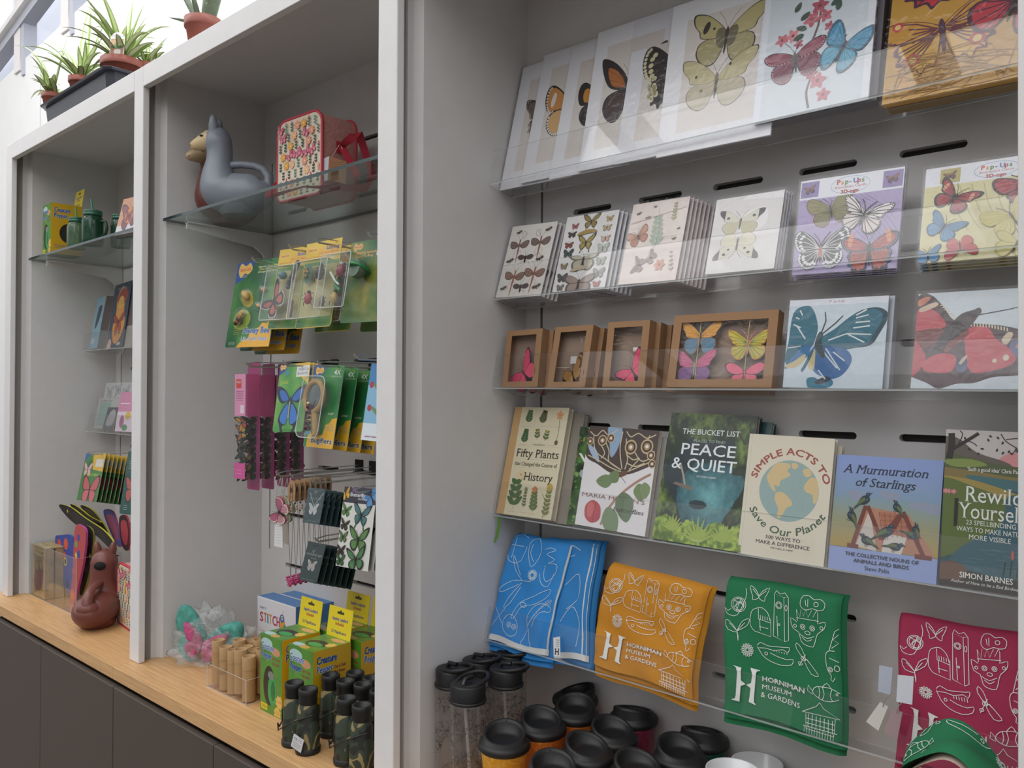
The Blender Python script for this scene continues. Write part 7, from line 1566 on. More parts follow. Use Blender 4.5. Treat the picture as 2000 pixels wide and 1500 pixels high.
# ---------------------------------------------------------------- counter of the middle bay
def peeper_box(M, label):
    w, d, h = .099, .107, .189; t = thing('toy_box', label, 'toy box', M, 'green and yellow bug viewer boxes'); G, Yl = '#4f8a28', '#cfa51e'
    gm = fine(G, .35, .35, 9, name='green_print', coat=.3); m = MB()
    vs = [(0, 0, 0), (w, 0, 0), (w, d, 0), (0, d, 0), (0, 0, h), (w, 0, h), (w, d, h), (0, d, h)]
    m.add(vs, [(0, 1, 5, 4), (4, 5, 6, 7), (0, 3, 2, 1)], gm); m.add(vs, [(1, 2, 6, 5), (2, 3, 7, 6), (3, 0, 4, 7)], ink(Yl, .35, .3))
    def title(A, x, y, w_, small=True):
        for dd, c in ((.05, '#dfe6e6'), (.02, '#1f55a0')):
            A.text('Creature', x, y+.021, w_, .017, c, bold=dd, shear=.05); A.text('Peeper', x, y, w_*.82, .017, c, bold=dd, shear=.05)
        if small: A.text('Over & Under', x+w_*.88, y+.002, w_*.62, .008, '#8a4a3a', bold=.03); A.text('Bug Viewer', x+w_*.9, y-.010, w_*.55, .008, '#8a4a3a', bold=.03)
    A = Art(m, 0, rect=(0, .002, w, h), warp=lambda x, y, z: (x, -z, y)); A.oval(w*.30, h*.9, .026, .012, '#a9c8c4'); A.oval(w*.7, h*.82, .02, .010, '#c98f6a')
    title(A, w*.06, h*.70, .056); A.oval(w*.42, h*.36, .027, .048, '#2a1f18', n=24); A.oval(w*.56, h*.31, .020, .036, '#2f9a50', n=20); A.oval(w*.60, h*.31, .010, .024, '#1d6a38', n=16); A.oval(w*.5, h*.5, .014, .01, '#7a8078')
    stars_burst(A, w*.88, h*.20, .018, '#d9b45c', 8, .75); A.text('LOOK', w*.88, h*.19, .02, .006, '#a5483c', 'C'); A.rectf(w*.04, h*.03, w*.34, h*.11, '#d3c21e'); scribble(A, w*.06, h*.04, w*.25, h*.05, 3, '#2a2a20', .0012, 4); stars_burst(A, w*.8, h*.05, .017, '#d9b45c', 8, .75); scribble(A, w*.66, h*.03, w*.25, h*.05, 3, '#a5483c', .0009, 8)
    A = Art(m, 0, rect=(0, 0, d, h), warp=lambda x, y, z: (w+z, x, y)); title(A, d*.10, h*.72, .055); A.oval(d*.55, h*.42, .030, .036, '#2a1f18', n=24); A.oval(d*.5, h*.38, .018, .024, '#2a2a26', n=16); scribble(A, d*.1, h*.1, d*.5, h*.09, 3, '#4a5a8c', .0018, 9)
    A = Art(m, 0, rect=(0, 0, w, d), warp=lambda x, y, z: (x, y, h+z)); A.oval(w*.5, d*.42, .034, .022, '#2a1f18', n=24); A.oval(w*.52, d*.36, .026, .012, '#2f9a50', n=16); A.oval(w*.2, d*.14, .022, .01, '#a9c8c4'); A.oval(w*.5, d*.10, .016, .009, '#c9a04c'); A.oval(w*.7, d*.85, .026, .010, '#cf9a6c'); stars_burst(A, w*.86, d*.55, .016, '#d9b45c', 8, .75)
    obj('box', m, t)
    m = MB(); Mt = T(0, d-.001, h) @ RX(math.radians(82)); m.box((.002, 0, -.0006), (w-.002, .072, .0006), ink('#dcc620', .35, .3), Mt); A = Art(m, .0006, warp=lambda x, y, z: Mt @ Vector((x, y, z))); A.rrect(w*.36, .056, w*.64, .062, .003, '#3a3a18'); A.oval(w*.5, .062, .004, .004, '#3a3a18')
    A.text('Squishy Ladybird', w*.5, .040, w*.62, .0075, '#4a4a8c', 'C', bold=.04); A.text('Included', w*.5, .029, w*.32, .0075, '#a5483c', 'C', bold=.04); A.text('2X Magnification', w*.5, .010, w*.6, .007, '#4a4a6c', 'C', bold=.03); obj('hang_tab', m, t)
    return t
def zpt(px, py, h=0.0): return on_z(px, py, ZW+h)
q = peeper_box(T(-1.822, 1.107, ZW) @ RZ(-.02), 'green and yellow bug viewer box, left front one beside the paper tubes')
for x, y, lb, a in ((-1.695, 1.105, 'green and yellow bug viewer box behind the camouflage binoculars', 0), (-1.780, 1.224, 'bug viewer box at the back with only its yellow tab and side showing', .0), (-1.674, 1.226, 'bug viewer box beside the white post, its yellow tab half hidden', .0)):
    dup(q, T(x, y, ZW) @ RZ(a), lb)
def stitch(M, label, main=True):
    t = thing('craft_box', label, 'craft box', M, 'blue-topped stitching craft boxes'); w, d, h = .20, .053, .172; m = MB(); m.box((0, 0, 0), (w, d, h), ink('#3c78b4', .4, .2)); m.box((-.0005, -.001, 0), (w+.0005, .0, h), ink('#d9d9de', .4, .2)); A = Art(m, 0, warp=lambda x, y, z: (x, -.001-z, y))
    A.rectf(0, h-.004, w, h, '#e4e6ea'); A.text('LEARN TO', .012, h*.80, .036, .007, '#3c4a6c', bold=.02); x = .014
    for ch, c, ww in (('S', '#b03c50', .017), ('T', '#c86a3c', .015), ('I', '#3c8a9c', .005), ('T', '#d0923c', .015), ('C', '#b0405c', .018), ('H', '#b0405c', .016)): A.text(ch, x, h*.58, ww, .028, c, bold=.03); x += ww+.004
    A.line([(.004, h*.74), (.006, h*.45), (.05, h*.42), (.09, h*.40), (.11, h*.2)], .0018, '#c89a6a', smooth=4); A.ring(.02, h*.22, .018, .022, .002, '#3c8a8c'); A.oval(.135, h*.60, .014, .028, '#d99a3c'); A.oval(.132, h*.74, .012, .012, '#3c6aa0'); A.oval(.132, h*.75, .006, .006, '#e6e6e0'); A.oval(.132, h*.75, .003, .003, '#222222'); A.oval(.146, h*.55, .009, .018, '#2f8a84'); A.line([(.134, h*.82), (.140, h*.88)], .0012, '#b0405c'); A.text('Beginner', .1, h*.1, .06, .01, '#3c4a6c')
    obj('box', m, t); return t
P = zpt(504, 1163, .172); stitch(T(P.x, P.y, ZW), 'white-fronted craft box lettered Learn to Stitch, in front of its twin');  stitch(T(P.x+.028, P.y+.060, ZW), 'second blue-topped stitching box behind the first')
# kraft paper tubes in a clear holder
kt = fine('#a9895f', .75, .05, 260, name='kraft_tube'); t = thing('paper_tube', 'short kraft paper tube with black museum mark, front row at the left', 'paper tube', None, 'kraft tubes in the clear holder')
m = MB(); m.lathe([(.0165, 0), (.0165, .078)], kt, 24, cap1=False); A = Art(m, 0, mat=lambda c: ink(c, .7), warp=lambda x, y, z: ((.0165+z)*math.sin(x/.0165), -(.0165+z)*math.cos(x/.0165), y)); A.text('H', -.008, .040, .009, .012, '#3a3026', bold=.02, **SER); scribble(A, .003, .042, .01, .010, 3, '#3a3026', .0012, 2); obj('tube', m, t)
m = MB(); m.lathe([(.0172, .0782), (.0172, .110), (.0162, .1115), (.0150, .1112), (.0146, .1055), (0, .1055)], kt, 24); obj('tube_cap', m, t); tube0 = t
E0 = zpt(487.5, 1284, .111); first = True; rn = ['front', 'second', 'third', 'rear']; cn = ['right end', 'second from the right', 'middle', 'second from the left', 'left end']
rr = random.Random(4)
for r_ in range(4):
    for c_ in range(4 if r_ else 5):
        M = T(E0.x-.0385*c_+rr.uniform(-.001, .001), E0.y+.0375*r_+rr.uniform(-.001, .001), ZW+.0035+(.010 if (r_+c_) % 3 == 1 else 0)) @ RZ(.25 if c_ == 3 else rr.uniform(1.5, 4.5)); lb = 'kraft paper tube in the clear holder, %s row, %s' % (rn[r_], cn[c_])
        if first: tube0.matrix_basis = M; tube0['label'] = lb; first = False
        else: dup(tube0, M, lb)
def clear_box(name, label, x0, x1, y0, y1, z0, hf, hb=None, group=None):
    hb = hb or hf; m = MB(); O = Vector((x0, y0, z0)); X, Y, Z = Vector((1, 0, 0)), Vector((0, 1, 0)), Vector((0, 0, 1)); t = .0025
    sheet(m, O, X, Y, x1-x0, y1-y0, t, Z); sheet(m, O, X, Z, x1-x0, hf, t, Y); sheet(m, O+Y*(y1-y0-t), X, Z, x1-x0, hb, t, Y); sheet(m, O, Y, Z, y1-y0, hf, t, X); sheet(m, O+X*(x1-x0-t), Y, Z, y1-y0, hf, t, X)
    m.v = [tuple(Vector(v)-O) for v in m.v]; return obj(name, m, None, T(*O), label=label, cat='holder', group=group)
clear_box('acrylic_holder', 'clear acrylic holder full of kraft paper tubes', E0.x-.176, E0.x+.022, E0.y-.022, E0.y+.135, ZW+.0003, .062)
# camouflage binoculars
def camo():
    m, t, b = bsdf('camouflage'); L = t.links; tc = t.nodes.new('ShaderNodeTexCoord'); nz = t.nodes.new('ShaderNodeTexNoise'); nz.inputs['Scale'].default_value = 22; nz.inputs['Detail'].default_value = 1.5; nz.inputs['Distortion'].default_value = .8
    rp = t.nodes.new('ShaderNodeValToRGB'); rp.color_ramp.interpolation = 'CONSTANT'; e = rp.color_ramp.elements; e[0].color = (*lin('#20211c'), 1); e[1].position = .42; e[1].color = (*lin('#333d2e'), 1); k = e.new(.58); k.color = (*lin('#8c7c50'), 1); k = e.new(.66); k.color = (*lin('#2c3529'), 1)
    L.new(tc.outputs['Object'], nz.inputs['Vector']); L.new(nz.outputs['Fac'], rp.inputs[0]); L.new(rp.outputs[0], b.inputs['Base Color']); b.inputs['Roughness'].default_value = .45; return m
CAMO = camo(); rub = ink('#191a19', .5)
def binoc(px, label, rot=0.0, tagged=False):
    p = zpt(*px, .138); t = thing('binoculars', label, 'binoculars', T(p.x, p.y, ZW) @ RZ(rot), 'camouflage toy binoculars')
    for s in (0, 1):
        m = MB(); X = .056*s; m.lathe([(.0265, .0), (.0275, .003), (.0275, .012), (.0255, .0135)], rub, 24, T(X, 0, 0)); m.lathe([(.0255, .0135), (.0260, .05), (.0240, .055), (.0235, .094), (.0185, .106)], CAMO, 24, T(X, 0, 0), cap0=False); m.lathe([(.0190, .1062), (.0203, .110), (.0200, .124), (.0212, .1265), (.0212, .137), (.0195, .1385), (.0160, .1375), (.0150, .125), (0, .122)], rub, 24, T(X, 0, 0)); o = obj('barrel', m, t)
    m = MB(); m.box((.018, -.012, .048), (.038, .012, .098), CAMO); m.lathe([(.008, .090), (.008, .104), (.006, .106)], rub, 16, T(.028, 0, 0)); obj('bridge', m, t)
    m = MB(); m.tube([(-.025, -.004, .09), (-.030, -.012, .07), (-.023, -.016, .05), (-.032, -.018, .035), (-.040, -.012, .03), (-.036, -.02, .042), (-.026, -.024, .03), (.0, -.030, .045), (.03, -.029, .062), (.066, -.026, .08), (.083, -.006, .088)], .0017, rub, 6); obj('neck_cord', m, t)
    if tagged:
        m = MB(); Mt = T(.064, -.032, .030) @ RZ(.25) @ RY(.3) @ Matrix(((1, 0, 0, 0), (0, 0, -1, 0), (0, 1, 0, 0), (0, 0, 0, 1))); m.box((-.014, -.014, 0), (.016, .016, .0008), ink('#cfcfd2', .6), Mt); A = Art(m, .0008, warp=lambda x, y, z: Mt @ Vector((x, y, z))); A.text('CE', -.011, .004, .010, .007, '#2a2a2a'); scribble(A, -.011, -.012, .024, .013, 4, '#55555c', .0009, 3); scribble(A, .002, .004, .012, .01, 3, '#55555c', .0009, 8); obj('price_tag', m, t)
    return t
binoc((575, 1332), 'camouflage binoculars at the left front of the group, with a white price tag', -.03, True)
binoc((677, 1362), 'camouflage binoculars nearest the camera beside the white post', -.05)
binoc((646, 1317), 'camouflage binoculars in the second row, between the front two', .0)
binoc((694, 1312), 'camouflage binoculars at the back by the yellow box side', .05)
binoc((709, 1335), 'camouflage binoculars half hidden behind the white post', .0)
# clear bag of butterfly cushions
P0 = on_z(418, 1292, ZW); t = thing('plastic_bag', 'crumpled clear bag with a pink and teal butterfly toy, by the side wall', 'bag', T(P0.x, P0.y, ZW) @ RZ(TH-.15)); m = MB(); rs = np.random.RandomState(3)
def bagf(u, v):
    a = 2*math.pi*u; b = math.pi*.5*v; n = .018*math.sin(a*5+v*9)+.012*math.sin(a*11-v*17)+.010*math.sin(a*3+v*23); r = (1-.0*v)*math.cos(b)**.55; return ((.118+n)*math.cos(a)*r+(.02*v), (.062+n*.6)*math.sin(a)*r, .004+(.125+n*.8)*math.sin(b)*(1-.25*math.cos(a+.6)*(1 if v > .2 else v*5))*.9)
m.grid(bagf, 70, 26, clear('bag_film', (.96, .97, .97), 1.7, .12, .12, (.88, .90, .91), crinkle=.7, cscale=55), wrapu=True); obj('clear_film', m, t)
F2 = Matrix(((1, 0, 0, 0), (0, 0, -1, 0), (0, 1, 0, 0), (0, 0, 0, 1))); teal = fine('#4f9a8c', .8, .3, 70, .1, name='teal_fabric'); pk = fine('#b8507c', .8, .35, 90, .1, name='pink_fabric')
def puff(m, sh, s, M, mt, th=.014):
    P = [(x*s, y*s) for x, y in smooth_loop(sh, 3)]; c = (sum(q[0] for q in P)/len(P), sum(q[1] for q in P)/len(P)); n = len(P); vs = []; 
    for k, (f, z) in enumerate(((.86, -1), (1.0, -.4), (1.0, .3), (.9, .8), (.6, 1.0))):
        vs += [(c[0]+(x-c[0])*f, c[1]+(y-c[1])*f, z*th) for x, y in P]
    m.add(vs, [(k*n+i, k*n+(i+1) % n, (k+1)*n+(i+1) % n, (k+1)*n+i) for k in range(4) for i in range(n)], mt, True, M); m.add(vs[-n:], [tuple(range(n))], mt, True, M); m.add(vs[:n], [tuple(range(n))[::-1]], mt, True, M)
m = MB()
for sg in (1, -1):
    MM = T(-.022, -.006, .066) @ F2 @ RZ(-.25) @ Matrix.Scale(sg, 4, (1, 0, 0)); puff(m, FORE['round'], .105, MM, teal); puff(m, HIND['round'], .10, MM, teal)
    MM = T(-.020, -.030, .058) @ F2 @ RZ(-.25) @ Matrix.Scale(sg, 4, (1, 0, 0)); puff(m, FORE['mon'], .068, MM, pk, .009); puff(m, HIND['round'], .064, MM, pk, .009)
obj('butterfly_toy', m, t)
# ---------------------------------------------------------------- far left bay
p = on_z(83, 500, ZG); w9 = dup(q, T(p.x, p.y, ZG) @ RZ(-.05), 'green and yellow bug viewer box on the far left glass shelf')
def jar(px, label, col, sc=1.0, straw=True):
    p = on_z(*px, ZG); t = thing('jar_mug', label, 'jar', T(p.x, p.y, ZG) @ Matrix.Scale(sc, 4), 'green jar mugs with handles'); gm = clear('jar_'+col, lin(col), 1.5, .05, .25, lin(col)); m = MB(); n = 40; vs = []; fs = []
    prof = [(.031, 0), (.034, .004), (.035, .02), (.035, .085), (.032, .096), (.027, .102), (.027, .108)]
    for r, z in prof:
        for k in range(n): a = 2*math.pi*k/n; rr_ = r+(.0009*math.cos(a*10) if .01 < z < .09 else 0); vs.append((rr_*math.cos(a), rr_*math.sin(a), z))
    for i in range(len(prof)-1):
        for k in range(n): fs.append((i*n+k, i*n+(k+1) % n, (i+1)*n+(k+1) % n, (i+1)*n+k))
    m.add(vs, fs, gm, True); m.add(vs[:n], [tuple(range(n))[::-1]], gm); obj('glass_body', m, t)
    m = MB(); m.lathe([(.0295, .104), (.031, .106), (.031, .112), (.0295, .114), (.031, .116), (.0305, .121), (.029, .1225), (0, .1225)], ink('#1f5c44', .35, .3), 32); obj('screw_lid', m, t)
    m = MB(); m.tube([(.033, 0, .085), (.052, 0, .082), (.058, 0, .06), (.052, 0, .038), (.034, 0, .033)], .0055, gm, 10, M=RZ(.5)); obj('handle', m, t)
    if straw: m = MB(); m.tube([(0, 0, .05), (-.002, 0, .12), (-.012, -.002, .165)], .0032, ink('#2c8a64', .35), 10); obj('straw', m, t)
    return t
jar((181, 480), 'larger dark green jar mug with a straw on the far left shelf', '#3c7a5a', 1.0)
jar((150, 487), 'paler green jar mug with a straw, left of the dark green one', '#8ab08a', .92)
jar((236, 484), 'green jar mug without straw, behind the butterfly card box', '#5a8a70', .95, False)
def art_bfbox(A, w, h): A.rectf(0, 0, w, h, '#c9906c'); A.rectf(0, 0, w, h*.25, '#cfc8cc'); flyer(A, w*.6, h*.55, w*.5, 10, '#8a4a4a', '#7a3a44', '#3a2a2c', fs='mon'); A.oval(w*.55, h*.5, w*.22, h*.2, '#cf8a50'); flyer(A, w*.55, h*.5, w*.2, 0, '#8c3c4a', None, '#3a2228')
Mx, w, h = lean([(222, 462), (262, 452), (275, 382), (243, 388)], 1.15); flat_item('gift_pack', 'butterfly-decorated card pack leaning on the far left glass shelf, cut by the post', 'card pack', Mx, w, h, .02, '#c9906c', art_bfbox)
# two small clear trays with books and cards
def small_tray(p, label, Y):
    L = on_y(*p, Y); xr = XP[1]-.004; m = MB(); O = Vector((0, 0, 0)); X = Vector((1, 0, 0)); W_ = xr-L.x
    sheet(m, O, X, EU, W_, .07, .003, EB); sheet(m, O+EB*.003, X, EB, W_, .072, .003, -EU); sheet(m, O+EB*.075-EU*.003, X, EU, W_, .09, .003, EB); obj('acrylic_tray', m, None, T(*L), label=label, cat='display tray', group='small clear trays of the far left bay')
small_tray((160, 684), 'clear acrylic tray of leaning books in the far left bay, upper one', 1.306); small_tray((166, 841), 'clear acrylic tray of pale cards in the far left bay, lower one', 1.318)
def plainbook(quad, Y, face, label, art=None, t=.010, side='#b5aea0', cat='book', name='book'):
    Mx, w, h = lean(quad, Y); return flat_item(name, label, cat, Mx, w, h, t, face, art, side=side)
plainbook([(172, 681), (190, 681), (207, 576), (191, 585)], 1.314, '#7fa3b8', 'pale blue book, leftmost on the upper small tray', lambda A, w, h: (A.rectf(0, 0, w, h, '#86a7b8'), A.blob([(w*.3, h*.4), (w*.6, h*.5), (w*.8, h*.8), (w*.4, h*.8)], '#3a4656'), A.rectf(w*.2, h*.1, w*.5, h*.2, '#c9ccd0')))
plainbook([(190, 681), (206, 681), (221, 580), (207, 577)], 1.316, '#4a3c3a', 'dark book, second from the left on the upper small tray', lambda A, w, h: A.rectf(0, 0, w, h*.35, '#5f6460'))
def art_moth(A, w, h):
    A.rectf(0, 0, w, h, '#2c3a4c'); A.poly(smooth_loop([(w*.5, h*.95), (w*.8, h*.8), (w*.75, h*.6), (w*.9, h*.35), (w*.7, h*.12), (w*.4, h*.08), (w*.2, h*.3), (w*.3, h*.55), (w*.25, h*.78)], 4), '#c98a3c'); A.poly(smooth_loop([(w*.5, h*.92), (w*.85, h*.85), (w*.8, h*.7), (w*.5, h*.65), (w*.25, h*.75)], 3), '#8a3a30'); A.oval(w*.52, h*.70, w*.17, h*.1, '#d0a04c'); flyer(A, w*.52, h*.40, w*.36, 4, '#8c3c2c', '#a0482c', '#3a1c1c', fs='mon', hs='long'); A.text('Butterfly', w*.5, h*.90, w*.5, h*.04, '#8a93a0', 'C'); scribble(A, w*.4, h*.66, w*.24, h*.08, 3, '#5a3a1c', .0012, 3); A.rectf(w*.6, h*.04, w*.8, h*.08, '#b0b0a8'); A.blob([(0, 0), (w*.2, 0), (w*.25, h*.1), (w*.1, h*.16)], '#c9a8a0')
Mx, w, h = lean([(207, 681), (240, 679), (258, 545), (226, 560)], 1.313)
flat_item('book', 'navy book with an orange butterfly cover, beside the middle post', 'book', Mx, w, h, .012, '#2c3a4c', art_moth)
plainbook([(241, 679), (262, 676), (272, 556), (255, 560)], 1.318, '#5a4a48', 'book half hidden by the middle post on the upper small tray', lambda A, w, h: A.rectf(0, 0, w, h*.35, '#9a9488'))
plainbook([(192, 836), (250, 838), (256, 748), (208, 747)], 1.365, '#b9babc', 'grey patterned card at the back of the lower small tray', lambda A, w, h: [flyer(A, w*x, h*y, w*.12, 20*x, '#a5a6a8', None, '#77797c') for x, y in ((.2, .8), (.5, .85), (.8, .8), (.35, .6), (.65, .6))], .004, cat='card', name='greetings_card')
plainbook([(183, 837), (225, 838), (238, 778), (194, 777)], 1.345, '#a9aaa6', 'grey card with faint black letters on the lower small tray', lambda A, w, h: (A.rectf(w*.1, h*.1, w*.6, h*.85, '#8aa09a'), A.text('GARDEN', w*.1, h*.88, w*.5, h*.06, '#55555a')), .004, cat='card', name='greetings_card')
plainbook([(199, 838), (221, 838), (231, 796), (212, 795)], 1.328, '#55585c', 'small dark grey card with a pale animal drawing', lambda A, w, h: (A.blob([(w*.2, h*.2), (w*.8, h*.2), (w*.9, h*.7), (w*.6, h*.9), (w*.3, h*.7)], '#9a9a9c')), .003, cat='card', name='greetings_card')
plainbook([(224, 842), (262, 844), (270, 765), (236, 766)], 1.328, '#d8c8d4', 'white card with pink and green flowers by the middle post', lambda A, w, h: (A.rectf(0, h*.5, w, h, '#c98aa8'), A.oval(w*.3, h*.25, w*.12, h*.16, '#a05a84'), A.oval(w*.6, h*.4, w*.15, h*.1, '#d0b04c'), A.oval(w*.5, h*.1, w*.15, h*.08, '#4a8a5c'), A.rectf(w*.1, h*.7, w*.6, h*.72, '#e6e0e6')), .004, cat='card', name='greetings_card')
# hanging green packs
def art_hang(A, w, h):
    A.rectf(0, 0, w, h, '#3f7a3a'); A.poly([(w*.4, h), (w, h), (w, h*.62), (w*.5, h*.66), (w*.45, h*.8)], '#cfa83a'); A.rectf(w*.6, h*.72, w*.95, h*.88, '#c9c9c0'); A.poly([(0, h), (w*.3, h), (0, h*.8)], '#3a5f96'); A.oval(w*.32, h*.78, w*.12, h*.08, '#2f6a3a'); flyer(A, w*.25, h*.66, w*.22, 0, '#c9a8a8', None, '#8a5a60'); A.text('WILD BUTTERFLY', w*.5, h*.52, w*.8, h*.05, '#a9b84c', 'C', bold=.03)
    flyer(A, w*.55, h*.24, w*.42, 0, '#b8585c', '#c0646a', '#3a2428', fs='round', inner=.84)
Mx, w, h = lean([(149, 976), (188, 981), (207, 885), (169, 886)], 1.19)
o = pack('magic_butterfly_pack', 'green and yellow pack with a pink butterfly, front of the hanging row', 'toy pack', Mx, w, h, '#3f7a3a', art_hang, 'green butterfly packs in the far left bay')
for i in range(1, 11): dup(o, o.matrix_basis @ T(.0015*i, 0, -.0145*i), ORD[i]+' hanging green pack behind the front one, only its edge showing')
p = on_y(180, 888, 1.19); hook(p.x, p.z, 1.18, label='chrome hook carrying the row of green packs in the far left bay')
Mx, w, h = lean([(241, 1002), (268, 1004), (270, 884), (243, 883)], 1.2)
pack('magic_butterfly_pack', 'dark teal hanging pack half hidden by the middle post', 'toy pack', Mx, w, h, '#234f4a', lambda A, w, h: (flyer(A, w*.7, h*.4, w*.6, 0, '#a85a4c', None, '#2a2a28'), scribble(A, w*.2, h*.7, w*.5, h*.15, 4, '#9aa8a4', .002, 3), scribble(A, w*.2, h*.05, w*.3, h*.1, 3, '#9aa8a4', .002, 5)))
# foam gliders, acrylic bin, tins, mask
F2 = Matrix(((1, 0, 0, 0), (0, 0, -1, 0), (0, 1, 0, 0), (0, 0, 0, 1)))
def wing(pts, Y, th, cols, label, name='foam_wing', cat='foam glider', group='colourful foam gliders standing in the clear bin', strips_=()):
    P = [on_y(x, y, Y) for x, y in pts]; O = P[0].copy(); m = MB(); L2 = [((p-O).x, (p-O).z) for p in P]; L2 = smooth_loop(L2, 4)
    if sum(L2[i-1][0]*L2[i][1]-L2[i][0]*L2[i-1][1] for i in range(len(L2))) < 0: L2 = L2[::-1]
    m.prism(L2, 0, th, ink(cols[0], .7), F2, side=ink(cols[1], .7)); A = Art(m, th, mat=lambda c: ink(c, .7), warp=lambda x, y, z: (x, -z, y)); k = .8
    A.poly(sc_about(L2, .7), cols[2]) if len(cols) > 2 else None
    for (x, y, r_, c) in strips_: q_ = on_y(x, y, Y)-O; A.oval(q_.x, q_.z, r_, r_*1.1, c, n=12)
    return obj(name, m, None, T(*O), label=label, cat=cat, group=group)
wing([(118, 986), (140, 990), (170, 1012), (205, 1035), (226, 1060), (228, 1076), (215, 1068), (190, 1045), (160, 1030), (135, 1010)], 1.212, .006, ('#1f1c18', '#b8b02c', '#2a2620'), 'black and yellow foam glider wing pointing up left, longest', strips_=((135, 998, .006, '#b8a82c'),))
wing([(140, 985), (155, 990), (178, 1008), (200, 1020), (180, 1020), (160, 1008)], 1.232, .006, ('#211d18', '#b0a62c', '#3a3420'), 'black and yellow foam glider wing, shorter, in the middle')
wing([(160, 987), (178, 992), (195, 1010), (215, 1040), (195, 1028), (175, 1008)], 1.252, .006, ('#24201a', '#b8b02c', '#4a4420'), 'black and yellow foam glider wing, rightmost, with a yellow edge')
wing([(205, 998), (218, 996), (228, 1010), (240, 1060), (232, 1065), (215, 1030)], 1.28, .006, ('#5a5a9c', '#b04a5c', '#a85a70'), 'blue and pink foam glider wing behind the brown watering can')
wing([(236, 1012), (250, 1008), (256, 1040), (252, 1075), (240, 1060)], 1.27, .006, ('#3a2228', '#a83a4c', '#a83c48'), 'dark red foam glider wing beside the middle post')
wing([(112, 1050), (120, 1045), (146, 1050), (148, 1110), (142, 1160), (128, 1140), (118, 1120), (114, 1080)], 1.20, .008, ('#3c4a94', '#3c4a94'), 'blue foam piece with orange swirls in the clear bin', strips_=((120, 1062, .018, '#c8483c'), (133, 1062, .020, '#cf5a34'), (130, 1085, .016, '#cf5a34'), (132, 1096, .016, '#c9b84c'), (132, 1096, .009, '#221c1a'), (126, 1120, .014, '#cf5a34'), (136, 1140, .014, '#2a2438')))
wing([(152, 1028), (162, 1026), (172, 1040), (168, 1090), (160, 1130), (148, 1180), (140, 1180), (146, 1120), (148, 1070)], 1.185, .008, ('#b04a4c', '#b0448a'), 'red, blue and green foam piece leaning in the clear bin', strips_=((153, 1062, .012, '#6a9a4c'), (158, 1082, .014, '#3c4a94'), (153, 1084, .010, '#c9b84c'), (147, 1115, .010, '#c8405c'), (146, 1160, .018, '#cf5a34'), (158, 1050, .012, '#3c4a94')))
wing([(170, 1030), (185, 1035), (186, 1060), (178, 1120), (165, 1160), (160, 1150), (170, 1090)], 1.21, .008, ('#241f22', '#8a862c'), 'dark foam piece with yellow edges behind the brown can', strips_=((176, 1060, .012, '#8a3038'), (172, 1110, .012, '#3c4a6c'), (180, 1085, .008, '#a8a03c')))
a = on_z(72, 1158, ZW); b = on_z(148, 1204, ZW); xb = min(b.x, a.x+.42)
clear_box('acrylic_bin', 'tall clear acrylic bin of foam gliders in the far left bay', a.x+.004, b.x, b.y, b.y+.16, ZW+.0003, .20)
def tin(px, lb, shift=0.0):
    t = thing('gift_tin', lb, 'tin', T(a.x+.012, b.y+.006+shift, ZW+.003), 'vintage look tins in the clear bin'); w, d, h = .135, .030, .185; m = MB(); m.box((0, 0, 0), (w, d, h), fine('#9c8a64', .6, .25, 30, name='vintage_print')); A = Art(m, 0, warp=lambda x, y, z: (x, -z, y)); A.ring(w*.5, h*.5, w*.44, h*.46, .002, '#c9bd98', 4, 45) if 0 else A.line([(w*.06, h*.04), (w*.94, h*.04), (w*.94, h*.96), (w*.06, h*.96)], .0016, '#c9bd98', True)
    A.blob([(w*.15, h*.2), (w*.5, h*.12), (w*.8, h*.3), (w*.85, h*.6), (w*.5, h*.7), (w*.2, h*.5)], '#7a5250'); flyer(A, w*.5, h*.72, w*.36, 10, '#8c7c68', '#94846c', '#4a4038'); A.text('Nature', w*.5, h*.84, w*.6, h*.07, '#d3c8a8', 'C', shear=.2, **SER); obj('tin_body', m, t)
    m = MB(); m.box((-.0015, -.0015, h+.0003), (w+.0015, d+.0015, h+.006), fine('#a5946c', .5, .25, 40, name='tin_lid')); bevel(obj('tin_lid', m, t), .001)
tin(0, 'vintage patterned tin, front one in the clear bin'); tin(0, 'vintage patterned tin, second in the clear bin', .036); tin(0, 'vintage patterned tin, rear one in the clear bin', .072)
P = on_z(190, 1222, ZW); llama(T(P.x, P.y, ZW) @ RZ(math.radians(-40)) @ Matrix.Diagonal((1, 1.2, .88, 1)), '#6e3a32', '#7a4a3c', 'brown llama watering can seen from behind on the far left oak top', None, True)
p = on_z(226, 1214, ZW); lunch_bag(T(p.x+.012, p.y, ZW+.0045) @ RZ(-.12), .15, .11, .20, 'floral bag with red piping standing on the far left oak top, cut by the post', strap=False)
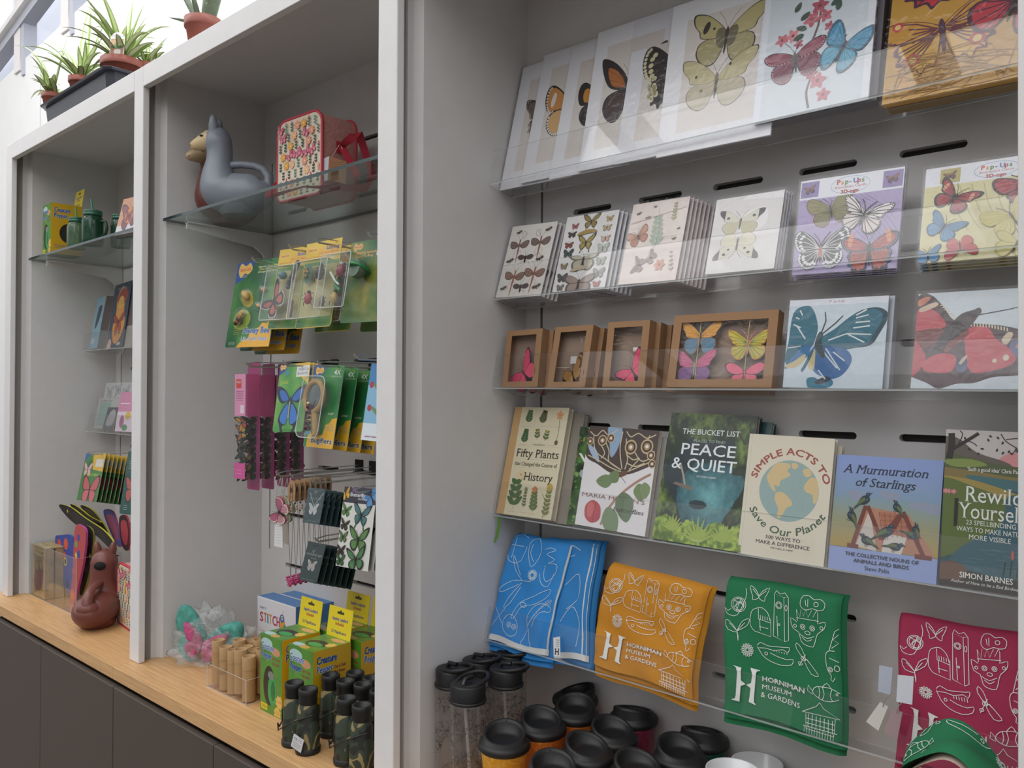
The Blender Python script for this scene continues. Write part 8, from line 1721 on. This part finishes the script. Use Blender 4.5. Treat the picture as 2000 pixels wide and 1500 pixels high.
# ---------------------------------------------------------------- plants on top of the unit
TOP = ZR1-.0005; soil = ink('#4a3c30', .9); terra = ink('#8c4a3c', .55, .1)
m = MB(); bx0, bx1, by0, by1 = -3.20, -2.66, 1.068, 1.32; trm = ink('#2a2e38', .4, .2)
def rbox(m, x0, x1, y0, y1, z0, z1, fl, mt, wall=.004):
    def ring(e_, z): return [(x, y, z) for x, y in [(x0-e_+.02, y0-e_), (x1+e_-.02, y0-e_), (x1+e_, y0-e_+.02), (x1+e_, y1+e_-.02), (x1+e_-.02, y1+e_), (x0-e_+.02, y1+e_), (x0-e_, y1+e_-.02), (x0-e_, y0-e_+.02)]]
    R = [ring(0, z0), ring(fl*.6, z1-.010), ring(fl*.6+.012, z1-.009), ring(fl*.6+.014, z1-.002), ring(fl*.6+.012, z1), ring(fl*.6, z1), ring(-.002, z0+.006)]; vs = sum(R, []); n = 8
    m.add(vs, [(k*n+i, k*n+(i+1) % n, (k+1)*n+(i+1) % n, (k+1)*n+i) for k in range(len(R)-1) for i in range(n)], mt); m.add(R[0], [tuple(range(n))[::-1]], mt); m.add(R[-1], [tuple(range(n))], mt)
rbox(m, bx0, bx1, by0, by1, TOP, TOP+.076, .01, trm); obj('plant_tray', m, label='black plastic tray holding the spider plants on top of the far left bay', cat='tray')
LEAF = None
def leafmat():
    m, t, b = bsdf('variegated_leaf'); L = t.links; at = t.nodes.new('ShaderNodeAttribute'); at.attribute_name = 'paint'; L.new(at.outputs['Color'], b.inputs['Base Color']); b.inputs['Roughness'].default_value = .4; tr = 'Transmission Weight'; b.inputs['Subsurface Weight'].default_value = .15; b.inputs['Subsurface Radius'].default_value = (.01, .02, .005); return m
LEAF = leafmat()
def strap_leaf(m, base, az, L_, w, lift, droop, fold=.35, g='#8fae58', c='#e2e8bd', twist=0.0):
    N = 12; pts = []; p = Vector(base); th = lift
    for i in range(N): pts.append(p.copy()); d = Vector((math.cos(az)*math.cos(th), math.sin(az)*math.cos(th), math.sin(th))); p += d*(L_/N); th -= droop/N*(.4+1.2*i/N); az += twist/N
    side = Vector((-math.sin(az), math.cos(az), 0)); vs = []; fs = []; cl = []; G, C_ = lin(g), lin(c)
    for i, q_ in enumerate(pts):
        t_ = i/(N-1); ww = w*min(1, .45+1.6*t_)*(1-t_**3)+.0003; tg = (pts[min(i+1, N-1)]-pts[max(i-1, 0)]).normalized(); nn = side.cross(tg)
        for s_ in (-1, -.55, -.5, 0, .5, .55, 1): vs.append(q_+side*ww*s_-nn*fold*ww*abs(s_)*-1); cl.append(G if abs(s_) > .52 and 1 else C_)
    for i in range(N-1):
        for j in range(6): fs.append((i*7+j, i*7+j+1, (i+1)*7+j+1, (i+1)*7+j))
    b = m.add(vs, fs, LEAF, True); m.col[b] = np.array(cl, dtype=np.float32)
def pot(M, r, h, t):
    m = MB(); m.lathe([(r*.72, 0), (r*.90, h*.70), (r*.99, h*.71), (r, h*.73), (r, h), (r*.93, h), (r*.90, h*.9)], terra, 32, cap1=False); m.lathe([(r*.9, h*.9), (0, h*.92)], soil, 32, cap0=False, cap1=False); return obj('pot', m, t)
def spider(px, Y, r, h, label, n, L_, seed, specials=(), tag_=False):
    p = on_y(*px, Y); z = p.z-h; t = thing('spider_plant', label, 'potted plant', T(p.x, Y, z), 'spider plants in the black tray'); pot(None, r, h, t); m = MB(); rr = random.Random(seed)
    for k in range(int(n*1.5)): strap_leaf(m, (rr.uniform(-.01, .01), rr.uniform(-.01, .01), h*.9), rr.uniform(0, 6.28), L_*rr.uniform(.55, 1.1), .0125*rr.uniform(.7, 1.2)*(r/.05)**.5, rr.uniform(.7, 1.45), rr.uniform(.8, 2.3), twist=rr.uniform(-.5, .5))
    for az, l, w, li, dr in specials: strap_leaf(m, (0, 0, h*.9), az, l, w, li, dr)
    obj('foliage', m, t)
    if tag_:
        m = MB(); Mt = T(r*.35, -r*.75, h*.86) @ RZ(.75) @ RX(-.12) @ F2; m.prism([(0, 0), (.046, 0), (.046, .075), (.036, .088), (.023, .092), (.010, .088), (0, .075)], 0, .0012, ink('#d9d9de', .4, .3), Mt); A = Art(m, .0012, warp=lambda x, y, z: Mt @ Vector((x, y, z))); A.rectf(.002, .004, .044, .068, '#a8745c'); A.rectf(.002, .04, .044, .066, '#c09a80'); A.text('Chlorophytum', .005, .076, .036, .005, '#7a7a8c')
        for k in range(9): leafshape(A, .023, .034, .022, .004, 20+k*17, '#4f7a4c')
        A.blob([(.014, .03), (.034, .03), (.031, .008), (.017, .008)], '#d0cfca'); obj('care_label', m, t)
spider((103, 184), 1.11, .037, .062, 'smallest spider plant at the left end of the black tray', 14, .15, 3, ((3.6, .32, .011, 1.35, 1.7), (3.4, .16, .006, .7, 2.2), (.6, .2, .006, 1.4, .4), (1.2, .26, .007, 1.45, .3)))
spider((158, 153), 1.17, .042, .068, 'spider plant in the middle of the black tray', 16, .19, 8, ((3.8, .30, .013, .95, 1.5), (2.6, .42, .018, 1.25, .45), (3.6, .24, .008, .8, 1.3), (1.0, .3, .009, 1.3, .3)))
spider((238, 120), 1.155, .066, .085, 'largest spider plant with a picture care label, right front of the tray', 20, .24, 5, ((.4, .17, .015, .75, 1.3), (1.9, .26, .016, 1.45, .2), (1.2, .22, .012, 1.3, .5), (3.7, .30, .011, .9, 1.2), (3.2, .26, .008, .6, 1.6), (.9, .24, .012, 1.35, .35)), True)
spider((287, 128), 1.24, .045, .07, 'spider plant behind the top rail, only its leaf tips showing', 9, .13, 12, ((.7, .14, .008, 1.2, .8), (.3, .12, .007, 1.0, 1.0)))
P = on_y(397, 40, 1.13); t = thing('aloe_plant', 'aloe in a terracotta plastic pot on top of the middle bay', 'potted plant', T(P.x, 1.13, P.z-.085)); pot(None, .051, .085, t); m = MB(); al = fine('#66745c', .5, .2, 90, .05, name='aloe_skin')
for az, l, r_, li, dr in ((.35, .19, .022, 1.2, -.1), (.6, .21, .020, 1.3, -.1), (3.6, .11, .010, .35, .1), (3.5, .19, .015, 1.05, .1), (2.5, .15, .010, 1.3, 0), (1.5, .07, .006, 1.5, 0), (5.0, .11, .009, 1.2, .1), (0.1, .14, .010, 1.15, 0)):
    pts = []; p_ = Vector((.012*math.cos(az), .012*math.sin(az), .074)); th = li
    for i in range(9): pts.append(p_.copy()); p_ = p_+Vector((math.cos(az)*math.cos(th), math.sin(az)*math.cos(th), math.sin(th)))*l/8; th -= dr/8
    m.tube(pts, [r_*(1-.1*i/8 if i < 4 else 1-.05-.93*((i-3)/5)**1.6) for i in range(9)], al, 8, flat=.5)
    for i in range(1, 7):
        for s_ in (1, -1): sd = Vector((-math.sin(az), math.cos(az), 0))*s_; q_ = pts[i]+sd*r_*.9; m.lathe([(.0012, 0), (0, .003)], ink('#c9cdb0', .5), 5, T(*q_) @ Vector((0, 0, 1)).rotation_difference(sd).to_matrix().to_4x4())
obj('aloe_leaves', m, t)
